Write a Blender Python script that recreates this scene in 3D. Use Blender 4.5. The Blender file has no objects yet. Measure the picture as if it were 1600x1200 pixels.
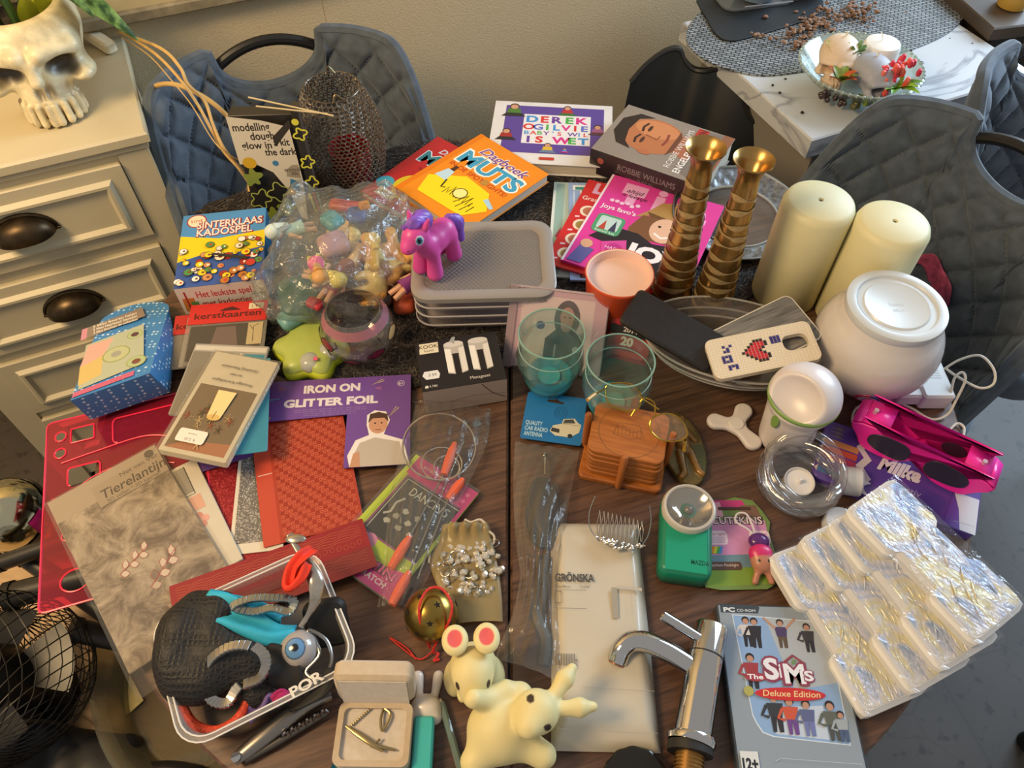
import bpy, math, random
import numpy as np
from mathutils import Vector as V, Matrix as M
random.seed(7); np.random.seed(7)
SC = bpy.context.scene
COL = SC.collection
# ------------------------------------------------------------------ camera
TZ = 0.75            # height of the round table top
CAMZ = 1.636
TILT = math.radians(53)
FPX = 1200.0
cd = bpy.data.cameras.new('camera'); cam = bpy.data.objects.new('camera', cd); COL.objects.link(cam)
cam.location = (0, 0, CAMZ); cam.rotation_euler = (math.pi/2 - TILT, 0, 0)
cd.sensor_width = 36; cd.lens = FPX/1600*36; cd.clip_start = 0.02
SC.camera = cam
# ------------------------------------------------------------------ light
SC.view_settings.view_transform = 'Standard'; SC.view_settings.look = 'None'
SC.view_settings.gamma = 1; SC.view_settings.use_curve_mapping = False
SC.view_settings.exposure = -0.22
SC.cycles.use_denoising = True
SC.cycles.max_bounces = 10; SC.cycles.transparent_max_bounces = 24
SC.cycles.caustics_reflective = False; SC.cycles.caustics_refractive = False
SC.cycles.sample_clamp_indirect = 6
w = bpy.data.worlds.new('room_ambience'); SC.world = w; w.use_nodes = True
w.node_tree.nodes['Background'].inputs[0].default_value = (1.0, 0.95, 0.9, 1)
w.node_tree.nodes['Background'].inputs[1].default_value = 0.48
def area(name, loc, target, size, sizey, power, col):
    l = bpy.data.lights.new(name, 'AREA'); l.shape = 'RECTANGLE'; l.size = size; l.size_y = sizey
    l.energy = power; l.color = col
    o = bpy.data.objects.new(name, l); COL.objects.link(o); o.location = loc
    d = V(target)-V(loc); o.rotation_euler = d.to_track_quat('-Z', 'Y').to_euler()
    return o
area('window_daylight', (2.5, 2.3, 2.0), (0.5, 0.9, 0.75), 1.6, 1.4, 125, (0.62, 0.81, 1.0))
area('ceiling_lamp_light', (-1.3, 0.16, 2.35), (-0.45, 1.15, 0.8), 0.6, 0.6, 46, (1.0, 0.70, 0.36))
# ------------------------------------------------------------------ pixel helpers
ct, st = math.cos(TILT), math.sin(TILT)
def ray(u, v):
    a = 600.0 - v
    return V((u-800.0, FPX*ct + a*st, -FPX*st + a*ct))
def P(u, v, z):
    r = ray(u, v); t = (z-CAMZ)/r.z
    return V((r.x*t, r.y*t, z))
def T(u, v, z=0.0): return P(u, v, TZ+z)
def fr(bl, br, tl):
    """frame from three corners given as (u, v, height above table): matrix, width, height"""
    a, b, c = [T(*q) for q in (bl, br, tl)]
    x = (b-a); wd = x.length; x.normalize()
    y = c-a; y = y - x*y.dot(x); h = y.length; y.normalize(); z = x.cross(y)
    m = M((( x.x, y.x, z.x, a.x), (x.y, y.y, z.y, a.y), (x.z, y.z, z.z, a.z), (0, 0, 0, 1)))
    return m, wd, h
def at(p, rz=0.0, rx=0.0, ry=0.0):
    return M.Translation(p) @ M.Rotation(rz, 4, 'Z') @ M.Rotation(ry, 4, 'Y') @ M.Rotation(rx, 4, 'X')
def axes(o, x, y):
    x = V(x).normalized(); y = V(y); y = (y-x*y.dot(x)).normalized(); z = x.cross(y)
    return M(((x.x, y.x, z.x, o[0]), (x.y, y.y, z.y, o[1]), (x.z, y.z, z.z, o[2]), (0, 0, 0, 1)))
def R(d): return math.radians(d)
# ------------------------------------------------------------------ materials
def lin(c):
    c = c.lstrip('#'); o = []
    for i in (0, 2, 4):
        s = int(c[i:i+2], 16)/255.0
        o.append(s/12.92 if s <= 0.04045 else ((s+0.055)/1.055)**2.4)
    return tuple(o)
MATS = {}
def nodes(name):
    m = bpy.data.materials.new(name); m.use_nodes = True
    return m, m.node_tree, m.node_tree.nodes['Principled BSDF']
def mat(col, rough=0.5, metal=0.0, noise=0.0, scale=60.0, bump=0.0, bscale=None, trans=0.0, coat=0.0, sss=0.0, sheen=0.0, stretch=None):
    key = (col, rough, metal, noise, scale, bump, bscale, trans, coat, sss, sheen, stretch)
    if key in MATS: return MATS[key]
    m, nt, b = nodes('surface_'+col.lstrip('#'))
    c = lin(col)
    b.inputs['Base Color'].default_value = (*c, 1); b.inputs['Roughness'].default_value = rough
    b.inputs['Metallic'].default_value = metal
    if trans: b.inputs['Transmission Weight'].default_value = trans
    if coat: b.inputs['Coat Weight'].default_value = coat; b.inputs['Coat Roughness'].default_value = 0.08
    if sss: b.inputs['Subsurface Weight'].default_value = sss; b.inputs['Subsurface Radius'].default_value = (0.012, 0.009, 0.005)
    if sheen: b.inputs['Sheen Weight'].default_value = sheen
    if noise or bump:
        tc = nt.nodes.new('ShaderNodeTexCoord'); n = nt.nodes.new('ShaderNodeTexNoise')
        n.inputs['Scale'].default_value = scale; n.inputs['Detail'].default_value = 5
        src = tc.outputs['Object']
        if stretch:
            mp = nt.nodes.new('ShaderNodeMapping'); mp.inputs['Scale'].default_value = stretch
            nt.links.new(src, mp.inputs[0]); src = mp.outputs[0]
        nt.links.new(src, n.inputs['Vector'])
        if noise:
            r = nt.nodes.new('ShaderNodeValToRGB')
            r.color_ramp.elements[0].position = 0.3; r.color_ramp.elements[1].position = 0.7
            r.color_ramp.elements[0].color = (*[x*(1-noise) for x in c], 1)
            r.color_ramp.elements[1].color = (*[min(1, x*(1+noise)) for x in c], 1)
            nt.links.new(n.outputs['Fac'], r.inputs[0]); nt.links.new(r.outputs[0], b.inputs['Base Color'])
        if bump:
            n2 = n
            if bscale:
                n2 = nt.nodes.new('ShaderNodeTexNoise'); n2.inputs['Scale'].default_value = bscale
                nt.links.new(src, n2.inputs['Vector'])
            bp = nt.nodes.new('ShaderNodeBump'); bp.inputs['Strength'].default_value = bump; bp.inputs['Distance'].default_value = 0.002
            nt.links.new(n2.outputs['Fac'], bp.inputs['Height']); nt.links.new(bp.outputs[0], b.inputs['Normal'])
    MATS[key] = m
    return m
def film(col='#ffffff', body=0.12, rough=0.12, ior=1.45, wrinkle=0.0, wscale=30.0, haze=0.0):
    """thin clear plastic or glass: tinted transparency, fresnel gloss, a little milky body"""
    key = ('film', col, body, rough, ior, wrinkle, wscale)
    if key in MATS: return MATS[key]
    m, nt, b = nodes('clear_'+col.lstrip('#')); nt.nodes.remove(b)
    N = nt.nodes.new; L = nt.links.new
    out = nt.nodes['Material Output']
    tr = N('ShaderNodeBsdfTransparent'); tr.inputs[0].default_value = (*lin(col), 1)
    gl = N('ShaderNodeBsdfGlossy'); gl.inputs['Roughness'].default_value = rough
    df = N('ShaderNodeBsdfDiffuse'); df.inputs[0].default_value = (*lin(col), 1)
    lw = N('ShaderNodeLayerWeight'); lw.inputs[0].default_value = 0.5
    pw = N('ShaderNodeMath'); pw.operation = 'POWER'; pw.inputs[1].default_value = 3.0
    f = N('ShaderNodeMath'); f.operation = 'MULTIPLY_ADD'; f.inputs[1].default_value = 0.75; f.inputs[2].default_value = ((ior-1)/(ior+1))**2
    L(lw.outputs['Facing'], pw.inputs[0]); L(pw.outputs[0], f.inputs[0])
    m1 = N('ShaderNodeMixShader'); m1.inputs[0].default_value = body
    m2 = N('ShaderNodeMixShader')
    L(tr.outputs[0], m1.inputs[1]); L(df.outputs[0], m1.inputs[2])
    L(f.outputs[0], m2.inputs[0]); L(m1.outputs[0], m2.inputs[1]); L(gl.outputs[0], m2.inputs[2])
    L(m2.outputs[0], out.inputs[0])
    if wrinkle:
        tc = N('ShaderNodeTexCoord'); n = N('ShaderNodeTexNoise'); n.inputs['Scale'].default_value = wscale
        n.inputs['Detail'].default_value = 4; n.inputs['Distortion'].default_value = 0.8
        bp = N('ShaderNodeBump'); bp.inputs['Strength'].default_value = wrinkle; bp.inputs['Distance'].default_value = 0.01
        L(tc.outputs['Object'], n.inputs['Vector']); L(n.outputs['Fac'], bp.inputs['Height'])
        for q in (gl, df, lw): L(bp.outputs[0], q.inputs['Normal'])
    MATS[key] = m
    return m
def inkmat(rough=0.4, metal=0.0, coat=0.0):
    key = ('ink', rough, metal, coat)
    if key in MATS: return MATS[key]
    m, nt, b = nodes('print_ink'); a = nt.nodes.new('ShaderNodeVertexColor'); a.layer_name = 'Col'
    nt.links.new(a.outputs[0], b.inputs['Base Color']); b.inputs['Roughness'].default_value = rough
    b.inputs['Metallic'].default_value = metal
    if coat: b.inputs['Coat Weight'].default_value = coat
    MATS[key] = m
    return m
# ------------------------------------------------------------------ mesh collecting
class MB:
    def __init__(s): s.v = []; s.f = []; s.c = []; s.cur = None
    def add(s, vs, fs, col=None):
        o = len(s.v); s.v += [tuple(p) for p in vs]; s.f += [tuple(i+o for i in f) for f in fs]
        s.c += [col or s.cur]*len(fs); return s
    def prism(s, ol, z0, z1, bev=0.0, col=None):
        """extruded outline (list of xy, counter-clockwise) with bevelled rims"""
        n = len(ol); cx = sum(p[0] for p in ol)/n; cy = sum(p[1] for p in ol)/n
        def ins(d):
            if d == 0: return ol
            r = []
            for i in range(n):
                a = V(ol[i-1]); b = V(ol[i]); c = V(ol[(i+1) % n])
                e1 = (b-a); e2 = (c-b)
                if e1.length < 1e-9 or e2.length < 1e-9: r.append(tuple(b)); continue
                n1 = V((-e1.y, e1.x)).normalized(); n2 = V((-e2.y, e2.x)).normalized()
                k = n1+n2
                if k.length < 1e-6: k = n1
                k.normalize(); m = max(0.5, k.dot(n1)); q = b+k*(d/m); r.append((q.x, q.y))
            return r
        L = [(bev, z0), (0, z0+bev), (0, z1-bev), (bev, z1)] if bev else [(0, z0), (0, z1)]
        vs = []; fs = []
        for d, z in L: vs += [(x, y, z) for x, y in ins(d)]
        for k in range(len(L)-1):
            for i in range(n):
                j = (i+1) % n; fs.append((k*n+i, k*n+j, (k+1)*n+j, (k+1)*n+i))
        fs.append(tuple(reversed(range(n)))); fs.append(tuple((len(L)-1)*n+i for i in range(n)))
        return s.add(vs, fs, col)
    def box(s, x0, y0, z0, x1, y1, z1, bev=0.0, col=None):
        return s.prism([(x0, y0), (x1, y0), (x1, y1), (x0, y1)], z0, z1, bev, col)
    def lathe(s, prof, seg=40, c=(0, 0, 0), cap=True, col=None, wob=None):
        vs = []; fs = []; n = len(prof)
        for r, z in prof:
            for k in range(seg):
                a = 2*math.pi*k/seg; rr = r*(wob(a, z) if wob else 1)
                vs.append((c[0]+rr*math.cos(a), c[1]+rr*math.sin(a), c[2]+z))
        for i in range(n-1):
            for k in range(seg):
                j = (k+1) % seg; fs.append((i*seg+k, i*seg+j, (i+1)*seg+j, (i+1)*seg+k))
        if cap:
            fs.append(tuple(reversed(range(seg)))); fs.append(tuple((n-1)*seg+k for k in range(seg)))
        return s.add(vs, fs, col)
    def tube(s, pts, r, seg=8, closed=False, cap=True, col=None, flat=1.0):
        pts = [V(p) for p in pts]; n = len(pts); vs = []; fs = []
        rr = r if isinstance(r, (list, tuple)) else [r]*n
        up = V((0, 0, 1)); prev = None
        for i in range(n):
            a = pts[i-1] if (i > 0 or closed) else pts[i]; b = pts[(i+1) % n] if (i < n-1 or closed) else pts[i]
            t = (b-a); t = t.normalized() if t.length > 1e-9 else V((0, 0, 1))
            if prev is None:
                prev = up.cross(t)
                if prev.length < 1e-3: prev = V((1, 0, 0)).cross(t)
            x = (prev - t*prev.dot(t)); x = x.normalized() if x.length > 1e-6 else t.orthogonal().normalized()
            prev = x; y = t.cross(x)
            for k in range(seg):
                g = 2*math.pi*k/seg; vs.append(pts[i] + x*math.cos(g)*rr[i] + y*math.sin(g)*rr[i]*flat)
        for i in range(n if closed else n-1):
            i2 = (i+1) % n
            for k in range(seg):
                j = (k+1) % seg; fs.append((i*seg+k, i*seg+j, i2*seg+j, i2*seg+k))
        if cap and not closed:
            fs.append(tuple(reversed(range(seg)))); fs.append(tuple((n-1)*seg+k for k in range(seg)))
        return s.add(vs, fs, col)
    def ball(s, c, r, seg=14, rings=9, col=None):
        r = r if isinstance(r, (list, tuple)) else (r, r, r)
        vs = [(c[0], c[1], c[2]-r[2])]; fs = []
        for i in range(1, rings):
            p = math.pi*i/rings
            for k in range(seg):
                a = 2*math.pi*k/seg
                vs.append((c[0]+r[0]*math.sin(p)*math.cos(a), c[1]+r[1]*math.sin(p)*math.sin(a), c[2]-r[2]*math.cos(p)))
        vs.append((c[0], c[1], c[2]+r[2])); e = len(vs)-1
        for k in range(seg):
            j = (k+1) % seg; fs.append((0, 1+j, 1+k)); fs.append((e, 1+(rings-2)*seg+k, 1+(rings-2)*seg+j))
        for i in range(rings-2):
            for k in range(seg):
                j = (k+1) % seg; fs.append((1+i*seg+k, 1+i*seg+j, 1+(i+1)*seg+j, 1+(i+1)*seg+k))
        return s.add(vs, fs, col)
    def grid(s, fn, nu, nv, col=None):
        vs = [fn(i/nu, j/nv) for j in range(nv+1) for i in range(nu+1)]
        fs = [(j*(nu+1)+i, j*(nu+1)+i+1, (j+1)*(nu+1)+i+1, (j+1)*(nu+1)+i) for j in range(nv) for i in range(nu)]
        return s.add(vs, fs, col)
    def build(s, name, mt, parent=None, m=None, smooth=35, kind=None, label=None):
        me = bpy.data.meshes.new(name); me.from_pydata(s.v, [], s.f)
        if any(s.c):
            at_ = me.color_attributes.new('Col', 'FLOAT_COLOR', 'CORNER')
            arr = np.ones((len(me.loops), 4), np.float32); i = 0
            for f, c in zip(s.f, s.c):
                arr[i:i+len(f), :3] = lin(c or '#ffffff'); i += len(f)
            at_.data.foreach_set('color', arr.ravel())
        me.materials.append(mt)
        return link(name, me, parent, m, smooth, kind, label)
def link(name, me, parent=None, m=None, smooth=35, kind=None, label=None):
    if smooth:
        me.shade_smooth()
        if smooth < 180: me.set_sharp_from_angle(angle=R(smooth))
    o = bpy.data.objects.new(name, me); COL.objects.link(o)
    if parent: o.parent = parent
    if m is not None: o.matrix_local = m
    if kind: o['kind'] = kind
    if label: o['label'] = label
    return o
def thing(name, label, cat, m, group=None):
    o = bpy.data.objects.new(name, None); COL.objects.link(o); o.empty_display_size = 0.02
    o.matrix_world = m; o['label'] = label; o['category'] = cat
    if group: o['group'] = group
    return o
def tag(o, label, cat, group=None):
    o['label'] = label; o['category'] = cat
    if group: o['group'] = group
    return o
def copy_tree(o, parent=None):
    c = o.copy(); COL.objects.link(c)
    if parent: c.parent = parent
    for ch in list(o.children): copy_tree(ch, c)
    return c
def rrect(x0, y0, x1, y1, r, n=5):
    pts = []
    for cx, cy, a0 in ((x1-r, y0+r, -90), (x1-r, y1-r, 0), (x0+r, y1-r, 90), (x0+r, y0+r, 180)):
        for k in range(n+1):
            a = R(a0+90*k/n); pts.append((cx+r*math.cos(a), cy+r*math.sin(a)))
    return pts
def circ(cx, cy, rx, ry=None, n=24, a0=0, a1=360):
    ry = rx if ry is None else ry; full = abs(a1-a0) >= 360
    return [(cx+rx*math.cos(R(a0+(a1-a0)*k/(n if full else n-1))), cy+ry*math.sin(R(a0+(a1-a0)*k/(n if full else n-1)))) for k in range(n)]
def spline(pts, n=8, closed=False):
    """Catmull-Rom through points"""
    pts = [V(p) for p in pts]; out = []; m = len(pts)
    for i in range(m if closed else m-1):
        p0 = pts[i-1] if (i > 0 or closed) else pts[0]*2-pts[1]
        p1 = pts[i]; p2 = pts[(i+1) % m]
        p3 = pts[(i+2) % m] if (i+2 < m or closed) else p2*2-p1
        for k in range(n):
            t = k/n
            out.append(0.5*((2*p1)+(p2-p0)*t+(2*p0-5*p1+4*p2-p3)*t*t+(3*p1-p0-3*p2+p3)*t**3))
    if not closed: out.append(pts[-1])
    return out
# ------------------------------------------------------------------ lettering and print
TXT = {}
def textgeo(s, bold=0.0):
    key = (s, bold)
    if key in TXT: return TXT[key]
    c = bpy.data.curves.new('t', 'FONT'); c.body = s; c.size = 1.0; c.resolution_u = 3; c.offset = bold
    o = bpy.data.objects.new('t', c); me = o.to_mesh()
    vs = [tuple(p.co) for p in me.vertices]; fs = [tuple(p.vertices) for p in me.polygons]
    o.to_mesh_clear(); bpy.data.objects.remove(o); bpy.data.curves.remove(c)
    xs = [p[0] for p in vs] or [0, 1]; ys = [p[1] for p in vs] or [0, 1]
    TXT[key] = (vs, fs, min(xs), max(xs), min(ys), max(ys))
    return TXT[key]
class Print:
    """flat print on the top face of a sheet w x h (metres); coordinates 0..1"""
    def __init__(s, w, h, z=0.0, step=0.00002): s.w = w; s.h = h; s.z = z; s.st = step; s.a = MB(); s.T = []
    def up(s): s.z += s.st; return s.z
    def poly(s, pts, col):
        z = s.up(); p = [(x*s.w, y*s.h, z) for x, y in pts]
        ar = sum(p[i-1][0]*p[i][1]-p[i][0]*p[i-1][1] for i in range(len(p)))
        if ar < 0: p.reverse()
        s.a.add(p, [tuple(range(len(p)))], col); return s
    def rect(s, x0, y0, x1, y1, col): return s.poly([(x0, y0), (x1, y0), (x1, y1), (x0, y1)], col)
    def circle(s, x, y, r, col, ry=None, n=20, rot=0):
        """r as a share of the width"""
        q = circ(0, 0, r, (ry if ry else r), n)
        ca, sa = math.cos(R(rot)), math.sin(R(rot))
        return s.poly([(x+a*ca-b*sa, y+(a*sa+b*ca)*s.w/s.h) for a, b in q], col)
    def line(s, pts, wd, col, closed=False):
        """stroke of width wd (share of the width)"""
        z = s.up(); q = [V((x*s.w, y*s.h)) for x, y in pts]; n = len(q); L = []; Rr = []
        for i in range(n):
            a = q[i-1] if (i or closed) else q[i]; b = q[(i+1) % n] if (i < n-1 or closed) else q[i]
            t = b-a; t = t.normalized() if t.length else V((1, 0)); k = V((-t.y, t.x))*wd*s.w/2
            L.append(q[i]+k); Rr.append(q[i]-k)
        vs = [(*p, z) for p in L]+[(*p, z) for p in Rr]
        s.a.add(vs, [(n+i, n+(i+1) % n, (i+1) % n, i) for i in range(n if closed else n-1)], col); return s
    def text(s, txt, x, y, size, col, align='C', rot=0, xs=1.0, shear=0.0, bold=0.0, fit=None, cols=None):
        """size = letter height as share of sheet height; fit = width share to squeeze into; rot in degrees"""
        vs, fs, a, b, c, d = textgeo(txt, bold)
        k = size*s.h/0.72; sx = k*xs
        if fit: sx = fit*s.w/max(1e-6, b-a)
        off = {'C': (a+b)/2, 'L': a, 'R': b}[align]; z = s.up()
        ca, sa = math.cos(R(rot)), math.sin(R(rot)); out = []
        for p in vs:
            X = (p[0]-off)*sx + p[1]*k*shear; Y = p[1]*k
            out.append((x*s.w+X*ca-Y*sa, y*s.h+X*sa+Y*ca, z))
        q = MB(); q.add(out, fs, col); s.T.append(q); return s
    def letters(s, txt, x, y, size, cols, wd, bold=0.02):
        """one colour per letter, spread over a width"""
        n = len(txt)
        for i, ch in enumerate(txt):
            if ch != ' ': s.text(ch, x+wd*(i+0.5)/n, y, size, cols[i % len(cols)], bold=bold, xs=1.15); s.z -= s.st
        s.z += s.st
    def done(s, parent, rough=0.4, m=None, art='cover_print', let='lettering', coat=0.0):
        if s.a.v: s.a.build(art, inkmat(rough, coat=coat), parent, m, smooth=0)
        if len(s.T) > 14:
            for q in s.T[1:]: s.T[0].add(q.v, q.f); s.T[0].c[-len(q.f):] = q.c
            s.T = s.T[:1]
        for q in s.T: q.build(let, inkmat(rough, coat=coat), parent, m, smooth=0)
# ------------------------------------------------------------------ soft bodies from distance fields
def d_ell(p, c, r):
    q = [(p[i]-c[i])/r[i] for i in range(3)]; k = np.sqrt(q[0]**2+q[1]**2+q[2]**2)
    return (k-1)*min(r)
def d_cap(p, a, b, ra, rb=None):
    rb = ra if rb is None else rb
    ab = [b[i]-a[i] for i in range(3)]; L = sum(x*x for x in ab) or 1e-9
    t = np.clip(sum((p[i]-a[i])*ab[i] for i in range(3))/L, 0, 1)
    return np.sqrt(sum((p[i]-a[i]-t*ab[i])**2 for i in range(3))) - (ra+(rb-ra)*t)
def d_box(p, c, h, r=0.0):
    q = [np.abs(p[i]-c[i])-h[i]+r for i in range(3)]
    return np.sqrt(sum(np.maximum(x, 0)**2 for x in q)) + np.minimum(np.maximum(q[0], np.maximum(q[1], q[2])), 0) - r
def smin(a, b, k):
    h = np.clip(0.5+0.5*(b-a)/k, 0, 1); return b+(a-b)*h-k*h*(1-h)
def smax(a, b, k): return -smin(-a, -b, k)
def surf(fn, lo, hi, n, name, mt, parent=None, m=None, color=None, kind=None, label=None):
    """surface nets over fn(p) < 0 with n cells along the longest side; color(p) -> rgb per vertex"""
    lo = np.array(lo, float); hi = np.array(hi, float); hs = (hi-lo).max()/n
    dim = np.ceil((hi-lo)/hs).astype(int)+1
    ax = [lo[i]+hs*np.arange(dim[i]) for i in range(3)]
    p = np.meshgrid(*ax, indexing='ij'); d = fn(p).astype(np.float32)
    ins = d < 0
    corners = [(i, j, k) for i in (0, 1) for j in (0, 1) for k in (0, 1)]
    cs = tuple(x-1 for x in dim)
    cnt = np.zeros(cs, np.int32); acc = np.zeros(cs+(3,), np.float32); num = np.zeros(cs, np.float32)
    def sl(a, c): return a[c[0]:c[0]+cs[0], c[1]:c[1]+cs[1], c[2]:c[2]+cs[2]]
    for axn in range(3):
        for c in corners:
            if c[axn]: continue
            c2 = list(c); c2[axn] = 1
            a = sl(d, c); b = sl(d, c2); cr = (a < 0) != (b < 0)
            t = np.where(cr, a/(a-b+1e-12*(a == b)), 0)
            for i in range(3):
                acc[..., i] += np.where(cr, (t if i == axn else c[i]), 0)
            num += cr
    act = num > 0
    idx = -np.ones(cs, np.int64); idx[act] = np.arange(act.sum())
    cell = np.argwhere(act)
    vs = lo + (cell + acc[act]/num[act][:, None])*hs
    faces = []
    for axn in range(3):
        o1, o2 = [(1, 2), (2, 0), (0, 1)][axn]
        s0 = [slice(None)]*3; s1 = [slice(None)]*3
        s0[axn] = slice(0, -1); s1[axn] = slice(1, None)
        A = ins[tuple(s0)]; B = ins[tuple(s1)]
        e = np.argwhere(A != B)
        e = e[(e[:, o1] > 0) & (e[:, o2] > 0) & (e[:, o1] < cs[o1]) & (e[:, o2] < cs[o2])]
        if not len(e): continue
        q = []
        for du, dv in ((1, 1), (0, 1), (0, 0), (1, 0)):
            c = e.copy(); c[:, o1] -= du; c[:, o2] -= dv; q.append(idx[c[:, 0], c[:, 1], c[:, 2]])
        q = np.stack(q, 1); fl = ~A[e[:, 0], e[:, 1], e[:, 2]]
        q[fl] = q[fl][:, ::-1]; faces.append(q)
    faces = np.concatenate(faces)
    me = bpy.data.meshes.new(name); me.from_pydata(vs.tolist(), [], faces.tolist())
    if color is not None:
        c = color([vs[:, 0], vs[:, 1], vs[:, 2]])
        at_ = me.color_attributes.new('Col', 'FLOAT_COLOR', 'POINT')
        arr = np.ones((len(vs), 4), np.float32); arr[:, :3] = c; at_.data.foreach_set('color', arr.ravel())
    me.materials.append(mt)
    return link(name, me, parent, m, 180, kind, label)
def paint(p, base, *spots):
    """vertex colours: base colour, then (mask array 0..1, colour) in turn"""
    c = np.tile(np.array(lin(base)), (len(p[0]), 1))
    for mk, col in spots:
        mk = np.clip(mk, 0, 1)[:, None]; c = c*(1-mk)+np.array(lin(col))*mk
    return c
# ================================================================== setting
WA = R(23.5)                      # the room stands turned to the camera
ex = V((math.cos(WA), math.sin(WA), 0)); ey = V((-math.sin(WA), math.cos(WA), 0))   # along the wall, into the wall
def room(x, y, z=0.0): return M(((ex.x, ey.x, 0, ex.x*x+ey.x*y), (ex.y, ey.y, 0, ex.y*x+ey.y*y), (0, 0, 1, z), (0, 0, 0, 1)))
WALLD = 1.60
def struct(o): o['kind'] = 'structure'; return o
def wallmat():
    m, nt, b = nodes('wallpaper'); N = nt.nodes.new; L = nt.links.new
    tc = N('ShaderNodeTexCoord'); n = N('ShaderNodeTexNoise'); n.inputs['Scale'].default_value = 260; n.inputs['Detail'].default_value = 3
    r = N('ShaderNodeValToRGB'); r.color_ramp.elements[0].color = (*lin('#c6b490'), 1); r.color_ramp.elements[1].color = (*lin('#dccbaa'), 1)
    bp = N('ShaderNodeBump'); bp.inputs['Strength'].default_value = 0.5; bp.inputs['Distance'].default_value = 0.002
    L(tc.outputs['Object'], n.inputs['Vector']); L(n.outputs['Fac'], r.inputs[0]); L(r.outputs[0], b.inputs['Base Color'])
    L(n.outputs['Fac'], bp.inputs['Height']); L(bp.outputs[0], b.inputs['Normal']); b.inputs['Roughness'].default_value = 0.8
    return m
WM = wallmat()
wb = MB(); wb.box(-2.6, WALLD, 0, -0.02, WALLD+0.1, 2.5)
wall = struct(wb.build('wall_back', WM, None, room(0, 0), 0))
wp = MB(); wp.box(0.272, WALLD-0.0006, 0, 2.2, WALLD+0.0, 2.5); wp.build('wallpaper_strip', WM, wall, None, 0)
wp = MB(); wp.box(-2.6, WALLD-0.0006, 0, 0.270, WALLD+0.0, 2.5); wp.build('wallpaper_strip', WM, wall, None, 0)
wp = MB(); wp.box(-0.02, WALLD, 0, 2.2, WALLD+0.1, 2.5); wp.build('wall_core', WM, wall, None, 0)
def woodmat(name, c0, c1, rot, scale=9.0, rough=0.45, stretch=14.0, ring=1.0):
    m, nt, b = nodes(name); N = nt.nodes.new; L = nt.links.new
    tc = N('ShaderNodeTexCoord'); mp = N('ShaderNodeMapping'); mp.inputs['Rotation'].default_value = (0, 0, rot); 
    mp2 = N('ShaderNodeMapping'); mp2.inputs['Scale'].default_value = (1.0, stretch, stretch)
    n = N('ShaderNodeTexNoise'); n.inputs['Scale'].default_value = scale; n.inputs['Detail'].default_value = 7; n.inputs['Roughness'].default_value = 0.65; n.inputs['Distortion'].default_value = 0.4*ring
    r = N('ShaderNodeValToRGB'); e = r.color_ramp.elements
    e[0].position = 0.32; e[1].position = 0.68; e[0].color = (*lin(c0), 1); e[1].color = (*lin(c1), 1)
    bp = N('ShaderNodeBump'); bp.inputs['Strength'].default_value = 0.25; bp.inputs['Distance'].default_value = 0.001
    L(tc.outputs['Object'], mp.inputs[0]); L(mp.outputs[0], mp2.inputs[0]); L(mp2.outputs[0], n.inputs['Vector']); L(n.outputs['Fac'], r.inputs[0])
    L(r.outputs[0], b.inputs['Base Color']); L(n.outputs['Fac'], bp.inputs['Height']); L(bp.outputs[0], b.inputs['Normal'])
    b.inputs['Roughness'].default_value = rough
    return m
def floormat():
    m, nt, b = nodes('worn_floor'); N = nt.nodes.new; L = nt.links.new
    tc = N('ShaderNodeTexCoord'); n = N('ShaderNodeTexNoise'); n.inputs['Scale'].default_value = 5; n.inputs['Detail'].default_value = 8
    r = N('ShaderNodeValToRGB'); r.color_ramp.elements[0].color = (*lin('#35302c'), 1); r.color_ramp.elements[1].color = (*lin('#544b44'), 1)
    n2 = N('ShaderNodeTexNoise'); n2.inputs['Scale'].default_value = 38; n2.inputs['Detail'].default_value = 6
    r2 = N('ShaderNodeValToRGB'); r2.color_ramp.elements[0].position = 0.33; r2.color_ramp.elements[1].position = 0.42
    r2.color_ramp.elements[0].color = (0.5, 0.48, 0.46, 1); r2.color_ramp.elements[1].color = (1, 1, 1, 1)
    v = N('ShaderNodeTexVoronoi'); v.feature = 'DISTANCE_TO_EDGE'; v.inputs['Scale'].default_value = 4.5
    r3 = N('ShaderNodeValToRGB'); r3.color_ramp.elements[0].position = 0.0; r3.color_ramp.elements[1].position = 0.012
    r3.color_ramp.elements[0].color = (0.78, 0.76, 0.74, 1); r3.color_ramp.elements[1].color = (1, 1, 1, 1)
    mx = N('ShaderNodeMix'); mx.data_type = 'RGBA'; mx.blend_type = 'MULTIPLY'; mx.inputs[0].default_value = 1
    my = N('ShaderNodeMix'); my.data_type = 'RGBA'; my.blend_type = 'MULTIPLY'; my.inputs[0].default_value = 1
    for q in (n, n2, v): L(tc.outputs['Object'], q.inputs['Vector'])
    L(n.outputs['Fac'], r.inputs[0]); L(n2.outputs['Fac'], r2.inputs[0]); L(v.outputs['Distance'], r3.inputs[0])
    L(r.outputs[0], mx.inputs[6]); L(r2.outputs[0], mx.inputs[7]); L(mx.outputs[2], my.inputs[6]); L(r3.outputs[0], my.inputs[7])
    L(my.outputs[2], b.inputs['Base Color']); b.inputs['Roughness'].default_value = 0.55
    return m
fb = MB(); fb.box(-3.2, -1.6, -0.05, 3.6, 3.4, 0)
struct(fb.build('floor', floormat(), None, None, 0))
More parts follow.
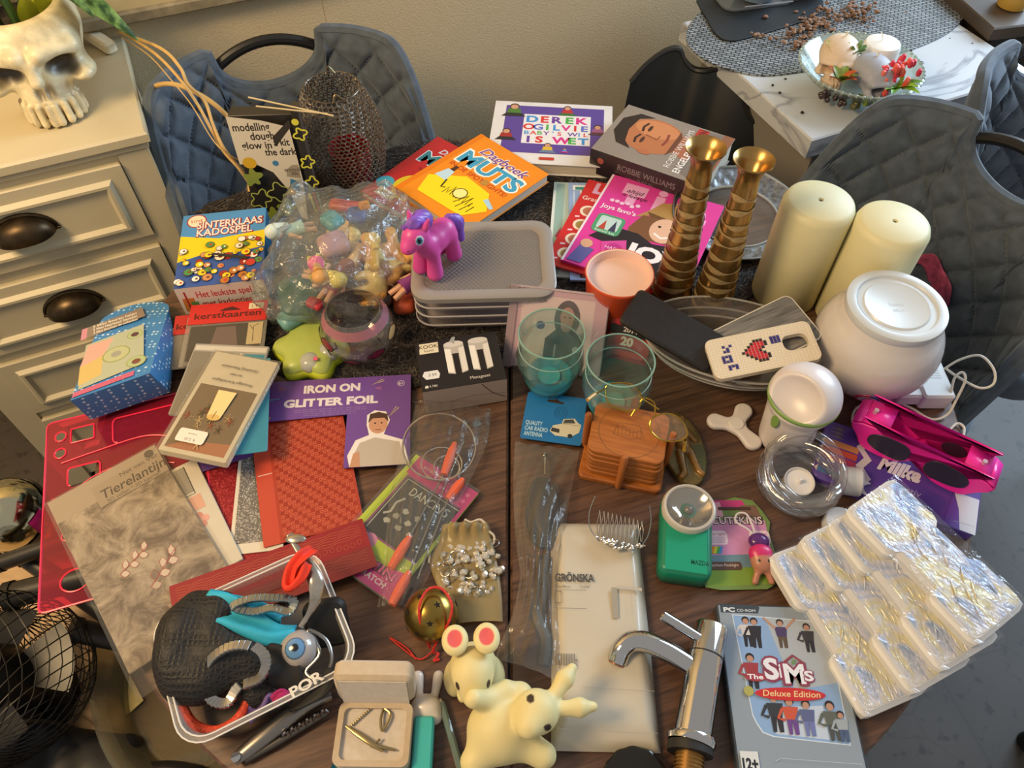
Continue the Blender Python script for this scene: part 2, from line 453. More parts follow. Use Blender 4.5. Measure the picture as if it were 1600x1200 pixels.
# picture frame low on the wall
pf = thing('picture_frame', 'greyish wooden picture frame hanging above the cream dresser', 'picture frame', room(0.05, WALLD-0.03, 0.893))
FW = mat('#8d8168', 0.5, noise=0.25, scale=40)
b = MB(); b.box(-0.62, 0, 0, 0.36, 0.025, 0.022, 0.003); b.build('frame_bar', FW, pf)
b = MB(); b.box(0.338, 0, 0.022, 0.36, 0.025, 0.5, 0.003); b.build('frame_bar', FW, pf)
b = MB(); b.box(-0.62, 0.012, 0.022, 0.338, 0.02, 0.5); b.build('picture', mat('#c9b88d', 0.6, noise=0.2, scale=8), pf)
# ------------------------------------------------------------------ cream dresser
dr = thing('dresser', 'cream painted dresser with panelled drawers and dark bronze cup pulls', 'dresser', room(-0.13, 1.262, 0))
CREAM = mat('#cabe9e', 0.42, noise=0.05, scale=6, bump=0.03)
DW = 0.49; DT = 0.863; DD = 0.33
b = MB(); b.box(-DW, 0.0, DT-0.022, 0.012, DD+0.006, DT, 0.004); b.build('dresser_top', CREAM, dr)
b = MB(); b.box(-DW, 0.006, DT-0.034, 0.006, DD, DT-0.022, 0.003); b.build('top_moulding', CREAM, dr)
b = MB(); b.box(-DW+0.01, 0.016, 0.02, 0.0, DD, DT-0.034); b.build('carcass', CREAM, dr)
for sx_ in (-0.048, -DW+0.008):
    b = MB(); b.box(sx_, 0.009, 0.0, sx_+0.05, 0.03, DT-0.034, 0.002); b.build('front_stile', CREAM, dr)
BRZ = mat('#4a3d2c', 0.38, 0.85, noise=0.35, scale=50)
def drawer(z0, z1):
    d = MB(); x0, x1 = -0.432, -0.050
    d.box(x0, 0.004, z0, x1, 0.03, z1, 0.002); o = d.build('drawer', CREAM, dr)
    # raised panel with a sunk groove around it
    def ringbar(i0, i1, y):
        q = MB()
        xa, xb, za, zb = x0+i0, x1-i0, z0+i0, z1-i0; k = i1-i0
        vs = []; fs = []
        for (p, yy) in ((0, 0.004), (k*0.35, y), (k*0.65, y), (k, 0.004)):
            vs += [(xa+p, yy, za+p), (xb-p, yy, za+p), (xb-p, yy, zb-p), (xa+p, yy, zb-p)]
        for r_ in range(3):
            for i in range(4): fs.append((r_*4+i, r_*4+(i+1) % 4, r_*4+4+(i+1) % 4, r_*4+4+i))
        q.add(vs, fs); return q
    ringbar(0.024, 0.042, -0.004).build('panel_moulding', CREAM, o, None, 20)
    # cup pull: half bowl with a flange
    cx, cz = -0.241, (z0+z1)/2+0.008
    c = MB()
    def cup(u, v):
        a = math.pi*u; e = v*math.pi/2
        r = math.cos(e); return (cx+0.050*math.cos(a)*r**0.8, 0.0-0.034*math.sin(e), cz-0.016+0.038*math.sin(a)*r**0.7)
    c.grid(cup, 24, 8)
    h = c.build('cup_pull', BRZ, o, None, 180)
    f = MB(); f.tube([(cx+0.052*math.cos(math.pi*k/16), 0.002, cz-0.016+0.040*math.sin(math.pi*k/16)) for k in range(17)], 0.0035, 6)
    f.box(cx-0.056, -0.002, cz-0.019, cx+0.056, 0.004, cz-0.014, 0.001); f.build('pull_flange', BRZ, h)
for z0, z1 in ((0.655, 0.814), (0.470, 0.628), (0.285, 0.443), (0.10, 0.258)): drawer(z0, z1)
# ------------------------------------------------------------------ round table
tb = thing('round_dining_table', 'round brown wood grain dining table covered with second-hand goods', 'table', M.Translation((0.0266, 0.6645, 0)))
TW = woodmat('table_wood', '#3e2a20', '#6d4f3d', R(-18), 11.0, 0.36, 14)
def halfdisc(x0, x1):
    pts = []; N = 96
    for k in range(N):
        a = 2*math.pi*k/N; x = 0.6*math.cos(a); y = 0.6*math.sin(a)
        pts.append((min(max(x, x0), x1), y if x0 <= x <= x1 else math.copysign(math.sqrt(0.36-min(max(x, x0), x1)**2), y)))
    o = []
    for p in pts:
        if not o or (abs(p[0]-o[-1][0])+abs(p[1]-o[-1][1])) > 1e-5: o.append(p)
    return o
for a_, b_ in ((-0.6, -0.0315), (-0.0285, 0.6)):
    b = MB(); b.prism(halfdisc(a_, b_), TZ-0.03, TZ, 0.003); b.build('table_leaf', TW, tb, None, 30)
b = MB(); b.lathe([(0.06, 0.02), (0.05, 0.2), (0.045, 0.6), (0.07, TZ-0.03)], 24); b.build('pedestal', mat('#1b1a1a', 0.5), tb)
b = MB(); b.lathe([(0.3, 0), (0.3, 0.015), (0.06, 0.03)], 40); b.build('table_base', mat('#1b1a1a', 0.5), tb)
# ------------------------------------------------------------------ quilted chairs
def fabric():
    m, nt, b = nodes('velvet'); N = nt.nodes.new; L = nt.links.new
    tc = N('ShaderNodeTexCoord'); n = N('ShaderNodeTexNoise'); n.inputs['Scale'].default_value = 45; n.inputs['Detail'].default_value = 6
    r = N('ShaderNodeValToRGB'); r.color_ramp.elements[0].position = 0.3; r.color_ramp.elements[0].color = (*lin('#434c56'), 1); r.color_ramp.elements[1].color = (*lin('#616c78'), 1)
    L(tc.outputs['Object'], n.inputs['Vector']); L(n.outputs['Fac'], r.inputs[0]); L(r.outputs[0], b.inputs['Base Color'])
    b.inputs['Roughness'].default_value = 0.85; b.inputs['Sheen Weight'].default_value = 0.35; b.inputs['Sheen Tint'].default_value = (0.7, 0.78, 0.9, 1)
    return m
FAB = fabric(); BLK = mat('#151414', 0.42)
def make_chair(name, label, mtx):
    t = thing(name, label, 'chair', mtx, 'quilted dining chairs')
    HW = 0.266
    def top(s):
        a = abs(s)
        z = 0.87 - 0.02*a*a
        if a > 0.66: z = 0.87-0.009 - 0.36*((a-0.66)/0.34)**2.3
        if a < 0.30: z -= 0.012+0.076*math.sqrt(max(0, 1-(a/0.30)**2))
        return z
    def base(s): return 0.44+0.03*abs(s)
    def pos(s, tt, off=0.0, q=True):
        z0 = base(s); z = z0+(top(s)-z0)*tt; h = (z-0.44)/0.43
        a = abs(s); x = HW*math.copysign(math.sin(min(1, a)*1.35)/math.sin(1.35), s)*(0.92+0.08*h)
        y = -0.20-0.07*h + 0.26*a**2.6*(1-0.15*h)
        nx = -0.9*math.copysign(a**1.6, s); n = V((nx, 1.0, 0.25)).normalized()
        if q:
            wx = s*HW*1.12; dd = 0.072; e = 0.088
            p1 = ((wx/dd+z/e) % 1.0); p2 = ((wx/dd-z/e) % 1.0)
            g = min(min(p1, 1-p1), min(p2, 1-p2))
            edge = min(1, (1-tt)*14, (1-a)*10)
            off += 0.016*(1-math.exp(-g*9))*edge if off > 0 else -0.005*(1-math.exp(-g*8))*edge
        return V((x, y, z))+n*off
    nu, nv = 150, 80
    S = [math.copysign(abs(2*i/nu-1)**0.9, 2*i/nu-1) for i in range(nu+1)]
    vs = []; 
    for sg in (0.011, -0.011):
        for j in range(nv+1):
            for i in range(nu+1): vs.append(pos(S[i], j/nv, sg))
    k = (nu+1)*(nv+1); fs = []
    for j in range(nv):
        for i in range(nu):
            a = j*(nu+1)+i; fs.append((a, a+nu+1, a+nu+2, a+1)); fs.append((k+a, k+a+1, k+a+nu+2, k+a+nu+1))
    rim = [nv*(nu+1)+i for i in range(nu+1)]
    for i in range(nu): fs.append((rim[i], k+rim[i], k+rim[i+1], rim[i+1]))
    for e in (0, nu):
        for j in range(nv):
            a = j*(nu+1)+e; fs.append((a, a+nu+1, k+a+nu+1, k+a) if e else (a, k+a, k+a+nu+1, a+nu+1))
    b = MB(); b.add(vs, fs); b.build('backrest', FAB, t, None, 60)
    path = [pos(-1, j/8*0.999, 0, False) for j in range(8)]+[pos(S[i], 1, 0, False) for i in range(nu+1)]+[pos(1, 1-j/8, 0, False) for j in range(1, 9)]
    b = MB(); b.tube(path, 0.0125, 8); b.build('piping', FAB, t)
    hp = [V((0.098*x_, -0.272+0.004*x_*x_, 0.864-0.030*x_*x_)) for x_ in [q/8-1 for q in range(17)]]
    b = MB(); b.tube(hp, 0.0105, 10); b.build('handle_bar', BLK, t)
    b = MB(); b.prism(rrect(-0.24, -0.2, 0.24, 0.24, 0.09, 8), 0.40, 0.475, 0.02); b.build('seat', FAB, t, None, 50)
    for sx in (-1, 1):
        for sy in (-1, 1):
            b = MB(); b.tube([(sx*0.17, sy*0.15, 0.41), (sx*0.24, sy*0.22, 0.0)], [0.016, 0.011], 10); b.build('leg', BLK, t)
    return t
def chair_mtx(px, facing):
    p = P(px[0], px[1], 0.86); f = V((facing[0], facing[1], 0)).normalized(); x = V((f.y, -f.x, 0))
    o = V((p.x, p.y, 0))+f*0.27
    return M(((x.x, f.x, 0, o.x), (x.y, f.y, 0, o.y), (0, 0, 1, 0), (0, 0, 0, 1)))
make_chair('quilted_chair', 'blue grey quilted chair standing against the wall behind the table', chair_mtx((412, 68), (0.40, -0.917)))
CH2 = make_chair('quilted_chair', 'dark blue quilted chair behind the cream candles, pink cloth in it', chair_mtx((1612, 243), (-0.88, -0.47)))
make_chair('quilted_chair', 'bright blue quilted chair at the far right edge by the marble table', chair_mtx((1655, 62), (0.22, -0.975)))
# ================================================================== background things
PINK_INK = inkmat(0.5)
def skull_fn(p, open_top=False):
    x, y, z = p; ax = np.abs(x); q = [ax, y, z]
    d = d_ell(q, (0, 0.025, 0.115), (0.088, 0.105, 0.075))
    d = smin(d, d_ell(q, (0, -0.035, 0.105), (0.078, 0.05, 0.045)), 0.03)
    d = smin(d, d_ell(q, (0.066, -0.055, 0.066), (0.022, 0.032, 0.014)), 0.016)
    d = smin(d, d_ell(q, (0.0, -0.06, 0.036), (0.043, 0.035, 0.042)), 0.018)
    d = smin(d, d_cap(q, (0.0, -0.098, 0.102), (0.0, -0.105, 0.082), 0.009, 0.011), 0.014)
    d = smin(d, d_cap(q, (0.018, -0.093, 0.117), (0.068, -0.07, 0.112), 0.010, 0.008), 0.016)
    d = smax(d, -d_ell(q, (0.045, -0.094, 0.088), (0.0285, 0.036, 0.0205)), 0.006)
    d = smax(d, -d_ell(q, (0.0075, -0.108, 0.057), (0.0105, 0.026, 0.017)), 0.005)
    d = smax(d, -d_ell(q, (0.098, -0.022, 0.092), (0.019, 0.034, 0.024)), 0.010)
    d = smax(d, -d_ell(q, (0.062, -0.055, 0.034), (0.019, 0.04, 0.021)), 0.008)
    for k in range(5):
        a = 0.12+0.36*k; tx, ty = 0.043*math.sin(a), -0.062-0.038*math.cos(a)
        d = smin(d, d_cap(q, (tx, ty+0.003, 0.034), (tx*1.02, ty, 0.006), 0.0062, 0.0066), 0.003)
    if open_top:
        d = smax(d, z-0.155-0.12*y*0, 0.004)
        d = np.maximum(d, -np.maximum(d_ell(q, (0, 0.025, 0.115), (0.079, 0.096, 0.068)), 0.06-z))
    return d
def skull_col(base, dark, mid):
    def f(p):
        ax = np.abs(p[0]); q = [ax, p[1], p[2]]
        eye = -d_ell(q, (0.045, -0.090, 0.088), (0.030, 0.036, 0.022))*260+0.3
        nose = -d_ell(q, (0.0075, -0.106, 0.057), (0.0115, 0.026, 0.018))*300+0.3
        tmp = -d_ell(q, (0.098, -0.02, 0.09), (0.020, 0.036, 0.026))*120+0.2
        und = -d_ell(q, (0.062, -0.055, 0.034), (0.020, 0.04, 0.022))*120+0.2
        gaps = np.zeros_like(ax)
        for k in range(5):
            a = 0.30+0.36*k; tx, ty = 0.043*math.sin(a), -0.062-0.038*math.cos(a)
            gaps = np.maximum(gaps, np.exp(-((ax-tx)**2+(p[1]-ty)**2)/(0.0030**2))*(p[2] < 0.046))
        return paint(p, base, (tmp*0.7, mid), (und*0.8, mid), (gaps*0.9, mid), (eye, dark), (nose, dark))
    return f
def attr_mat(rough=0.5, metal=0.0, noise=0.3, scale=90, bump=0.15, sss=0.0, coat=0.0):
    key = ('attr', rough, metal, noise, scale, bump, sss, coat)
    if key in MATS: return MATS[key]
    m, nt, b = nodes('painted_surface'); N = nt.nodes.new; L = nt.links.new
    a = N('ShaderNodeVertexColor'); a.layer_name = 'Col'; tc = N('ShaderNodeTexCoord'); n = N('ShaderNodeTexNoise')
    n.inputs['Scale'].default_value = scale; n.inputs['Detail'].default_value = 5
    mr = N('ShaderNodeMapRange'); mr.inputs[1].default_value = 0.3; mr.inputs[2].default_value = 0.7; mr.inputs[3].default_value = 1-noise; mr.inputs[4].default_value = 1+noise*0.4
    mx = N('ShaderNodeMix'); mx.data_type = 'RGBA'; mx.blend_type = 'MULTIPLY'; mx.inputs[0].default_value = 1
    L(tc.outputs['Object'], n.inputs['Vector']); L(n.outputs['Fac'], mr.inputs[0]); L(a.outputs[0], mx.inputs[6]); L(mr.outputs[0], mx.inputs[7]); L(mx.outputs[2], b.inputs['Base Color'])
    bp = N('ShaderNodeBump'); bp.inputs['Strength'].default_value = bump; bp.inputs['Distance'].default_value = 0.002
    L(n.outputs['Fac'], bp.inputs['Height']); L(bp.outputs[0], b.inputs['Normal'])
    b.inputs['Roughness'].default_value = rough; b.inputs['Metallic'].default_value = metal
    if sss: b.inputs['Subsurface Weight'].default_value = sss; b.inputs['Subsurface Radius'].default_value = (0.01, 0.008, 0.004); b.inputs['Subsurface Scale'].default_value = 1.0
    if coat: b.inputs['Coat Weight'].default_value = coat
    MATS[key] = m
    return m
# skull planter on the dresser
sp = P(96, 198, 0.865); so = V((sp.x, sp.y, 0.866))+ey*0.098*1.02
Rrm = M(((ex.x, ey.x, 0, 0), (ex.y, ey.y, 0, 0), (0, 0, 1, 0), (0, 0, 0, 1)))
sk = thing('skull_planter', 'bone coloured skull planter with open top standing on the cream dresser', 'planter', M.Translation(so) @ Rrm)
surf(lambda p: skull_fn(p, True), (-0.105, -0.125, -0.003), (0.105, 0.14, 0.17), 105, 'skull_bowl', attr_mat(0.38, 0, 0.28, 55, 0.2), sk, None, skull_col('#e6d9b2', '#3b3026', '#94794a'))
b = MB(); b.lathe([(0.0, 0.118), (0.072, 0.118)], 30, (0, 0.03, 0), cap=False); b.build('potting_bark', mat('#2c2418', 0.9, noise=0.6, scale=90, bump=1.0), sk)
# plant in the planter
pl = thing('potted_plant', 'leafy green plant with yellow green stems growing in the skull planter', 'plant', M.Translation(so) @ Rrm)
def leafmat():
    m, nt, b = nodes('variegated_leaf'); N = nt.nodes.new; L = nt.links.new
    tc = N('ShaderNodeTexCoord'); mp = N('ShaderNodeMapping'); mp.inputs['Scale'].default_value = (1, 1, 1); n = N('ShaderNodeTexNoise'); n.inputs['Scale'].default_value = 55; n.inputs['Detail'].default_value = 4
    r = N('ShaderNodeValToRGB'); e = r.color_ramp.elements; e[0].position = 0.42; e[0].color = (*lin('#1f4416'), 1); e[1].position = 0.62; e[1].color = (*lin('#7fa04c'), 1)
    L(tc.outputs['Object'], mp.inputs[0]); L(mp.outputs[0], n.inputs['Vector']); L(n.outputs['Fac'], r.inputs[0]); L(r.outputs[0], b.inputs['Base Color']); b.inputs['Roughness'].default_value = 0.3
    return m
LEAF = leafmat()
def leaf(base, tip, wd, droop=0.02, fold=0.25, side=None, n=14):
    base = V(base); tip = V(tip); d = tip-base; s = (side or d.cross(V((0, 0, 1)))).normalized(); q = MB()
    def f(u, v):
        t = v; wv = wd*math.sin(math.pi*min(1, t**0.75))**0.8*(1-0.15*t)+0.001
        c = base+d*t+V((0, 0, droop*math.sin(math.pi*t)))
        o = (u-0.5)*2
        return c+s*(o*wv)+V((0, 0, fold*abs(o)*wv))
    q.grid(f, 6, n); return q
inv = (M.Translation(so) @ Rrm).inverted()
def L3(u, v, z): return inv @ P(u, v, z)
leaf(L3(55, -40, 1.06), L3(217, 64, 0.955), 0.030, 0.015).build('leaf', LEAF, pl, None, 60)
leaf(L3(20, -60, 1.10), L3(150, 30, 1.01), 0.026, 0.02).build('leaf', LEAF, pl, None, 60)
YG = mat('#a9b02a', 0.4, noise=0.3, scale=20); DG = mat('#2f4a1c', 0.45, noise=0.4, scale=30); BRN = mat('#7a4f2c', 0.7, noise=0.3, scale=40)
for (x0, y0, x1, y1, z1, r_, mt_) in ((-0.03, 0.0, -0.05, 0.01, 0.24, 0.010, DG), (0.0, -0.02, -0.015, 0.0, 0.23, 0.008, DG), (0.03, 0.0, 0.035, 0.02, 0.22, 0.016, YG), (0.055, 0.015, 0.06, 0.03, 0.21, 0.013, YG),
                                 (-0.045, -0.03, -0.03, -0.02, 0.22, 0.009, BRN), (0.01, 0.03, 0.02, 0.05, 0.24, 0.012, DG), (-0.06, 0.03, -0.08, 0.05, 0.25, 0.011, DG)):
    b = MB(); b.tube(spline([(x0, y0, 0.115), ((x0+x1)/2+0.006, (y0+y1)/2, 0.165), (x1, y1, z1)], 6), [r_*(1-0.02*k) for k in range(13)], 8); b.build('stem', mt_, pl)
for (a_, bx, by, bz, wd) in ((0, 0.02, -0.028, 0.16, 0.016), (1, 0.05, -0.012, 0.175, 0.018), (2, 0.035, 0.03, 0.2, 0.02), (3, 0.066, 0.02, 0.185, 0.014)):
    leaf((bx, by+0.012, 0.118), (bx+0.008, by, bz+0.02), wd, 0, 0.5, V((1, 0.3, 0))).build('sheath', YG, pl, None, 60)
# white plug block behind the planter
d0, d1 = P(133, 45, 0.885), P(174, 72, 0.88)
ad = thing('plug_adapter', 'small white plug adapter lying on the dresser beside the skull planter', 'adapter', axes(d0, d1-d0, V((0.2, 1, 0))))
LN = (d1-d0).length
b = MB(); b.prism(rrect(0, -0.012, LN, 0.012, 0.008, 4), -0.016, 0.006, 0.004); b.build('adapter_body', mat('#e8dfc2', 0.35), ad)
b = MB(); b.tube(spline([(0.0, 0, -0.005), (-0.03, 0.02, 0.0), (-0.06, 0.07, -0.012), (-0.02, 0.12, -0.012)], 6), 0.0022, 6); b.build('cord', mat('#d9c9a0', 0.5), ad)
# rattan canes looping from the dresser
def cane(label, pts, r, nm='rattan_cane'):
    w3 = [P(*p) for p in pts]; b = MB(); b.tube(spline(w3, 8), r, 8)
    return tag(b.build(nm, mat('#c9a565', 0.55, noise=0.15, scale=20), None), label, 'cane', 'rattan canes by the dresser')
cane('thick pale rattan cane arching over the left side of the quilted chair', [(226, 172, .80), (231, 143, .85), (258, 131, .88), (292, 138, .88), (335, 163, .86), (368, 198, .84), (386, 240, .82), (391, 300, .78)], 0.0042)
cane('rattan cane running lowest from the dresser to the dough kit', [(196, 54, .885), (240, 82, .93), (278, 120, .93), (310, 165, .89), (345, 230, .83), (372, 262, .80), (392, 290, .765)], 0.0026)
cane('rattan cane bending sharply beside the thick arching cane', [(186, 50, .885), (250, 75, .94), (281, 105, .94), (294, 132, .92), (320, 158, .89), (333, 195, .86), (352, 235, .83), (388, 276, .77)], 0.0028)
cane('thin whitish cane strand in front of the other rattan canes', [(190, 58, .885), (232, 86, .92), (265, 122, .92), (300, 165, .89), (330, 215, .85), (352, 238, .83), (388, 258, .79)], 0.0011)
b = MB(); 
for k in range(14):
    u0 = 150+random.random()*40; v0 = 22+random.random()*22
    b.tube(spline([P(u0, v0, 0.872), P(u0+15, v0+12*random.uniform(-1, 1), 0.90), P(u0+34*random.uniform(0.2, 1), v0+12, 0.875)], 5), 0.0009, 5)
o = tag(b.build('twine_tangle', mat('#cdb98a', 0.7), None), 'tangle of thin straw coloured twine behind the plug adapter', 'twine'); o['kind'] = 'stuff'
# ------------------------------------------------------------------ marble table
def marble():
    m, nt, b = nodes('marble'); N = nt.nodes.new; L = nt.links.new
    tc = N('ShaderNodeTexCoord'); n = N('ShaderNodeTexNoise'); n.inputs['Scale'].default_value = 3.2; n.inputs['Detail'].default_value = 8; n.inputs['Distortion'].default_value = 1.6
    r = N('ShaderNodeValToRGB'); e = r.color_ramp.elements; e[0].position = 0.47; e[0].color = (*lin('#c6cacf'), 1); e[1].position = 0.53; e[1].color = (*lin('#c9cdd2'), 1)
    k = e.new(0.5); k.color = (*lin('#9a9da6'), 1)
    L(tc.outputs['Object'], n.inputs['Vector']); L(n.outputs['Fac'], r.inputs[0]); L(r.outputs[0], b.inputs['Base Color']); b.inputs['Roughness'].default_value = 0.25
    return m
mtb = thing('marble_table', 'white marble topped table with thick edge behind the quilted chairs', 'table', room(1.02, 0.917, 0))
b = MB(); b.box(0, 0, TZ-0.045, 0.565, 0.475, TZ, 0.003); b.build('marble_top', marble(), mtb, None, 30)
b = MB(); b.box(0.05, 0.03, 0.0, 0.09, 0.44, TZ-0.045, 0.003); b.build('side_panel', mat('#8b857c', 0.5), mtb)
b = MB(); b.box(0.50, 0.03, 0.0, 0.54, 0.44, TZ-0.045, 0.003); b.build('side_panel', mat('#8b857c', 0.5), mtb)
def weave():
    m, nt, b = nodes('woven_vinyl'); N = nt.nodes.new; L = nt.links.new
    tc = N('ShaderNodeTexCoord'); mp = N('ShaderNodeMapping'); mp.inputs['Rotation'].default_value = (0, 0, 0.35)
    w1 = N('ShaderNodeTexBrick'); w1.inputs['Scale'].default_value = 30; w1.inputs['Color1'].default_value = (*lin('#9ba0a3'), 1); w1.inputs['Color2'].default_value = (*lin('#74797d'), 1); w1.inputs['Mortar'].default_value = (*lin('#232528'), 1)
    w1.inputs['Mortar Size'].default_value = 0.05; w1.inputs['Mortar Smooth'].default_value = 0.4
    bp = N('ShaderNodeBump'); bp.inputs['Strength'].default_value = 0.8; bp.inputs['Distance'].default_value = 0.002; bp.invert = True
    L(tc.outputs['Object'], mp.inputs[0]); L(mp.outputs[0], w1.inputs['Vector']); L(w1.outputs['Color'], b.inputs['Base Color']); L(w1.outputs['Fac'], bp.inputs['Height']); L(bp.outputs[0], b.inputs['Normal']); b.inputs['Roughness'].default_value = 0.5
    return m
def flat_outline(pxs, z0, z1, n=6, bev=0.0005, closed=True):
    w3 = [T(u, v, z1) for u, v in pxs]; c = sum(w3, V((0, 0, 0)))/len(w3)
    pts = spline([(p-c) for p in w3], n, True); ol = [(p.x, p.y) for p in pts]
    ar = sum(ol[i-1][0]*ol[i][1]-ol[i][0]*ol[i-1][1] for i in range(len(ol)))
    if ar < 0: ol.reverse()
    q = MB(); q.prism(ol, z0-z1, 0, bev); return q, M.Translation(c)
q, m_ = flat_outline([(1072, 55), (1100, 92), (1180, 117), (1260, 111), (1340, 98), (1430, 75), (1490, 45), (1508, 12), (1480, -18), (1350, -48), (1200, -35), (1105, 10)], 0.0, 0.003)
tag(q.build('woven_placemat', weave(), None, m_, 30), 'large oval grey woven placemat on the marble table', 'placemat')
q, m_ = flat_outline([(1092, -12), (1104, 28), (1120, 54), (1140, 63), (1170, 58), (1250, 34), (1285, 20), (1270, -20), (1180, -40)], 0.003, 0.007, 3)
tag(q.build('rubber_mat', mat('#1d2126', 0.5, noise=0.2, scale=30), None, m_, 30), 'black rubber mat under the pet bowl on the placemat', 'mat')
fd = thing('pet_bowl_stand', 'clear pet bowl stand with pale blue bowl at the top edge', 'pet bowl', M.Translation(T(1178, 2, 0.007)))
b = MB(); b.prism(rrect(-0.085, -0.035, 0.09, 0.06, 0.03, 6), 0.0, 0.006, 0.001); b.build('stand_plate', film('#aab6c4', 0.35, 0.05), fd, M.Rotation(0.25, 4, 'Z'))
b = MB(); b.tube([(-0.03, -0.037, 0.006), (0.085, -0.012, 0.006)], 0.0022, 6); b.build('stand_edge', mat('#c7ccd2', 0.2, 0.9), fd)
b = MB(); b.lathe([(0.03, 0.008), (0.045, 0.018), (0.053, 0.04), (0.055, 0.048), (0.051, 0.046), (0.043, 0.022), (0.0, 0.014)], 36, cap=False); b.build('bowl', mat('#9fb6cc', 0.12, 0.0, trans=0.5), fd)
fd2 = copy_tree(fd); fd2.location = T(1262, -14, 0.007); fd2['label'] = 'second clear pet bowl cut off by the top edge, right of the first'
def pieces(name, spots, r, mt, label, cat, zf, asp=(1, 1, 0.6), kind='stuff', jit=0.5):
    b = MB()
    for p in spots:
        s_ = r*random.uniform(1-jit, 1+jit)
        o = len(b.v); b.ball((0, 0, 0), (s_*asp[0]*random.uniform(.7, 1.4), s_*asp[1]*random.uniform(.7, 1.2), s_*asp[2]), 6, 4)
        mm = M.Translation((p[0], p[1], zf(p)+s_*asp[2]*0.8)) @ M.Rotation(random.uniform(0, 6.3), 4, 'Z') @ M.Rotation(random.uniform(-.5, .5), 4, 'X')
        for i in range(o, len(b.v)): b.v[i] = tuple(mm @ V(b.v[i]))
    o = b.build(name, mt, None, None, 60); tag(o, label, cat)
    if kind: o['kind'] = kind
    return o
sp_ = []
def scatter(u0, v0, su, sv, n, rot=0):
    for _ in range(n):
        a = random.gauss(0, su); c = random.gauss(0, sv)
        p = T(u0+a*math.cos(rot)-c*math.sin(rot), v0+a*math.sin(rot)+c*math.cos(rot), 0.004); sp_.append((p.x, p.y, random.random()*0.010))
scatter(1268, 42, 26, 8, 150, -0.42); scatter(1338, 22, 17, 6, 60, -0.2); scatter(1253, 70, 8, 5, 28); scatter(1185, 60, 7, 4, 9); scatter(1290, 30, 60, 20, 26)
pieces('cat_kibble', sp_, 0.0042, mat('#8a6a55', 0.75, noise=0.4, scale=120, bump=0.4), 'spilled heap of brown dry cat food on the woven placemat', 'cat food', lambda p: TZ+0.003+p[2])
sp_ = []
for u, v in ((1207, 134), (1218, 146), (1253, 177), (1424, 80), (1424, 85), (1484, 60), (1519, 68), (1440, 99), (1227, 124), (1296, 232), (1222, 80), (1228, 79)):
    p = T(u, v); sp_.append((p.x, p.y, 0))
pieces('crumbs', sp_, 0.0028, mat('#2a2320', 0.8), 'few dark crumbs scattered on the marble table top', 'crumbs', lambda p: TZ if p[0] else TZ)
# glass bowl with candles
bc = T(1331, 138); gb = thing('glass_bowl', 'pressed glass bowl with beaded rim holding candles on the marble table', 'bowl', M.Translation(bc))
GR = film('#e6f0ea', 0.22, 0.05, 1.6)
b = MB(); b.lathe([(0.0, 0.002), (0.06, 0.002), (0.062, 0.006), (0.098, 0.03), (0.118, 0.05), (0.121, 0.053), (0.117, 0.055), (0.094, 0.034), (0.058, 0.010), (0.0, 0.008)], 64, cap=False, wob=lambda a, z: 1+0.008*math.cos(24*a)*(z > 0.01)); b.build('bowl_glass', GR, gb)
for k in range(56):
    if k == 0:
        q = MB(); q.ball((0, 0, 0), 0.0036, 7, 5); b0 = q.build('rim_bead', film('#e6efe9', 0.3, 0.05, 1.5), gb)
        b0.location = (0.119, 0, 0.053)
    else:
        c = b0.copy(); COL.objects.link(c); c.location = (0.119*math.cos(2*math.pi*k/56), 0.119*math.sin(2*math.pi*k/56), 0.053)
def cand_skull(px, z, sc, rz, base, dark, mid, label, name='skull_candle'):
    t = thing(name, label, 'candle', at(T(px[0], px[1], z), rz) @ M.Diagonal((sc, sc, sc, 1)), 'skull candles in the glass bowl')
    surf(skull_fn, (-0.105, -0.125, -0.003), (0.105, 0.14, 0.20), 56, 'candle_wax', attr_mat(0.5, 0, 0.05, 60, 0.02, 0.2), t, None, skull_col(base, dark, mid))
    b = MB(); b.tube([(0, 0.03, 0.185), (0.006, 0.035, 0.212)], 0.005, 6); b.build('wick', mat('#e8e4d8', 0.8), t)
cand_skull((1298, 124), 0.014, 0.44, R(-18), '#e3cdb4', '#c9a585', '#d6b898', 'cream skull candle standing at the left of the glass bowl')
cand_skull((1354, 152), 0.012, 0.42, R(24), '#a6a9b4', '#4a4d54', '#74777f', 'silver grey skull candle standing at the front of the glass bowl')
pc = thing('pillar_candle', 'white pillar candle with curled wick at the back of the glass bowl', 'candle', M.Translation(T(1362, 112, 0.012)))
b = MB(); b.lathe([(0.0, 0.0), (0.036, 0.0), (0.036, 0.055), (0.033, 0.063), (0.02, 0.067), (0.0, 0.066)], 32, cap=False); b.build('candle_wax', mat('#eeeae2', 0.45, sss=0.1), pc)
b = MB(); b.tube(spline([(-0.004, 0, 0.065), (-0.006, 0.0, 0.075), (-0.012, 0.002, 0.084)], 4), 0.0012, 6); b.build('wick', mat('#f0efe8', 0.8), pc)
def succulent(px, z, n, ln, wd, c0, c1, label, tilt=0.6, nm='artificial_succulent'):
    t = thing(nm, label, 'artificial plant', M.Translation(T(px[0], px[1], z)))
    for k in range(n):
        a = 2*math.pi*k/n*1.0+random.uniform(-.2, .2)+ (0.4 if k % 2 else 0); e = tilt*random.uniform(0.6, 1.5); l = ln*random.uniform(0.8, 1.15)
        leaf((0, 0, 0), (l*math.cos(a)*math.cos(e), l*math.sin(a)*math.cos(e), l*math.sin(e)), wd, 0.003, 0.5, None, 6).build('leaf', mat(c0 if k % 3 else c1, 0.45, noise=0.25, scale=80), t, None, 60)
succulent((1312, 128), 0.05, 11, 0.036, 0.008, '#7d8f3a', '#c9632f', 'orange tipped artificial succulent between the two skull candles')
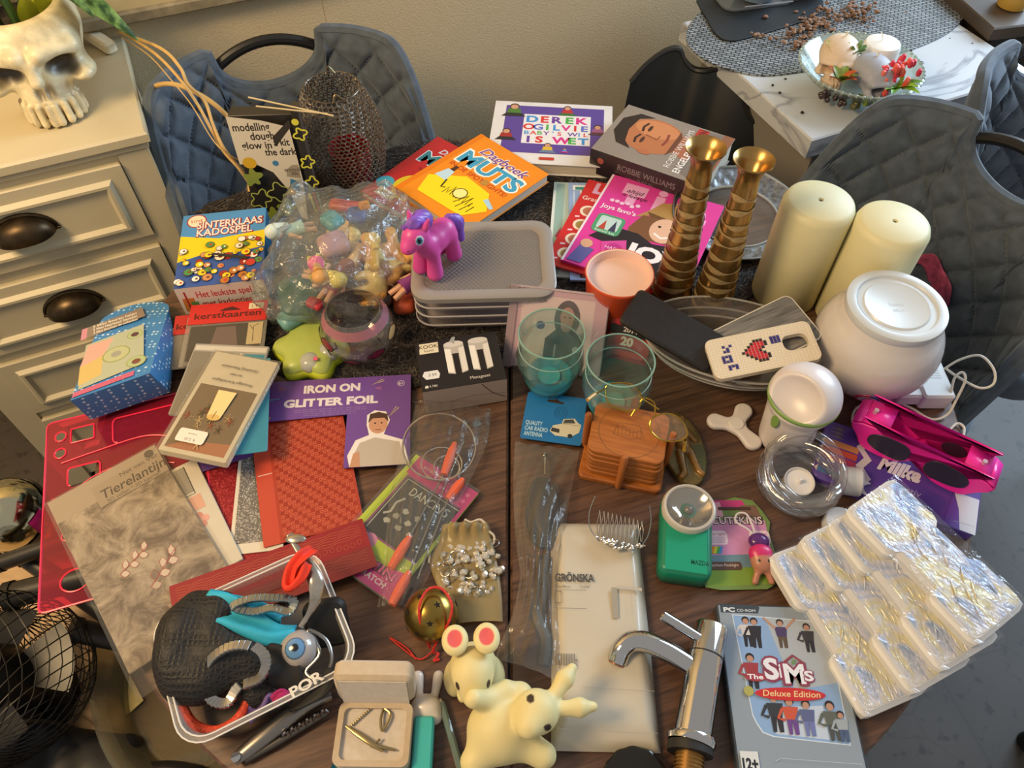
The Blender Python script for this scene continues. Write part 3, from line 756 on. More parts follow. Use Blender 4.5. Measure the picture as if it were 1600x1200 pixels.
succulent((1400, 138), 0.048, 9, 0.045, 0.008, '#86b02f', '#6aa035', 'bright green artificial succulent right of the grey skull candle', 0.35)
succulent((1330, 92), 0.062, 22, 0.034, 0.005, '#5f8a4c', '#7fa86a', 'bushy green artificial sprig behind the cream skull candle', 0.9, 'artificial_sprig')
succulent((1302, 84), 0.07, 5, 0.026, 0.012, '#a4a53c', '#8a9a3a', 'round leaved olive green sprig at the back of the glass bowl', 0.7, 'artificial_sprig')
cf = thing('artificial_flower', 'coral pink artificial flower leaning on the white pillar candle', 'artificial flower', M.Translation(T(1393, 122, 0.052)) @ M.Diagonal((1.25, 1.25, 1.25, 1)))
for k in range(46):
    a = random.uniform(0, 6.28); e = random.uniform(-0.2, 1.2); r_ = random.uniform(0.02, 0.038)
    q = MB(); q.ball((r_*math.cos(a)*math.cos(e), r_*math.sin(a)*math.cos(e)-0.008, r_*math.sin(e)), (0.0045, 0.0045, 0.007), 6, 4); q.build('petal', mat(random.choice(['#e8574f', '#f07a6b', '#d94058']), 0.5), cf)
gp = thing('artificial_grapes', 'small bunch of black to green artificial grapes at the front of the bowl', 'artificial fruit', M.Translation(T(1322, 158, 0.020)))
for k in range(44):
    t_ = random.random(); q = MB(); q.ball((-0.045+0.095*t_, random.uniform(-.012, .012)+0.01*math.cos(t_*5)+0.012-0.018*t_, random.uniform(-0.004, 0.012)), 0.0055, 7, 5)
    q.build('grape', mat('#3a2c30' if t_ < 0.55 else ('#5b5a34' if t_ < 0.75 else '#8ea63a'), 0.3), gp)
# black curved bin beside the marble table
bn = thing('plastic_bin', 'black plastic bin with a wavy curved rim beside the marble table', 'bin', M.Identity(4))
def bz(u, v, z): return P(u, v, z)
rim = [P(*q) for q in ((985, 128, .70), (1010, 100, .73), (1040, 80, .75), (1062, 78, .75), (1070, 95, .73), (1082, 108, .715), (1100, 112, .715), (1125, 109, .72), (1145, 124, .71), (1158, 145, .69), (1166, 172, .66), (1178, 190, .64), (1200, 200, .63))]
rs = spline(rim, 5); dn = V((-0.05, -0.12, -0.30)); q = MB()
vs = []; 
for p in rs: vs += [p, p+V((0.004, 0.016, 0.0)), p+dn*0.30, p+dn]
fs = []
for i in range(len(rs)-1):
    a = i*4; fs += [(a, a+4, a+5, a+1), (a+2, a+6, a+4, a), (a+3, a+7, a+6, a+2)]
q.add(vs, fs); q.build('bin_shell', mat('#161616', 0.35), bn, None, 50)
q = MB(); q.tube(rs, 0.005, 6); q.build('bin_rim', mat('#2a2a2b', 0.25), bn)
q = MB(); m1 = [P(*k) for k in ((990, 160, .58), (1150, 262, .52), (1250, 240, .50), (1190, 205, .62))]
q.add(m1+[p+V((0, 0.05, -0.5)) for p in m1], [(0, 1, 2, 3), (0, 4, 5, 1), (1, 5, 6, 2)]); q.build('bin_body', mat('#121212', 0.45), bn, None, 0)
# dark sideboard at the far right top
sb = thing('sideboard', 'dark brown sideboard top corner in the upper right', 'sideboard', axes(P(1505, 2, 0.78), P(1556, 47, 0.78)-P(1505, 2, 0.78), V((1, 0.3, 0))))
b = MB(); b.box(-0.4, 0.0, -0.03, 0.12, 0.5, 0.0, 0.003); b.build('sideboard_top', mat('#4d4238', 0.4, noise=0.15, scale=12), sb)
b = MB(); b.box(-0.36, 0.03, -0.77, 0.1, 0.47, -0.03, 0.002); b.build('sideboard_body', mat('#26211d', 0.5), sb)
b = MB(); b.lathe([(0, 0), (0.03, 0), (0.034, 0.02), (0.03, 0.05), (0, 0.055)], 20, cap=False); tag(b.build('candle_cup', mat('#c9a24a', 0.35), None, M.Translation(P(1580, 8, 0.782))), 'yellow candle cup on the dark sideboard, cut by the top edge', 'candle')
# small black furniture foot lower right
b = MB(); b.lathe([(0.0, 0.0), (0.022, 0.0), (0.024, 0.03), (0.02, 0.4), (0, 0.4)], 18, cap=False); tag(b.build('stool_leg', mat('#131417', 0.5), None, at(P(1606, 1162, 0.0), 0, 0, R(14))), 'black tubular stool leg on the floor at the lower right edge', 'stool leg')
# ------------------------------------------------------------------ low side bench with fan and dish
BZ = 0.50
bench = thing('side_bench', 'light wooden side bench left of the round table carrying a fan', 'bench', M.Translation((-0.72, 0.36, 0)))
b = MB(); b.box(-0.30, -0.42, BZ-0.025, 0.30, 0.26, BZ, 0.003); b.build('bench_top', woodmat('bench_wood', '#a98a66', '#cfb08a', 0.2, 9, 0.5, 8), bench)
for sx in (-0.26, 0.26):
    for sy in (-0.38, 0.22):
        b = MB(); b.box(sx-0.015, sy-0.015, 0, sx+0.015, sy+0.015, BZ-0.025, 0.002); b.build('leg', mat('#6b543d', 0.5, noise=0.2), bench)
fn = thing('desk_fan', 'black wire mesh desk fan at the lower left edge', 'fan', at(P(-6, 1060, BZ+0.115), R(20)))
WB = mat('#17140f', 0.45, 0.3)
for sg in (1, -1):
    q = MB()
    for k in range(34):
        a0 = 2*math.pi*k/34; pts = []
        for i in range(15):
            t_ = i/14; ph = 0.12+t_*(math.pi-0.24); a = a0+sg*1.9*t_
            pts.append((0.115*math.sin(ph)*math.cos(a), 0.115*math.sin(ph)*math.sin(a), 0.105*math.cos(ph)))
        q.tube(pts, 0.0009, 4)
    o = q.build('mesh_guard', WB, fn, M.Rotation(R(70), 4, 'X')); o['kind'] = 'stuff'
q = MB(); q.lathe([(0, -0.05), (0.04, -0.05), (0.045, 0.0), (0.03, 0.05), (0, 0.05)], 24, cap=False); q.build('motor', mat('#0e0d0c', 0.4), fn)
for k in range(4):
    q = MB()
    def bl(u, v, k=k):
        a = k*math.pi/2+(u-0.5)*1.0; r_ = 0.03+0.065*v
        return (r_*math.cos(a), r_*math.sin(a), 0.02*(u-0.5))
    q.grid(bl, 6, 4); q.build('fan_blade', mat('#1b1916', 0.35), fn)
q = MB(); q.lathe([(0, 0), (0.055, 0), (0.05, 0.012), (0.012, 0.016), (0.012, 0.03), (0, 0.03)], 24, cap=False); q.build('fan_foot', mat('#0e0d0c', 0.4), fn, M.Translation((0, 0, -0.114)))
# oval glass oven dish
gd = thing('oven_dish', 'clear glass oval oven dish lying on the wooden bench at lower left', 'dish', at(P(300, 1075, BZ), R(-62)))
def oval(r, z): return [(r*0.155*math.cos(2*math.pi*k/48), r*0.105*math.sin(2*math.pi*k/48), z) for k in range(48)]
q = MB(); rr_ = [oval(0.72, 0.001), oval(0.80, 0.004), oval(0.93, 0.045), oval(0.97, 0.05), oval(1.08, 0.052), oval(1.08, 0.058), oval(0.97, 0.057), oval(0.90, 0.047), oval(0.76, 0.009), oval(0.70, 0.007)]
vs = [p for r_ in rr_ for p in r_]; fs = [(i*48+k, i*48+(k+1) % 48, (i+1)*48+(k+1) % 48, (i+1)*48+k) for i in range(len(rr_)-1) for k in range(48)]
fs += [tuple(reversed(range(48))), tuple((len(rr_)-1)*48+k for k in range(48))]
q.add(vs, fs); q.build('dish_glass', film('#c9c6b0', 0.14, 0.05, 1.5), gd, None, 50)
q, m_ = MB(), None
pts_ = [P(*k) for k in ((180, 1012, BZ+.012), (224, 1094, BZ+.012), (196, 1120, BZ+.012), (174, 1060, BZ+.012))]
q.add(pts_+[p-V((0, 0, .002)) for p in pts_], [(3, 2, 1, 0), (4, 5, 6, 7), (0, 1, 5, 4), (1, 2, 6, 5), (2, 3, 7, 6), (3, 0, 4, 7)]); tag(q.build('paper_slip', mat('#c9b878', 0.7), None, None, 0), 'pale yellow paper slip lying in the glass oven dish', 'paper')
# chrome ball, tubes and black bag
ck = thing('chrome_ornament', 'round chrome ornament with black band at the left edge', 'ornament', M.Translation(P(18, 805, 0.60)))
q = MB(); q.ball((0, 0, 0), 0.055, 28, 18); q.build('chrome_ball', mat('#c9c2a2', 0.12, 1.0), ck, None, 180)
q = MB(); q.lathe([(0.0565, -0.006), (0.0565, 0.006)], 40, cap=False); q.build('black_band', mat('#111111', 0.4), ck, M.Rotation(R(25), 4, 'X'))
q = MB(); q.lathe([(0, -0.10), (0.03, -0.10), (0.025, -0.06), (0.02, -0.05)], 24, cap=False); q.build('ornament_foot', mat('#c9c2a2', 0.15, 1.0), ck)
q = MB(); q.grid(lambda u, v: (0.0565*math.cos(-0.5+0.5*u)*math.cos(-0.5+0.9*v), 0.0565*math.sin(-0.5+0.5*u)*math.cos(-0.5+0.9*v), 0.0565*math.sin(-0.5+0.9*v)), 6, 8); q.build('magenta_reflection', mat('#d61b8a', 0.25), ck, None, 180)  # magenta reflection on the chrome, painted as a coloured patch over the ball
tp = thing('folded_tripod', 'dark folded tripod with round black feet under the pink stencil', 'tripod', M.Identity(4))
for a_, b_, r_ in (((120, 985, BZ+.10), (190, 1000, BZ+.06), .016), ((20, 930, BZ+.12), (140, 900, BZ+.13), .018), ((0, 880, BZ+.12), (130, 835, BZ+.14), .012), ((40, 870, BZ+.10), (210, 990, BZ+.05), .014)):
    pa, pb = P(*a_), P(*b_); q = MB(); q.tube([pa, pb], r_, 14); lg = q.build('tripod_leg', mat('#2a2826', 0.45, 0.2), tp)
    q = MB(); d_ = (pa-pb).normalized(); q.tube([pa-d_*0.004, pa+d_*0.008], r_*1.12, 16); q.build('rubber_foot', mat('#0d0c0c', 0.6), lg)
bg = thing('black_bag', 'black nylon bag on the bench along the bottom left edge', 'bag', M.Translation(P(60, 1195, BZ)))
surf(lambda p: smin(smin(d_box(p, (-0.06, 0, 0.02), (0.09, 0.05, 0.045), 0.02), d_box(p, (0.07, -0.012, 0.0), (0.07, 0.05, 0.04), 0.02), 0.03), d_box(p, (0.16, -0.04, 0.0), (0.08, 0.04, 0.03), 0.015), 0.03)+0.003*np.sin(60*p[0]+35*p[1]), (-0.18, -0.1, -0.001), (0.26, 0.08, 0.08), 70, 'bag_body', mat('#121418', 0.5, noise=0.3, scale=40), bg)
# ================================================================== things on the round table: back half
def sheet(tl, tr, h, z):
    a, b = T(tl[0], tl[1], z), T(tr[0], tr[1], z); x = (b-a); wd = x.length; x.normalize(); y = V((0, 0, 1)).cross(x)
    o = a-y*h
    return M(((x.x, y.x, 0, o.x), (x.y, y.y, 0, o.y), (0, 0, 1, o.z), (0, 0, 0, 1))), wd
def book(name, label, cat, m, w, h, th, cover, pages='#cfc6b4', spine='L', group=None, rough=0.35):
    """book lying flat: frame m is the lower left corner of the TOP face"""
    t = thing(name, label, cat, m @ M.Translation((0, 0, -th)), group)
    cv = mat(cover, rough, noise=0.04, scale=30, coat=0.2); k = 0.0018
    q = MB(); q.box(0, 0, th-k, w, h, th, 0.0004); q.build('front_cover', cv, t)
    q = MB(); q.box(0, 0, 0, w, h, k, 0.0004); q.build('back_cover', cv, t)
    if spine == 'L':
        q = MB(); q.box(0, 0, k, k, h, th-k); q.build('spine', cv, t)
    elif spine == 'R':
        q = MB(); q.box(w-k, 0, k, w, h, th-k); q.build('spine', cv, t)
    q = MB(); q.box(k, 0.003, k, w-k, h-0.003, th-k); q.build('page_block', mat(pages, 0.8, noise=0.15, scale=300, stretch=(0.05, 0.05, 1)), t)
    return t
def packet(name, label, cat, m, w, h, th, col, rough=0.4, r=0.002, group=None, bev=0.0008, part='card'):
    t = thing(name, label, cat, m @ M.Translation((0, 0, -th)), group)
    q = MB(); q.prism(rrect(0, 0, w, h, r, 3), 0, th, min(bev, th*0.3)); q.build(part, mat(col, rough, noise=0.04, scale=40), t)
    return t
# ------------------------------------------------------------------ furry mat
ol = [(300, 338), (330, 480), (420, 575), (520, 606), (640, 606), (790, 560), (1000, 500), (1165, 470), (1186, 420), (1130, 380), (1060, 300), (960, 238), (850, 222), (640, 226), (540, 255), (400, 295)]
q, m_ = flat_outline(ol, 0.0, 0.005, 3, 0.001)
fur = thing('furry_mat', 'dark grey shaggy fur mat under the goods on the table back', 'mat', m_)
q.build('mat_backing', mat('#241f1e', 0.95, noise=0.3, scale=40), fur)
poly = [T(u, v) for u, v in ol]
def inside(x, y):
    c = False; n = len(poly); j = n-1
    for i in range(n):
        a, b = poly[i], poly[j]
        if (a.y > y) != (b.y > y) and x < (b.x-a.x)*(y-a.y)/(b.y-a.y)+a.x: c = not c
        j = i
    return c
xs_ = [p.x for p in poly]; ys_ = [p.y for p in poly]; q = MB(); n_ = 0
cx_, cy_ = m_.translation.x, m_.translation.y
while n_ < 42000:
    x = random.uniform(min(xs_)-.006, max(xs_)+.006); y = random.uniform(min(ys_)-.006, max(ys_)+.006)
    if not inside(x, y): continue
    a = random.gauss(0.9, 0.9)+4*math.sin(7*x+3*y); l = random.uniform(0.009, 0.020); wv = 0.0008
    dx, dy = math.cos(a)*l, math.sin(a)*l; hz = random.uniform(0.0015, 0.0055)
    q.add([(x-cx_-dy/l*wv, y-cy_+dx/l*wv, 0), (x-cx_+dy/l*wv, y-cy_-dx/l*wv, 0), (x-cx_+dx, y-cy_+dy, hz)], [(0, 1, 2)], random.choice(['#2b2625', '#39332f', '#4a433e', '#231f1e', '#241f1d', '#6e665f']))
    n_ += 1
o = q.build('fur', attr_mat(0.8, 0, 0.1, 60, 0), fur, None, 0, 'stuff')
# ------------------------------------------------------------------ books
def lines(pr, x0, x1, y, n, dy, col, wd=0.004):
    for k in range(n): pr.line([(x0, y-k*dy), (x1-(0.1*(k % 2))*(x1-x0), y-k*dy)], wd, col)
m, w_ = sheet((684, 213), (792, 268), 0.20, 0.022)
t = book('hardcover_book', 'red hardcover diary book with yellow circle half under the orange book', 'book', m, w_, 0.20, 0.014, '#b5222a', group='diary books')
pr = Print(w_, 0.20, 0.0142)
pr.text('Dagboek', 0.42, 0.82, 0.07, '#c9d3e6', shear=0.25, bold=0.02).text('MUTS', 0.47, 0.63, 0.16, '#d8e6ee', bold=0.06, fit=0.76).text('MUTS', 0.47, 0.63, 0.16, '#2f7a8a', bold=0.02, fit=0.74)
pr.text('NOPEREN', 0.35, 0.53, 0.035, '#7d141b', bold=0.01).circle(0.4, 0.30, 0.22, '#d9c22a').circle(0.10, 0.22, 0.10, '#4aa0b8').text('M', 0.10, 0.20, 0.05, '#e8eef0')
for k in range(5): pr.line([(0.3+0.05*k, 0.30+0.05*math.sin(k)), (0.36+0.05*k, 0.38), (0.42+0.04*k, 0.28)], 0.010, '#5a4a1c')
pr.rect(0.12, 0.06, 0.36, 0.16, '#cdbfa0').text('NIET', 0.24, 0.09, 0.04, '#3a2a22', bold=0.02); pr.done(t, 0.35)
m, w_ = sheet((752, 209), (858, 272), 0.205, 0.051)
t = book('hardcover_book', 'orange hardcover diary book with blue title and yellow drawing', 'book', m, w_, 0.205, 0.018, '#e98a17', group='diary books')
pr = Print(w_, 0.205, 0.0182)
pr.rect(0.0, 0, 0.06, 1, '#e27a10')
pr.text('Dagboek', 0.54, 0.80, 0.095, '#f6ead0', shear=0.3, bold=0.06, fit=0.66).text('Dagboek', 0.54, 0.80, 0.095, '#7a4a9a', shear=0.3, bold=0.015, fit=0.64)
pr.text('MUTS', 0.53, 0.60, 0.18, '#f2f0e2', bold=0.08, fit=0.86).text('MUTS', 0.53, 0.605, 0.165, '#3f9cc4', bold=0.035, fit=0.82)
pr.text('IN DE SPOTLIGHTS!', 0.52, 0.52, 0.05, '#c23a1a', bold=0.01, fit=0.80).circle(0.62, 0.545, 0.045, '#b8873a')
pr.poly([(0.10, 0.30), (0.42, 0.50), (0.78, 0.47), (0.95, 0.30), (0.80, 0.12), (0.2, 0.10)], '#f0d81c')
pr.poly([(0.18, 0.47), (0.27, 0.47), (0.30, 0.34), (0.14, 0.34)], '#bcd8e6').poly([(0.2, 0.47), (0.26, 0.47), (0.25, 0.54), (0.21, 0.54)], '#4a2c1c')
pr.poly([(0.80, 0.38), (0.95, 0.33), (0.97, 0.36), (0.83, 0.42)], '#a9cfe2')
for k in range(9):
    a = k*0.7; pr.line([(0.38+0.05*k+0.03*math.cos(a), 0.22+0.06*math.sin(a)), (0.41+0.05*k, 0.31+0.04*math.sin(2*a)), (0.45+0.045*k, 0.24)], 0.010, '#5a4410')
pr.circle(0.56, 0.31, 0.07, '#f4e890').line(circ(0.56, 0.31, 0.075, 0.062, 14), 0.010, '#4a3a10', True).line([(0.3, 0.36), (0.34, 0.26), (0.38, 0.28)], 0.018, '#3a2c10'); pr.done(t, 0.35)
m, w_ = sheet((775, 157), (957, 166), 0.188, 0.031)
t = book('paperback_book', 'white paperback with purple panel and multicoloured capitals, children around', 'book', m, w_, 0.188, 0.024, '#dcd9d8')
pr = Print(w_, 0.188, 0.0242); PU = '#5a4596'
pr.rect(0.10, 0.16, 0.93, 0.93, PU).rect(0.26, 0.31, 0.82, 0.79, '#e4e2e4')
cs_ = ['#3f8ed0', '#d23a3a', '#6a3f9a', '#4aa84a', '#d2348a']
pr.letters('DEREK', 0.28, 0.66, 0.105, cs_, 0.52, 0.04); pr.letters('OGILVIE', 0.27, 0.54, 0.09, ['#d23a3a', '#5a6ac0', '#4aa84a', '#3f8ed0', '#d2348a'], 0.54, 0.035)
pr.letters("BABY'S WIL", 0.27, 0.455, 0.06, ['#3f8ed0', '#d23a3a', '#4aa84a', '#6a3f9a'], 0.54, 0.02); pr.letters('IS WET', 0.27, 0.33, 0.10, ['#6a3f9a', '#d23a3a', '#d2348a', '#d2348a', '#4aa84a', '#3f8ed0'], 0.54, 0.04)
def kid(x, y, s_, top, leg, skin='#c9977a', hair='#3a2620'):
    pr.poly([(x-s_*.5, y), (x+s_*.5, y), (x+s_*.38, y+s_*.75), (x-s_*.38, y+s_*.75)], top).poly([(x-s_*.8, y-s_*.3), (x+s_*.8, y-s_*.3), (x+s_*.5, y+s_*.15), (x-s_*.5, y+s_*.15)], leg)
    pr.circle(x, y+s_*1.03, s_*.31, hair).circle(x, y+s_*0.95, s_*.25, skin)
kid(0.17, 0.78, 0.13, '#4c7a35', '#2b2b2f'); kid(0.62, 0.82, 0.10, '#b92c34', '#3a6a3a'); kid(0.88, 0.52, 0.10, '#9a5a8a', '#5a3a3a'); kid(0.13, 0.38, 0.11, '#a03030', '#2b2b2f'); kid(0.48, 0.20, 0.09, '#d8b436', '#6a7a9a'); kid(0.90, 0.12, 0.10, '#8a9a6a', '#c02a5a'); kid(0.62, 0.20, 0.04, '#3f8ed0', '#d2348a')
pr.rect(0.42, 0.06, 0.54, 0.10, '#c03a30'); pr.done(t, 0.3)
m, w_, h_ = fr((1098, 292, .062), (1149, 217, .062), (930, 224, .062))
t = book('paperback_book', 'thick grey brown biography paperback with a sideways face, black spine', 'book', m, w_, h_, 0.048, '#8d8278', spine='N')
q = MB(); q.box(-0.0015, 0, 0, 0, h_, 0.048); q.build('spine', mat('#2c2126', 0.35), t)
pr = Print(w_, h_, 0.0482)
pr.poly([(0.12, 0.30), (0.95, 0.30), (1, 0.0), (0, 0.0)], '#7a6f68').poly([(0, 0.06), (0, 0), (1, 0), (1, 0.1), (0.6, 0.05)], '#8a5a40')
pr.poly(circ(0.56, 0.62, 0.33, 0.27, 22), '#b5714a').poly([(0.22, 0.72), (0.25, 0.86), (0.45, 0.95), (0.72, 0.95), (0.9, 0.84), (0.90, 0.70), (0.80, 0.82), (0.55, 0.84), (0.33, 0.80)], '#2c211e').poly([(0.40, 0.40), (0.72, 0.40), (0.86, 0.25), (0.3, 0.25)], '#a5654a')
pr.poly(circ(0.70, 0.62, 0.16, 0.2, 16), '#c98458')
for x in (0.44, 0.68): pr.poly(circ(x, 0.68, 0.065, 0.016, 12), '#4a2c22').line([(x-.09, 0.725), (x, 0.74), (x+.09, 0.72)], 0.03, '#3a241c')
pr.line([(0.55, 0.68), (0.52, 0.57), (0.60, 0.565)], 0.02, '#8a4f36').line([(0.45, 0.50), (0.56, 0.49), (0.68, 0.505)], 0.03, '#8a4038').poly(circ(0.24, 0.60, 0.045, 0.06, 10), '#b06a48').poly([(0.3, 0.43), (0.8, 0.43), (0.7, 0.39), (0.42, 0.39)], '#6a4030')
pr.text('ROBBIE WILLIAMS', 0.5, 0.335, 0.05, '#e6e2dc', fit=0.78).text('ENGELEN', 0.30, 0.235, 0.06, '#ece8e2', bold=0.02, fit=0.46).rect(0.54, 0.22, 0.97, 0.315, '#b5302c').text('DEMONEN', 0.76, 0.235, 0.055, '#3a1414', bold=0.02, fit=0.40); pr.done(t, 0.3)
pr = Print(h_, 0.048, 0)
pr.text('ROBBIE WILLIAMS', 0.52, 0.50, 0.26, '#8d868a', fit=0.52).text('ENGELEN', 0.52, 0.16, 0.24, '#7a7478', fit=0.14).circle(0.10, 0.62, 0.03, '#a5554a'); pr.done(t, 0.35, M(((0, 0, -1, -0.0018), (-1, 0, 0, h_), (0, 1, 0, 0), (0, 0, 0, 1))))
# ------------------------------------------------------------------ magazines
def mag(label, tl, tr, h, z, th, col, name='magazine'):
    m, w = sheet(tl, tr, h, z); return packet(name, label, 'magazine', m, w, h, th, col, 0.3, 0.001, 'magazines in a fanned pile', 0.0002, 'cover'), w
t, w_ = mag('pale green magazine at the bottom of the fanned magazines', (866, 284), (1010, 292), 0.235, 0.012, 0.004, '#b9cfcb')
pr = Print(w_, .235, 0.0041); pr.rect(0.03, 0.02, 0.12, 0.98, '#93b5b0').rect(0.0, .3, .03, .9, '#d8e2e0').poly([(.05, .4), (.11, .35), (.11, .5)], '#a03a5a'); pr.done(t, .3)
t, w_ = mag('light blue magazine with teal letter left of the red magazine', (888, 285), (1030, 288), 0.240, 0.017, 0.004, '#8fabd8')
pr = Print(w_, .240, 0.0041); pr.text('T', .17, .80, .16, '#e8eef6', bold=.08).text('T', .17, .81, .14, '#2f8f86', bold=.04).line([(.05, .3), (.06, .9)], .02, '#c0cfe6').rect(.10, .02, .5, .16, '#3a3a48').rect(.13, .03, .5, .13, '#b58a5a').poly([(.13, .03), (.4, .13), (.5, .03)], '#c03a30').text('G', .10, .45, .08, '#4a5a7a'); pr.done(t, .3)
t, w_ = mag('red magazine with little round pictures beside the pink magazine', (920, 280), (1085, 322), 0.225, 0.022, 0.004, '#c8262b')
pr = Print(w_, .225, 0.0041); pr.text('L', .14, .86, .12, '#d7a8cc', bold=.05).text('Gratis', .12, .76, .045, '#f0d8d0', bold=.01)
for k in range(4): pr.circle(.14, .64-.165*k, .075, '#ead9c4').circle(.14, .64-.165*k, .05, '#9a8a4a' if k % 2 else '#b5705a').line([(.05, .55-.16*k), (.09, .56-.16*k)], .02, '#f0c8d0')
pr.done(t, .3)
t, w_ = mag('pink girls magazine with a smiling girl in a brown hat', (957, 272), (1132, 322), 0.236, 0.028, 0.005, '#d83a9a')
pr = Print(w_, .236, 0.0051)
pr.line([(.012, 0), (.012, 1)], .018, '#e8e0e4')
pr.rect(.16, .83, .36, .95, '#e9a6d6').rect(.22, .72, .30, .83, '#e9a6d6').rect(.45, .70, .53, .90, '#e9a6d6').circle(.49, .94, .04, '#e9a6d6').text('na', .76, .74, .2, '#e9a6d6', bold=.06)
pr.poly([(.36, .62), (.46, .74), (.52, .84), (.66, .88), (.76, .82), (.88, .72), (.93, .60), (.80, .64), (.52, .70)], '#b08a52').poly([(.44, .71), (.84, .66), (.80, .60), (.5, .64)], '#6a4a2a')
pr.poly([(.42, .66), (.36, .50), (.38, .36), (.46, .33), (.55, .42), (.85, .44), (.86, .62), (.7, .68)], '#7a5236').poly(circ(.64, .56, .12, .13, 18), '#e0b59a').line([(.57, .51), (.64, .48), (.71, .515)], .022, '#f4ece6').circle(.59, .59, .014, '#3a2a22').circle(.69, .595, .014, '#3a2a22')
pr.poly([(.10, .30), (.22, .46), (.46, .46), (.60, .40), (.72, .42), (.95, .36), (1, .2), (.95, 0), (.42, 0), (.40, .22), (.26, .28)], '#26202a')
pr.text('JOY', .66, .22, .14, '#f2eef2', bold=.05, fit=.50).text('is voor', .52, .13, .06, '#e8d8e4', shear=.3).text('nu', .82, .10, .05, '#e8d8e4', shear=.3).text('altijd', .26, .85, .045, '#26202a', shear=.3).text('n feestje', .28, .80, .04, '#26202a', shear=.3).text("Joys favo's", .21, .62, .045, '#f4e4ee', bold=.02)
for k in range(6): pr.circle(.12+.045*k, .72+.02*math.sin(3*k), .02, '#f0c8e4')
pr.poly(rrect(.08, .36, .32, .56, .04), '#4f9a72').poly(rrect(.11, .40, .29, .54, .02), '#bcd6d2').poly([(.13, .40), (.19, .40), (.17, .50)], '#b5483a').poly([(.22, .40), (.28, .40), (.25, .52)], '#3a3a5a').text('festival kat', .20, .37, .025, '#e8f0e8')
pr.poly([(.22, .28), (.40, .36), (.46, .20), (.28, .12)], '#d24a9e').circle(.34, .24, .07, '#b8328a').text('HAPPY', .34, .23, .03, '#f0c8e0')
pr.poly([(.04, .02), (.16, .02), (.20, .18), (.08, .20)], '#5a5a9a').circle(.12, .22, .05, '#d0a486').poly([(.66, .02), (.95, .02), (.9, .12), (.7, .10)], '#cfa088'); pr.done(t, .25)
# ------------------------------------------------------------------ modelling dough kit
a, b_, c = T(404, 345, 0.0), T(517, 341, 0.0), None
x = (b_-a).normalized(); up = (V((0, 0.10, 1))).normalized(); WD = (b_-a).length
hh = 0.205
m = axes(a, x, up)
t = thing('dough_kit', 'black modelling dough kit box with torn white label standing by the chair', 'craft kit', m)
q = MB(); q.box(0, 0, -0.030, WD*0.79, hh-0.012, 0.0, 0.001); q.build('box_body', mat('#2a2622', 0.35, noise=0.15, scale=30), t)
q = MB(); q.prism([(WD*0.76+0.016*math.sin(k*0.4)*0+0.014*math.cos(-math.pi/2+math.pi*k/8), 0.012*math.sin(-math.pi/2+math.pi*k/8)) for k in range(9)]+[(WD*.76, .012), (WD*.76, -.012)][:0], 0, hh, 0.0)
q.build('rolled_side', mat('#332e29', 0.3), t, M(((1, 0, 0, 0.004), (0, 0, 1, 0), (0, 1, 0, -0.006), (0, 0, 0, 1))))
pr = Print(WD, hh, 0.0003)
pr.poly([(0, .56), (0, .96), (.42, .92), (.74, .86), (.76, .40), (.70, .02), (.62, .05), (.55, .30), (.40, .48), (.2, .56)], '#cfc8b8').poly([(.50, .78), (.76, .92), (.76, .86), (.52, .70)], '#332e29')
pr.text('modelling', .27, .84, .065, '#2a2522', bold=.02, fit=.46).text('dough', .38, .765, .065, '#2a2522', bold=.02, fit=.30).text('glow in', .28, .69, .06, '#2a2522', bold=.02, fit=.38).text('a kit', .60, .71, .06, '#2a2522', bold=.02, fit=.20).text('the dark', .56, .63, .06, '#2a2522', bold=.02, fit=.40)
pr.poly(circ(.13, .57, .09, .05, 12), '#c9a022').circle(.46, .56, .04, '#3a7aa8').poly([(.56, .44), (.74, .42), (.74, .54), (.66, .54), (.58, .50)], '#9a9080').text('animal', .65, .485, .035, '#3a332c').text('life', .68, .45, .035, '#3a332c').poly([(.56, .32), (.70, .30), (.68, .40), (.60, .42)], '#3a7aa8').circle(.58, .30, .05, '#c9a022')
def blob(cx, cy, r, n, fill=None, line_='#a9b45a', wd=.016, ph=0):
    pts = [(cx+r*(1+.28*math.sin(n*a+ph)+.15*math.sin(2*a))*math.cos(a), cy+r*.62*(1+.28*math.sin(n*a+ph)+.15*math.sin(2*a))*math.sin(a)) for a in [2*math.pi*k/26 for k in range(26)]]
    if fill: pr.poly(pts, fill)
    else: pr.line(pts, wd, line_, True)
blob(.12, .44, .11, 5, '#7d8a34'); blob(.40, .30, .12, 4, None, ph=1); blob(.14, .24, .12, 5, None, ph=2); blob(.46, .16, .11, 4, '#7d8a34', ph=2); blob(.24, .08, .11, 5, '#7d8a34', ph=.5)
blob(.86, .80, .07, 4, None, '#d6d24a', .022, .3); blob(.87, .56, .075, 5, None, '#d6d24a', .022, 1.3); blob(.87, .38, .07, 4, None, '#d6d24a', .022, 2.2); pr.circle(.83, .90, .045, '#d6d24a')
pr.line([(.84, .10), (.80, .28)], .035, '#d6c92a').line([(.89, .11), (.86, .29)], .035, '#c2342c').line([(.92, .14), (.91, .29)], .025, '#8fb59a')
pr.done(t, .3, M.Translation((0, 0, .009)))
for k, (u0, v0, u1, v1) in enumerate(((388, 152, 521, 181), (400, 166, 512, 178))):
    q = MB(); q.tube([T(u0, v0, .218), T(u1, v1, .206)], 0.0013, 6); tag(q.build('wooden_skewer', mat('#c9b78e', 0.6), None), ['long wooden skewer lying across the dough kit top', 'shorter wooden skewer tied below the long one on the dough kit'][k], 'skewer')
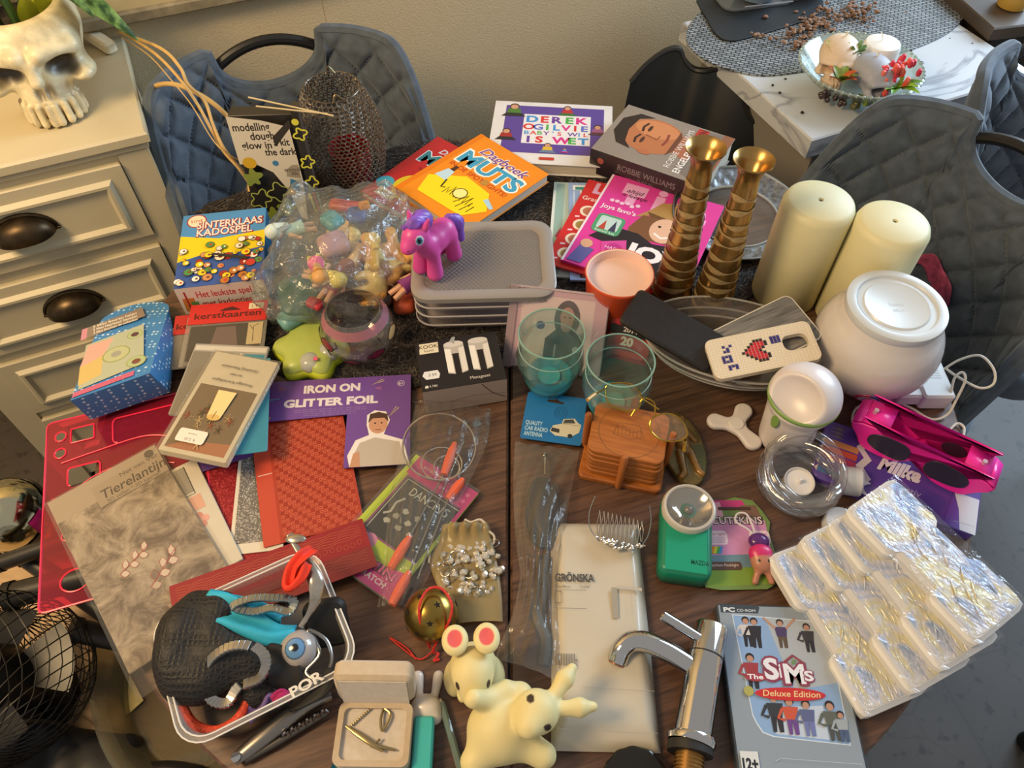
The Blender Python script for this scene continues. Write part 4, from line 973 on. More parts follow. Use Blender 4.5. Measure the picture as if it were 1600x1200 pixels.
# ------------------------------------------------------------------ chain mail lantern
base = T(546, 273); t = thing('chainmail_lantern', 'dome shaped lantern of small interlinked metal rings with open top', 'lantern', M.Translation(base))
HL = 0.175; RL = 0.068
def prof(z): 
    k = z/HL; return RL*(0.93+0.12*math.sin(math.pi*min(1, k*1.15)))*(1 if k < .55 else math.sqrt(max(.0, 1-((k-.55)/.62)**2.2)))
q = MB(); rows = 26
for j in range(rows):
    z = HL*(j+.5)/rows; rr = prof(z); dz = (prof(z+.002)-prof(z-.002))/.004
    n = max(14, int(2*math.pi*rr/0.0082))
    for k in range(n):
        a = 2*math.pi*(k+.5*(j % 2))/n; c = V((rr*math.cos(a), rr*math.sin(a), z)); tx = V((-math.sin(a), math.cos(a), 0)); ty = V((dz*math.cos(a), dz*math.sin(a), 1)).normalized(); nn = tx.cross(ty)
        tx2 = (tx*.92+nn*.38*(1 if k % 2 else -1)).normalized()
        q.tube([c+tx2*.0048*math.cos(g)+ty*.0048*math.sin(g) for g in [2*math.pi*i/9 for i in range(9)]], 0.0009, 4, True)
q.build('ring_mesh', mat('#7d7264', 0.5, 0.6), t, None, 60, 'stuff')
rt = prof(HL*.99); q = MB(); q.tube([(rt*math.cos(g), rt*math.sin(g), HL) for g in [2*math.pi*i/30 for i in range(30)]], 0.0014, 6, True); q.build('top_hoop', mat('#6a6156', 0.3, 0.9), t)
q = MB(); q.tube(spline([(rt*.2, -rt, HL), (rt*.3, -rt*.9, HL+.012), (rt*.5, -rt*.8, HL+.002)], 4), .0012, 5); q.tube(spline([(-rt*.3, rt*.95, HL), (-rt*.2, rt*.9, HL+.012), (0, rt*.9, HL)], 4), .0012, 5); q.build('tie_wire', mat('#8a7a58', 0.4, 0.7), t)
q = MB(); q.lathe([(0, 0.004), (.03, .004), (.036, .035), (.036, .07), (.033, .07), (.031, .01), (0, .008)], 28, cap=False); tag(q.build('tealight_glass', film('#c2213c', 0.55, 0.15), None, M.Translation(base+V((0.012, -0.012, 0)))), 'red tealight glass standing inside the chainmail lantern', 'tealight glass')
# ------------------------------------------------------------------ candlesticks
BR = mat('#b08d54', 0.30, 0.92, noise=0.2, scale=35)
BRM = mat('#bda272', 0.55, 0.6, noise=0.2, scale=200, bump=.2)
cst = []
for k, (bx, tx, lab) in enumerate((((1046, 472), (1106, 238), 'left of two tall engraved brass candlesticks, overlapping the pink magazine'), ((1106, 490), (1187, 244), 'right of two tall engraved brass candlesticks, in front of the pewter plate'))):
    p0 = T(*bx); Hh = 0.285
    t = thing('brass_candlestick', lab, 'candlestick', at(p0, 0.5*k), 'pair of brass candlesticks')
    pf_ = [(0, 0), (.031, 0), (.033, .004), (.032, .010), (.031, .022)]
    nz = 26
    for i in range(nz+1):
        z = .024+(Hh-.058)*i/nz; f = i/nz
        r = .031*(1-f)**1.25+.0155*(1-(1-f)**1.25)+.0005*math.cos(f*math.pi*2*6.5)
        pf_.append((r, z))
    pf_ += [(.0145, Hh-.026), (.0155, Hh-.022), (.0165, Hh-.016), (.021, Hh-.006), (.0265, Hh), (.0262, Hh+.002), (.022, Hh-.001), (.0155, Hh-.010), (.011, Hh-.022), (0, Hh-.026)]
    q = MB(); q.lathe(pf_, 44, cap=False); q.build('candlestick_body', BR, t, None, 50)
    # matte engraved bands winding round the shaft
    for i in range(11):
        f = (i+.5)/11.5; z = .024+(Hh-.058)*f; r = .031*(1-f)**1.25+.0155*(1-(1-f)**1.25)+.0022
        q = MB()
        def bd(u, v, r=r, z=z, i=i):
            a = 2*math.pi*u; zz = z+(v-.5)*(.006+.004*math.sin(3*a+i))+.0035*math.sin(a+i*1.7); f2 = min(1, max(0, (zz-.024)/(Hh-.058)))
            rr = .031*(1-f2)**1.25+.0155*(1-(1-f2)**1.25)+.0009; return (rr*math.cos(a), rr*math.sin(a), zz)
        q.grid(bd, 36, 2); q.build('engraved_band', BRM, t, None, 180)
# ------------------------------------------------------------------ pewter ring plate
c = T(1150, 340, .012); t = thing('pewter_plate', 'round pewter rimmed plate with scalloped embossed edge and clear centre', 'plate', at(c, R(10), R(4)))
R0 = 0.108
def pw(u, v):
    a = 2*math.pi*u; ro = R0*(1+.035*abs(math.cos(3*a))**3); r = .071+(ro-.071)*v
    return (r*math.cos(a), r*math.sin(a), .004+.012*v**1.5+.0012*math.sin(26*a)*math.sin(math.pi*v)*math.sin(math.pi*2*v)+.0007*math.cos(60*a+9*v)*math.sin(math.pi*v))
q = MB(); q.grid(pw, 160, 14); q.build('embossed_rim', mat('#8f9296', 0.38, 0.9, noise=0.45, scale=130), t, None, 180)
q = MB(); q.tube([(R0*(1+.035*abs(math.cos(3*a))**3)*math.cos(a), R0*(1+.035*abs(math.cos(3*a))**3)*math.sin(a), .016) for a in [2*math.pi*i/96 for i in range(96)]], .002, 6, True); q.build('rim_edge', mat('#9a9da0', 0.3, 0.95), t)
q = MB(); q.tube([(.071*math.cos(a), .071*math.sin(a), .004) for a in [2*math.pi*i/64 for i in range(64)]], .0022, 6, True); q.build('inner_edge', mat('#b5b3ad', 0.3, 0.9), t)
q = MB(); q.lathe([(0, .0015), (.071, .0015)], 48, cap=False); q.build('glass_centre', film('#f4f2ee', 0.04, 0.1), t)
# ------------------------------------------------------------------ cream pillar candles
for k, (px, lab) in enumerate((((1262, 312), 'left of the two tall cream pillar candles'), ((1399, 345), 'right of the two tall cream pillar candles, behind the white globe'))):
    p = T(px[0]+ (21 if k == 0 else 0), px[1], .186); p.z = TZ
    t = thing('led_candle', lab, 'candle', M.Translation(p), 'cream pillar candles'); r = .0505
    q = MB(); q.lathe([(0, 0), (r-.002, 0), (r, .003), (r, .174), (r-.003, .182), (r-.009, .186), (.004, .186), (.003, .184), (0, .184)], 56, cap=False); q.build('candle_body', mat('#dcd5aa', 0.5, noise=0.03, scale=20, sss=0.15), t, None, 60)
    q = MB(); q.lathe([(0, .1843), (.0022, .1843)], 10, cap=False); q.build('wick_hole', mat('#5a5238', .8), t)
# ------------------------------------------------------------------ Sinterklaas game box
m, w_, h_ = fr((271, 452, .060), (411, 436, .060), (284, 338, .060))
t = thing('board_game_box', 'blue and yellow gift game box with red capitals and white front', 'game box', m @ M.Translation((0, 0, -.055)))
q = MB(); q.box(0, 0, 0, w_, h_, .055, .0012); q.build('carton', mat('#3f7fb4', .4), t)
pr = Print(w_, h_, .0551)
pr.rect(0, 0, 1, 1, '#4a8cc4').poly([(0, .22), (0, .70), (.45, .62), (1, .68), (1, .30)], '#e0c81e').poly([(0, .0), (0, .34), (.3, .42), (.7, .40), (1, .45), (1, 0)], '#33549a')
pr.circle(.17, .90, .12, '#a02a2a').circle(.17, .90, .105, '#ecdcc0').text('sint', .17, .88, .06, '#c2503a')
pr.text('SINTERKLAAS', .58, .78, .10, '#8a1c1c', bold=.07, fit=.80).text('SINTERKLAAS', .57, .785, .10, '#f0dcd0', bold=.02, fit=.78).text('KADOSPEL', .52, .67, .10, '#8a1c1c', bold=.07, fit=.68).text('KADOSPEL', .515, .675, .10, '#f0dcd0', bold=.02, fit=.66)
rnd = random.Random(3)
for k in range(60):
    x, y = rnd.uniform(.03, .97), rnd.uniform(.02, .58); r_ = rnd.uniform(.025, .06)
    pr.circle(x, y, r_*1.15, '#5a3a24', n=9); pr.circle(x, y, r_, rnd.choice(['#e8dcc0', '#c2342c', '#b5702c', '#e8e4dc', '#4a8a4a', '#e0c81e', '#c98a5a', '#a02a2a']), n=9); pr.circle(x+.01, y, r_*.4, rnd.choice(['#f0e8d8', '#7a4a2c', '#c2342c']), n=7)
pr.poly([(.38, .38), (.42, .40), (.82, .30), (.80, .27)], '#2b2a26'); pr.done(t, .35)
pr = Print(w_, .055, 0); pr.rect(0, 0, 1, 1, '#d6cdc0').text('Het leukste spel', .52, .58, .24, '#b02a3a', bold=.015, fit=.62).text('met kadootjes', .52, .22, .24, '#b02a3a', bold=.015, fit=.56).circle(.90, .5, .075, '#8a8478').circle(.90, .5, .065, '#e2dcd0').text('6+', .90, .40, .22, '#3a3a3a', bold=.02)
pr.poly([(.03, .1), (.16, .1), (.17, .6), (.04, .6)], '#c2783a').poly([(.08, .1), (.10, .1), (.10, .85), (.08, .85)], '#a02a2a').poly([(.12, .1), (.20, .1), (.20, .45), (.12, .45)], '#5a8a4a'); pr.done(t, .35, M(((1, 0, 0, 0), (0, 0, -1, -.0002), (0, 1, 0, 0), (0, 0, 0, 1))))
# ================================================================== middle of the table
def pony(m, label, body, mane, n, group=None, name='toy_pony', nohead=False):
    t = thing(name, label, 'toy', m, group)
    def fb(p):
        x, y, z = p; q = [x, np.abs(y), z]
        d = d_ell(p, (0, 0, .041), (.026, .0155, .016))
        d = smin(d, d_ell(p, (-.018, 0, .042), (.013, .014, .015)), .008)
        d = smin(d, d_cap(q, (.017, .009, .036), (.019, .0105, .008), .0075, .0098), .006)
        d = smin(d, d_cap(q, (-.018, .009, .036), (-.020, .0105, .008), .0082, .0098), .006)
        d = smin(d, d_cap(p, (.020, 0, .048), (.028, 0, .064), .0115, .010), .008)
        d = smin(d, d_ell(p, (.033, 0, .073), (.0175, .0145, .0150)), .006)
        d = smin(d, d_ell(p, (.047, 0, .066), (.010, .0088, .0082)), .006)
        d = smin(d, d_cap(q, (.026, .010, .084), (.024, .0135, .094), .0045, .0018), .003)
        return np.maximum(d, -z)
    def fc(p):
        q = [p[0], np.abs(p[1]), p[2]]
        e = lambda c, r: -d_ell(q, c, r)*2500+.5
        return paint(p, body, (e((.0410, .0130, .0765), (.0050, .006, .0060)), '#e8e6ec'), (e((.0415, .0135, .0765), (.0040, .006, .0050)), '#3d86a8'), (e((.0418, .0135, .0765), (.0022, .006, .0032)), '#14141c'), (e((.054, .0045, .068), (.0012, .002, .0010)), '#6a2a56'))
    surf(fb, (-.036, -.026, 0), (.062, .026, .10), n, 'body', attr_mat(.38, 0, .04, 60, .01), t, None, fc)
    def fm(p):
        x, y, z = p
        d = d_cap(p, (.032, 0, .088), (.012, -.004, .078), .008, .010)
        d = smin(d, d_cap(p, (.014, -.006, .076), (.006, -.017, .046), .010, .008), .008)
        d = smin(d, d_cap(p, (.008, -.017, .050), (.012, -.021, .030), .007, .003), .006)
        d = smin(d, d_cap(p, (.034, -.002, .089), (.040, -.010, .084), .005, .003), .004)
        d = smin(d, d_cap(p, (-.030, 0, .050), (-.042, 0, .036), .006, .008), .008)
        d = smin(d, d_cap(p, (-.042, 0, .036), (-.044, .004, .012), .008, .005), .008)
        return d+.0007*np.sin(900*y+400*x+160*z)
    surf(fm, (-.058, -.034, .002), (.052, .022, .104), n, 'mane_and_tail', mat(mane, .38, noise=.3, scale=60), t)
    return t
# ------------------------------------------------------------------ clear storage trays with lid
m, w_, h_ = fr((640, 468, .088), (872, 462, .088), (657, 347, .088))
t = thing('storage_tray_stack', 'stack of clear plastic storage trays with dotted grey lid', 'storage box', m @ M.Translation((0, 0, -.080)))
CLR = film('#d8d2d4', .30, .10, 1.45)
def tray(z0, z1, i):
    q = MB(); L_ = [(rrect(.012+i, .012+i, w_-.012-i, h_-.012-i, .02, 5), z0), (rrect(.007, .007, w_-.007, h_-.007, .024, 5), z1-.004), (rrect(.003, .003, w_-.003, h_-.003, .026, 5), z1-.003), (rrect(.003, .003, w_-.003, h_-.003, .026, 5), z1)]
    n = len(L_[0][0]); vs = [(x, y, z) for o_, z in L_ for x, y in o_]
    fs = [(k*n+i_, k*n+(i_+1) % n, (k+1)*n+(i_+1) % n, (k+1)*n+i_) for k in range(len(L_)-1) for i_ in range(n)]+[tuple(reversed(range(n)))]
    q.add(vs, fs); o = q.build('tray', CLR, t, None, 40)
    q = MB(); q.tube([(x, y, z1-.001) for x, y in rrect(.003, .003, w_-.003, h_-.003, .026, 5)], .0013, 5, True); q.build('tray_rim', film('#e6e2e4', .5, .1), o)
for k in range(4): tray(.0185*k, .0185*k+.021, .004)
LID = film('#b3ada8', .62, .22, 1.4)
q = MB(); R1 = rrect(0, 0, w_, h_, .028, 6); R2 = rrect(.016, .016, w_-.016, h_-.016, .020, 6); R3 = rrect(.020, .020, w_-.020, h_-.020, .018, 6); n = len(R1)
vs = [(x, y, .070) for x, y in R1]+[(x, y, .078) for x, y in R1]+[(x, y, .080) for x, y in rrect(.003, .003, w_-.003, h_-.003, .026, 6)]+[(x, y, .080) for x, y in R2]+[(x, y, .0765) for x, y in R3]
q.add(vs, [(k*n+i, k*n+(i+1) % n, (k+1)*n+(i+1) % n, (k+1)*n+i) for k in range(4) for i in range(n)]); lid = q.build('lid', LID, t, None, 50)
q = MB(); q.grid(lambda u, v: (.020+(w_-.04)*u, .020+(h_-.04)*v, .0765+.0009*(math.sin(u*2*math.pi*24)*math.sin(v*2*math.pi*15))), 144, 90)
q.build('dotted_panel', film('#b9b3ae', .34, .16, 1.5), lid, None, 180)
pm = at(T(684, 414, .088), R(238)) @ M.Diagonal((1.22, 1.22, 1.22, 1))
pony(pm, 'pink toy pony with purple hair standing on the tray lid', '#d24a9c', '#7d4fb8', 88)
# ------------------------------------------------------------------ bag of toy figures
bc_ = T(538, 428, .012)
bag = thing('plastic_toy_bag', 'clear crinkled plastic bag filled with little toy figures', 'bag', M.Translation(bc_))
def bagf(p):
    x, y, z = p
    d = d_ell(p, (0, 0, .045), (.112, .125, .060))
    d = smin(d, d_ell(p, (-.06, -.07, .035), (.055, .055, .040)), .03); d = smin(d, d_ell(p, (.04, .09, .04), (.07, .06, .045)), .03); d = smin(d, d_ell(p, (-.07, .085, .05), (.035, .04, .045)), .03)
    d = d + .0065*np.sin(42*x+20*y+4*np.sin(30*z+18*y))*np.sin(35*y-25*x+3*np.sin(40*x)) + .0035*np.abs(np.sin(85*x-60*y+5*np.sin(33*y)))-.002
    return np.maximum(d, -z)
surf(bagf, (-.15, -.16, -.001), (.15, .18, .115), 84, 'plastic_film', film('#eef2f0', .09, .07, 1.7, .7, 55), bag)
TOYG = 'little toys in the plastic bag'
def doll(px, z, rz, hair, top, skin='#d9a886', leg='#d9a886', label='', tilt=80, s_=1.0):
    t = thing('toy_doll', label, 'toy', at(T(px[0], px[1], z), R(rz), R(tilt)) @ M.Diagonal((s_, s_, s_, 1)), TOYG)
    q = MB(); q.ball((0, 0, .062), (.010, .010, .012)); q.build('head', mat(skin, .4), t)
    q = MB(); q.ball((0, .004, .066), (.013, .012, .013)); q.tube([(0, .008, .062), (0, .010, .042)], [.010, .005], 8); q.build('hair', mat(hair, .5), t)
    q = MB(); q.lathe([(0, .020), (.013, .020), (.010, .034), (.009, .046), (.005, .052), (0, .053)], 12, cap=False); q.build('dress', mat(top, .5), t)
    for sx in (-1, 1):
        q = MB(); q.tube([(sx*.005, 0, .022), (sx*.007, -.002, .0)], [.005, .004], 8); q.build('leg', mat(leg, .4), t)
        q = MB(); q.tube([(sx*.009, 0, .045), (sx*.018, -.004, .028)], [.0035, .003], 8); q.build('arm', mat(skin, .4), t)
doll((490, 400), .075, 20, '#c9975a', '#e0408a', label='toy doll in pink top with yellow hair in the bag', leg='#d8cf4a'); doll((478, 425), .070, 60, '#d8c24a', '#c9c23a', label='toy doll in a lime yellow dress at the bag left side')
doll((502, 470), .06, 150, '#7a3a2a', '#b53a4a', label='toy doll with bare legs at the bag bottom'); doll((492, 352), .075, -60, '#c9d6d2', '#a9ccc4', label='toy doll in pale mint clothes at the bag top')
doll((600, 430), .06, 200, '#d8b23a', '#c9b86a', label='toy doll with golden hair at the bag right side'); doll((612, 462), .055, 130, '#6a4a2a', '#8a3f86', label='toy doll in a purple dress at the bag lower right')
def pm_(px, z, rz, tilt, s_): return at(T(px[0], px[1], z), R(rz), R(tilt)) @ M.Diagonal((s_, s_, s_, 1))
p1_ = pony(pm_((592, 372), .05, 20, 85, 1.0), 'toy pony pale orange, uppermost in the plastic bag', '#e0a55a', '#e8c27a', 34, TOYG)
p2_ = pony(pm_((530, 420), .055, 160, 85, .95), 'toy pony sand coloured lying in the middle of the bag', '#d8b078', '#e6cf8a', 34, TOYG)
p3_ = pony(pm_((555, 452), .045, 100, 80, .85), 'toy pony butter yellow lying low in the bag', '#e0c47e', '#d8a04a', 34, TOYG)
def toyblock(px, z, sz, col, label, rz=0, name='toy_block'):
    q = MB(); q.prism(rrect(-sz[0]/2, -sz[1]/2, sz[0]/2, sz[1]/2, min(sz[:2])*.3, 4), 0, sz[2], sz[2]*.25); o = q.build(name, mat(col, .4), None, at(T(px[0], px[1], z), R(rz), R(12)), 50); tag(o, label, 'toy', TOYG)
toyblock((545, 327), .06, (.06, .02, .015), '#c9402c', 'long red toy part at the top of the bag', -10); toyblock((570, 327), .075, (.018, .016, .015), '#e08a1c', 'small orange toy block at the bag top', 20)
toyblock((522, 388), .075, (.045, .04, .02), '#b58a96', 'mauve toy piece in the middle of the bag', 30); toyblock((470, 470), .04, (.06, .07, .02), '#2f5a4c', 'dark green cloth piece in the lower left of the bag', 15, 'toy_cloth'); toyblock((520, 352), .065, (.03, .035, .02), '#3a9aa8', 'teal toy piece near the bag top', 50)
toyblock((462, 500), .03, (.05, .03, .02), '#6a9a98', 'pale teal cloth piece at the bag bottom', 40, 'toy_cloth'); toyblock((492, 478), .06, (.018, .024, .01), '#b53038', 'small red toy shoe at the bag bottom', 70, 'toy_shoe'); toyblock((558, 340), .07, (.03, .03, .012), '#33509a', 'blue toy ring shaped piece at the bag top', 0); toyblock((586, 412), .075, (.015, .034, .014), '#d8a82a', 'yellow toy bottle in the bag beside the bright foil', 5)
toyblock((632, 468), .0, (.035, .07, .03), '#d8603a', 'orange plastic piece between bag and trays', 10)
# ------------------------------------------------------------------ game packs beside: glass votive, flower box
vt = thing('glass_votive', 'round glass votive bowl painted with dark red leaves and black outlines', 'votive', M.Translation(T(566, 542, .01)))
pf_ = [(0, 0), (.030, 0), (.040, .006), (.052, .028), (.054, .046), (.048, .066), (.040, .078), (.038, .084), (.0365, .084), (.0385, .077), (.046, .065), (.052, .046), (.050, .029), (.038, .008), (0, .004)]
q = MB(); q.lathe(pf_, 48, cap=False); q.build('votive_glass', film('#faf8f6', .03, .05, 1.7), vt, None, 60)
q = MB(); q.lathe([(.0478, .0665), (.0405, .0782)], 48, cap=False); q.build('pink_band', film('#c98a96', .5, .2), vt, None, 180)
def onglobe(a, z):
    for i in range(3, 7):
        (r0, z0), (r1, z1) = pf_[i-1], pf_[i]
        if z0 <= z <= z1: r = r0+(r1-r0)*(z-z0)/(z1-z0); return V((r*1.012*math.cos(a), r*1.012*math.sin(a), z))
    return V((.04*math.cos(a), .04*math.sin(a), z))
for k in range(9):
    a0 = k*.72+.3; zc = .024+.012*(k % 3); q = MB()
    def lf(u, v, a0=a0, zc=zc, k=k):
        th = 2*math.pi*u; return onglobe(a0+.20*v*math.cos(th)*(1+.3*math.cos(2*th)), zc+.009*v*math.sin(th))
    q.grid(lf, 16, 3); q.build('painted_leaf', mat('#7a1f36' if k % 4 else '#c9a26a', .3), vt, None, 180)
    q = MB(); q.tube([lf(i/16, 1.05) for i in range(16)], .0007, 4, True); q.build('leaf_outline', mat('#0f0c0c', .5), vt)
for k in range(5):
    a0 = k*1.26; q = MB(); q.tube([onglobe(a0+.5*i/10+.1*math.sin(i), .02+.042*i/10) for i in range(11)], .0007, 4); q.build('painted_stem', mat('#0f0c0c', .5), vt)
fb_ = thing('flower_box', 'lime green flower shaped box with clear bubble compartments', 'box', M.Translation(T(490, 556, .004)))
def petal_o(r, n=60): return [(r*(1+.13*math.cos(6*a))*math.cos(a), r*(1+.13*math.cos(6*a))*math.sin(a)) for a in [2*math.pi*k/n for k in range(n)]]
q = MB(); q.prism(petal_o(.050), 0, .020, .003); q.build('box_base', mat('#c3cf2f', .3), fb_, None, 60)
q = MB(); q.lathe([(.049, .0205), (.046, .027), (.034, .031), (0, .032)], 60, cap=False, wob=lambda a, z: 1+.13*math.cos(6*a)*(z < .03)); q.build('box_lid', mat('#b9c862', .35, trans=.25), fb_, None, 180)
for k in range(2):
    a = R(-62+62*k-20); q = MB(); q.ball((.030*math.cos(a), .030*math.sin(a), .022), (.017, .017, .013)); q.build('bubble', film('#e0e0e4', .42, .08), fb_, None, 180)
q = MB(); q.box(.012, -.036, .034, .018, -.030, .035); q.build('pink_bead', mat('#d8607a', .5), fb_)
# ------------------------------------------------------------------ Menageset box
m, w_, h_ = fr((660, 613, .052), (792, 592, .052), (641, 537, .052))
t = thing('condiment_set_box', 'black carton with two white pots pictured and price sticker', 'box', m @ M.Translation((0, 0, -.05)))
q = MB(); q.box(0, 0, 0, w_, h_, .05, .0008); q.build('carton', mat('#191516', .4, noise=.2, scale=30), t)
pr = Print(w_, h_, .0501)
pr.poly([(.04, .74), (.27, .74), (.28, .95), (.05, .95)], '#d6ccae').text('KOOK', .16, .845, .075, '#3a2e26', bold=.01).text('kunst', .16, .775, .05, '#3a2e26')
for x0 in (.34, .64):
    pr.poly([(x0, .28), (x0+.24, .28), (x0+.24, .86), (x0, .86)], '#b3aca4').poly(circ(x0+.12, .86, .12, .06, 18), '#cbc5bd').poly([(x0, .28), (x0+.08, .25), (x0+.16, .25), (x0+.24, .28)], '#b3aca4').rect(x0, .64, x0+.24, .652, '#5a544e').rect(x0+.085, .25, x0+.16, .66, '#1c1718').poly([(x0, .30), (x0+.075, .27), (x0+.075, .76), (x0, .78)], '#e4dfd4').poly([(x0+.17, .27), (x0+.24, .30), (x0+.24, .78), (x0+.17, .76)], '#d8d2c8')
pr.poly([(.03, .30), (.07, .22), (.22, .22), (.24, .30), (.22, .38), (.06, .38)], '#d8d6d4').text('3.59', .15, .275, .055, '#2a2624').text('Menageset', .70, .10, .06, '#cfc8c0', fit=.24).text('14.780', .13, .06, .045, '#cfc8c0', fit=.11).poly([(.04, .055), (.08, .055), (.08, .09), (.06, .11), (.04, .09)], '#cfc8c0').poly([(.42, .92), (.46, 1), (.50, 1), (.47, .86)], '#9a9a9c')
pr.done(t, .3)
pr = Print(w_, .05, 0); pr.rect(0, 0, 1, 1, '#a8988c').line([(.02, .6), (.25, .35), (.6, .5), (.98, .4)], .012, '#8a7a70').line([(.70, .95), (.82, .5), (.98, .2)], .012, '#3a2e2c'); pr.done(t, .45, M(((1, 0, 0, 0), (0, 0, -1, -.0002), (0, 1, 0, 0), (0, 0, 0, 1))))
# ------------------------------------------------------------------ CD case leaning behind the tumblers
m, w_, h_ = fr((784, 572, .004), (937, 592, .004), (800, 443, .090))
t = thing('cd_case', 'clear cd case with woman in hoodie on pale cover, leaning upright', 'cd case', m)
q = MB(); q.box(0, 0, -.010, w_, h_, -.0092); q.build('back_tray', mat('#bba8ac', .35), t)
pr = Print(w_, h_, -.004); pr.rect(.04, .02, .99, .98, '#cfb3ba').rect(.13, .03, .86, .90, '#e2d8d0')
pr.poly([(.40, .0), (.40, .40), (.50, .52), (.70, .52), (.80, .36), (.82, .0)], '#3d3636').poly(circ(.60, .66, .13, .22, 20), '#4c4440').poly(circ(.60, .65, .075, .15, 18), '#b58e7a').poly([(.53, .68), (.50, .40), (.56, .44)], '#3a2c26').poly([(.67, .68), (.70, .40), (.64, .44)], '#3a2c26')
for x in (.575, .625): pr.poly(circ(x, .675, .014, .010, 8), '#2a1e1a')
pr.line([(.58, .58), (.60, .575), (.62, .58)], .010, '#8a4a44').poly(circ(.34, .55, .045, .05, 12), '#5a4a8a').text('DJAMILA', .27, .82, .06, '#5a5450', fit=.22).rect(.50, .16, .52, .34, '#cfcac8').circle(.72, .30, .035, '#cfcac8'); pr.done(t, .3)
q = MB(); q.box(0, 0, -.0015, w_, h_, 0); q.build('clear_lid', film('#fbf6f8', .03, .05, 1.45), t)
q = MB(); q.box(0, 0, -.010, .012, h_, -.001, .0005); q.build('hinge_bar', film('#d8c8cc', .35, .1), t)
q = MB(); q.box(0, h_-.003, -.010, w_, h_, -.001); q.build('top_edge', film('#f0e6e8', .5, .1), t)
# ------------------------------------------------------------------ turquoise tumblers
TG = film('#eefaf6', .04, .03, 1.6); TT = film('#35bcd2', .5, .05, 1.5)
for k, (px, lab) in enumerate((((857, 600), 'glass tumbler with turquoise base in front of the cd case'), ((956, 640), 'glass tumbler with turquoise base touching the spectacles'))):
    t = thing('glass_tumbler', lab, 'glass', at(T(px[0], px[1]), .4*k), 'turquoise glass tumblers'); Hh = .112
    dim = lambda a, z: 1+.018*math.cos(9*a+z*160)*(1 if .025 < z < .085 else 0)
    pf_ = [(0, 0), (.029, 0), (.032, .004), (.037, .022), (.045, .048), (.0475, .064), (.0445, .078), (.043, .085), (.0435, .100), (.0445, Hh), (.0435, Hh+.001), (.0415, .100), (.041, .085), (.0425, .077), (.0455, .063), (.043, .047), (.034, .022), (.024, .016), (0, .014)]
    q = MB(); q.lathe(pf_, 54, cap=False, wob=dim); q.build('tumbler_glass', TG, t, None, 60)
    q = MB(); q.tube([(.044*math.cos(a), .044*math.sin(a), Hh) for a in [2*math.pi*i/48 for i in range(48)]], .0012, 6, True); q.build('rim', film('#bfe6d8', .35, .04, 1.6), t)
    q = MB(); q.tube([(.0435*math.cos(a), .0435*math.sin(a), .0845) for a in [2*math.pi*i/48 for i in range(48)]], .0008, 5, True); q.build('neck_ring', film('#d5ece6', .4, .04, 1.6), t)
    q = MB(); q.lathe([(0, .001), (.0295, .001), (.033, .008), (.0355, .020), (.031, .024), (.020, .017), (0, .0155)], 40, cap=False); q.build('turquoise_base', TT, t, None, 60)
    q = MB(); q.lathe([(0, .0185), (.0125, .0185), (.016, .0205)], 30, cap=False); q.build('base_lens', mat('#1fa3b3', .15), t)
# ------------------------------------------------------------------ orange beaker and red card box
t = thing('orange_beaker', 'orange plastic beaker with pinkish white inside left of the candlesticks', 'beaker', M.Translation(T(968, 428, .100)-V((0, 0, .100))))
q = MB(); q.lathe([(0, 0), (.038, 0), (.040, .004), (.0485, .098), (.0500, .102), (.0485, .104), (.046, .101)], 48, cap=False); q.build('beaker_wall', mat('#e2562c', .35, trans=.1), t, None, 60)
q = MB(); q.lathe([(.0490, .1035), (.0455, .1030), (.0435, .090), (0, .087)], 48, cap=False); q.build('beaker_lid', mat('#e6c4b6', .4), t, None, 60)
m, w_, h_ = fr((944, 556, .0), (1008, 572, .0), (958, 470, .075))
t = thing('card_game_box', 'red and black card game box behind the right tumbler', 'box', m @ M.Translation((0, 0, -.022)))
q = MB(); q.box(0, 0, 0, w_, h_, .022, .001); q.build('carton', mat('#b0282c', .4), t)
pr = Print(w_, h_, .0221); pr.rect(0, 0, 1, 1, '#a8242a').rect(.0, .45, 1, .62, '#2a2224').text('BILEN', .55, .80, .09, '#e8dcd4', bold=.03, fit=.7).text('2014', .48, .52, .09, '#d8d0cc', bold=.03).text('20', .45, .28, .15, '#e0d8d4', bold=.05).circle(.12, .84, .10, '#5a5ab0').rect(.1, .08, .9, .18, '#d84a44'); pr.done(t, .3)
# ------------------------------------------------------------------ oval glass bowl with phone cases
t = thing('oval_glass_bowl', 'clear ribbed oval glass bowl holding three phone cases', 'bowl', at(T(1130, 572), R(-14)))
def ov(k, z): return [(k*.128*math.cos(a), k*.076*math.sin(a), z) for a in [2*math.pi*i/64 for i in range(64)]]
LV = [ov(.45, 0), (ov(.55, .004)), ov(.80, .024), ov(.96, .052), ov(1.0, .060), ov(1.0, .064), ov(.97, .064), ov(.93, .052), ov(.76, .026), ov(.52, .008), ov(.4, .006)]
q = MB(); q.add([p for l in LV for p in l], [(i*64+k, i*64+(k+1) % 64, (i+1)*64+(k+1) % 64, (i+1)*64+k) for i in range(len(LV)-1) for k in range(64)]+[tuple(reversed(range(64)))]); q.build('bowl_glass', film('#f4f2f0', .05, .04, 1.6), t, None, 60)
for kk, zz in ((.86, .034), (.93, .046), (1.0, .063)):
    q = MB(); q.tube(ov(kk*1.005, zz), .0016, 6, True); q.build('glass_rib', film('#eceae8', .32, .05, 1.55), t)
def phonecase(label, bl, br, tl, col, rough=.45, th=.009):
    m, w, h = fr(bl, br, tl); t = thing('phone_case', label, 'phone case', m, 'phone cases in the glass bowl'); return t, w, h
t, w_, h_ = phonecase('black leather wallet phone case leaning over the glass bowl rim', (966, 500, .094), (1106, 582, .070), (1008, 453, .108), '')
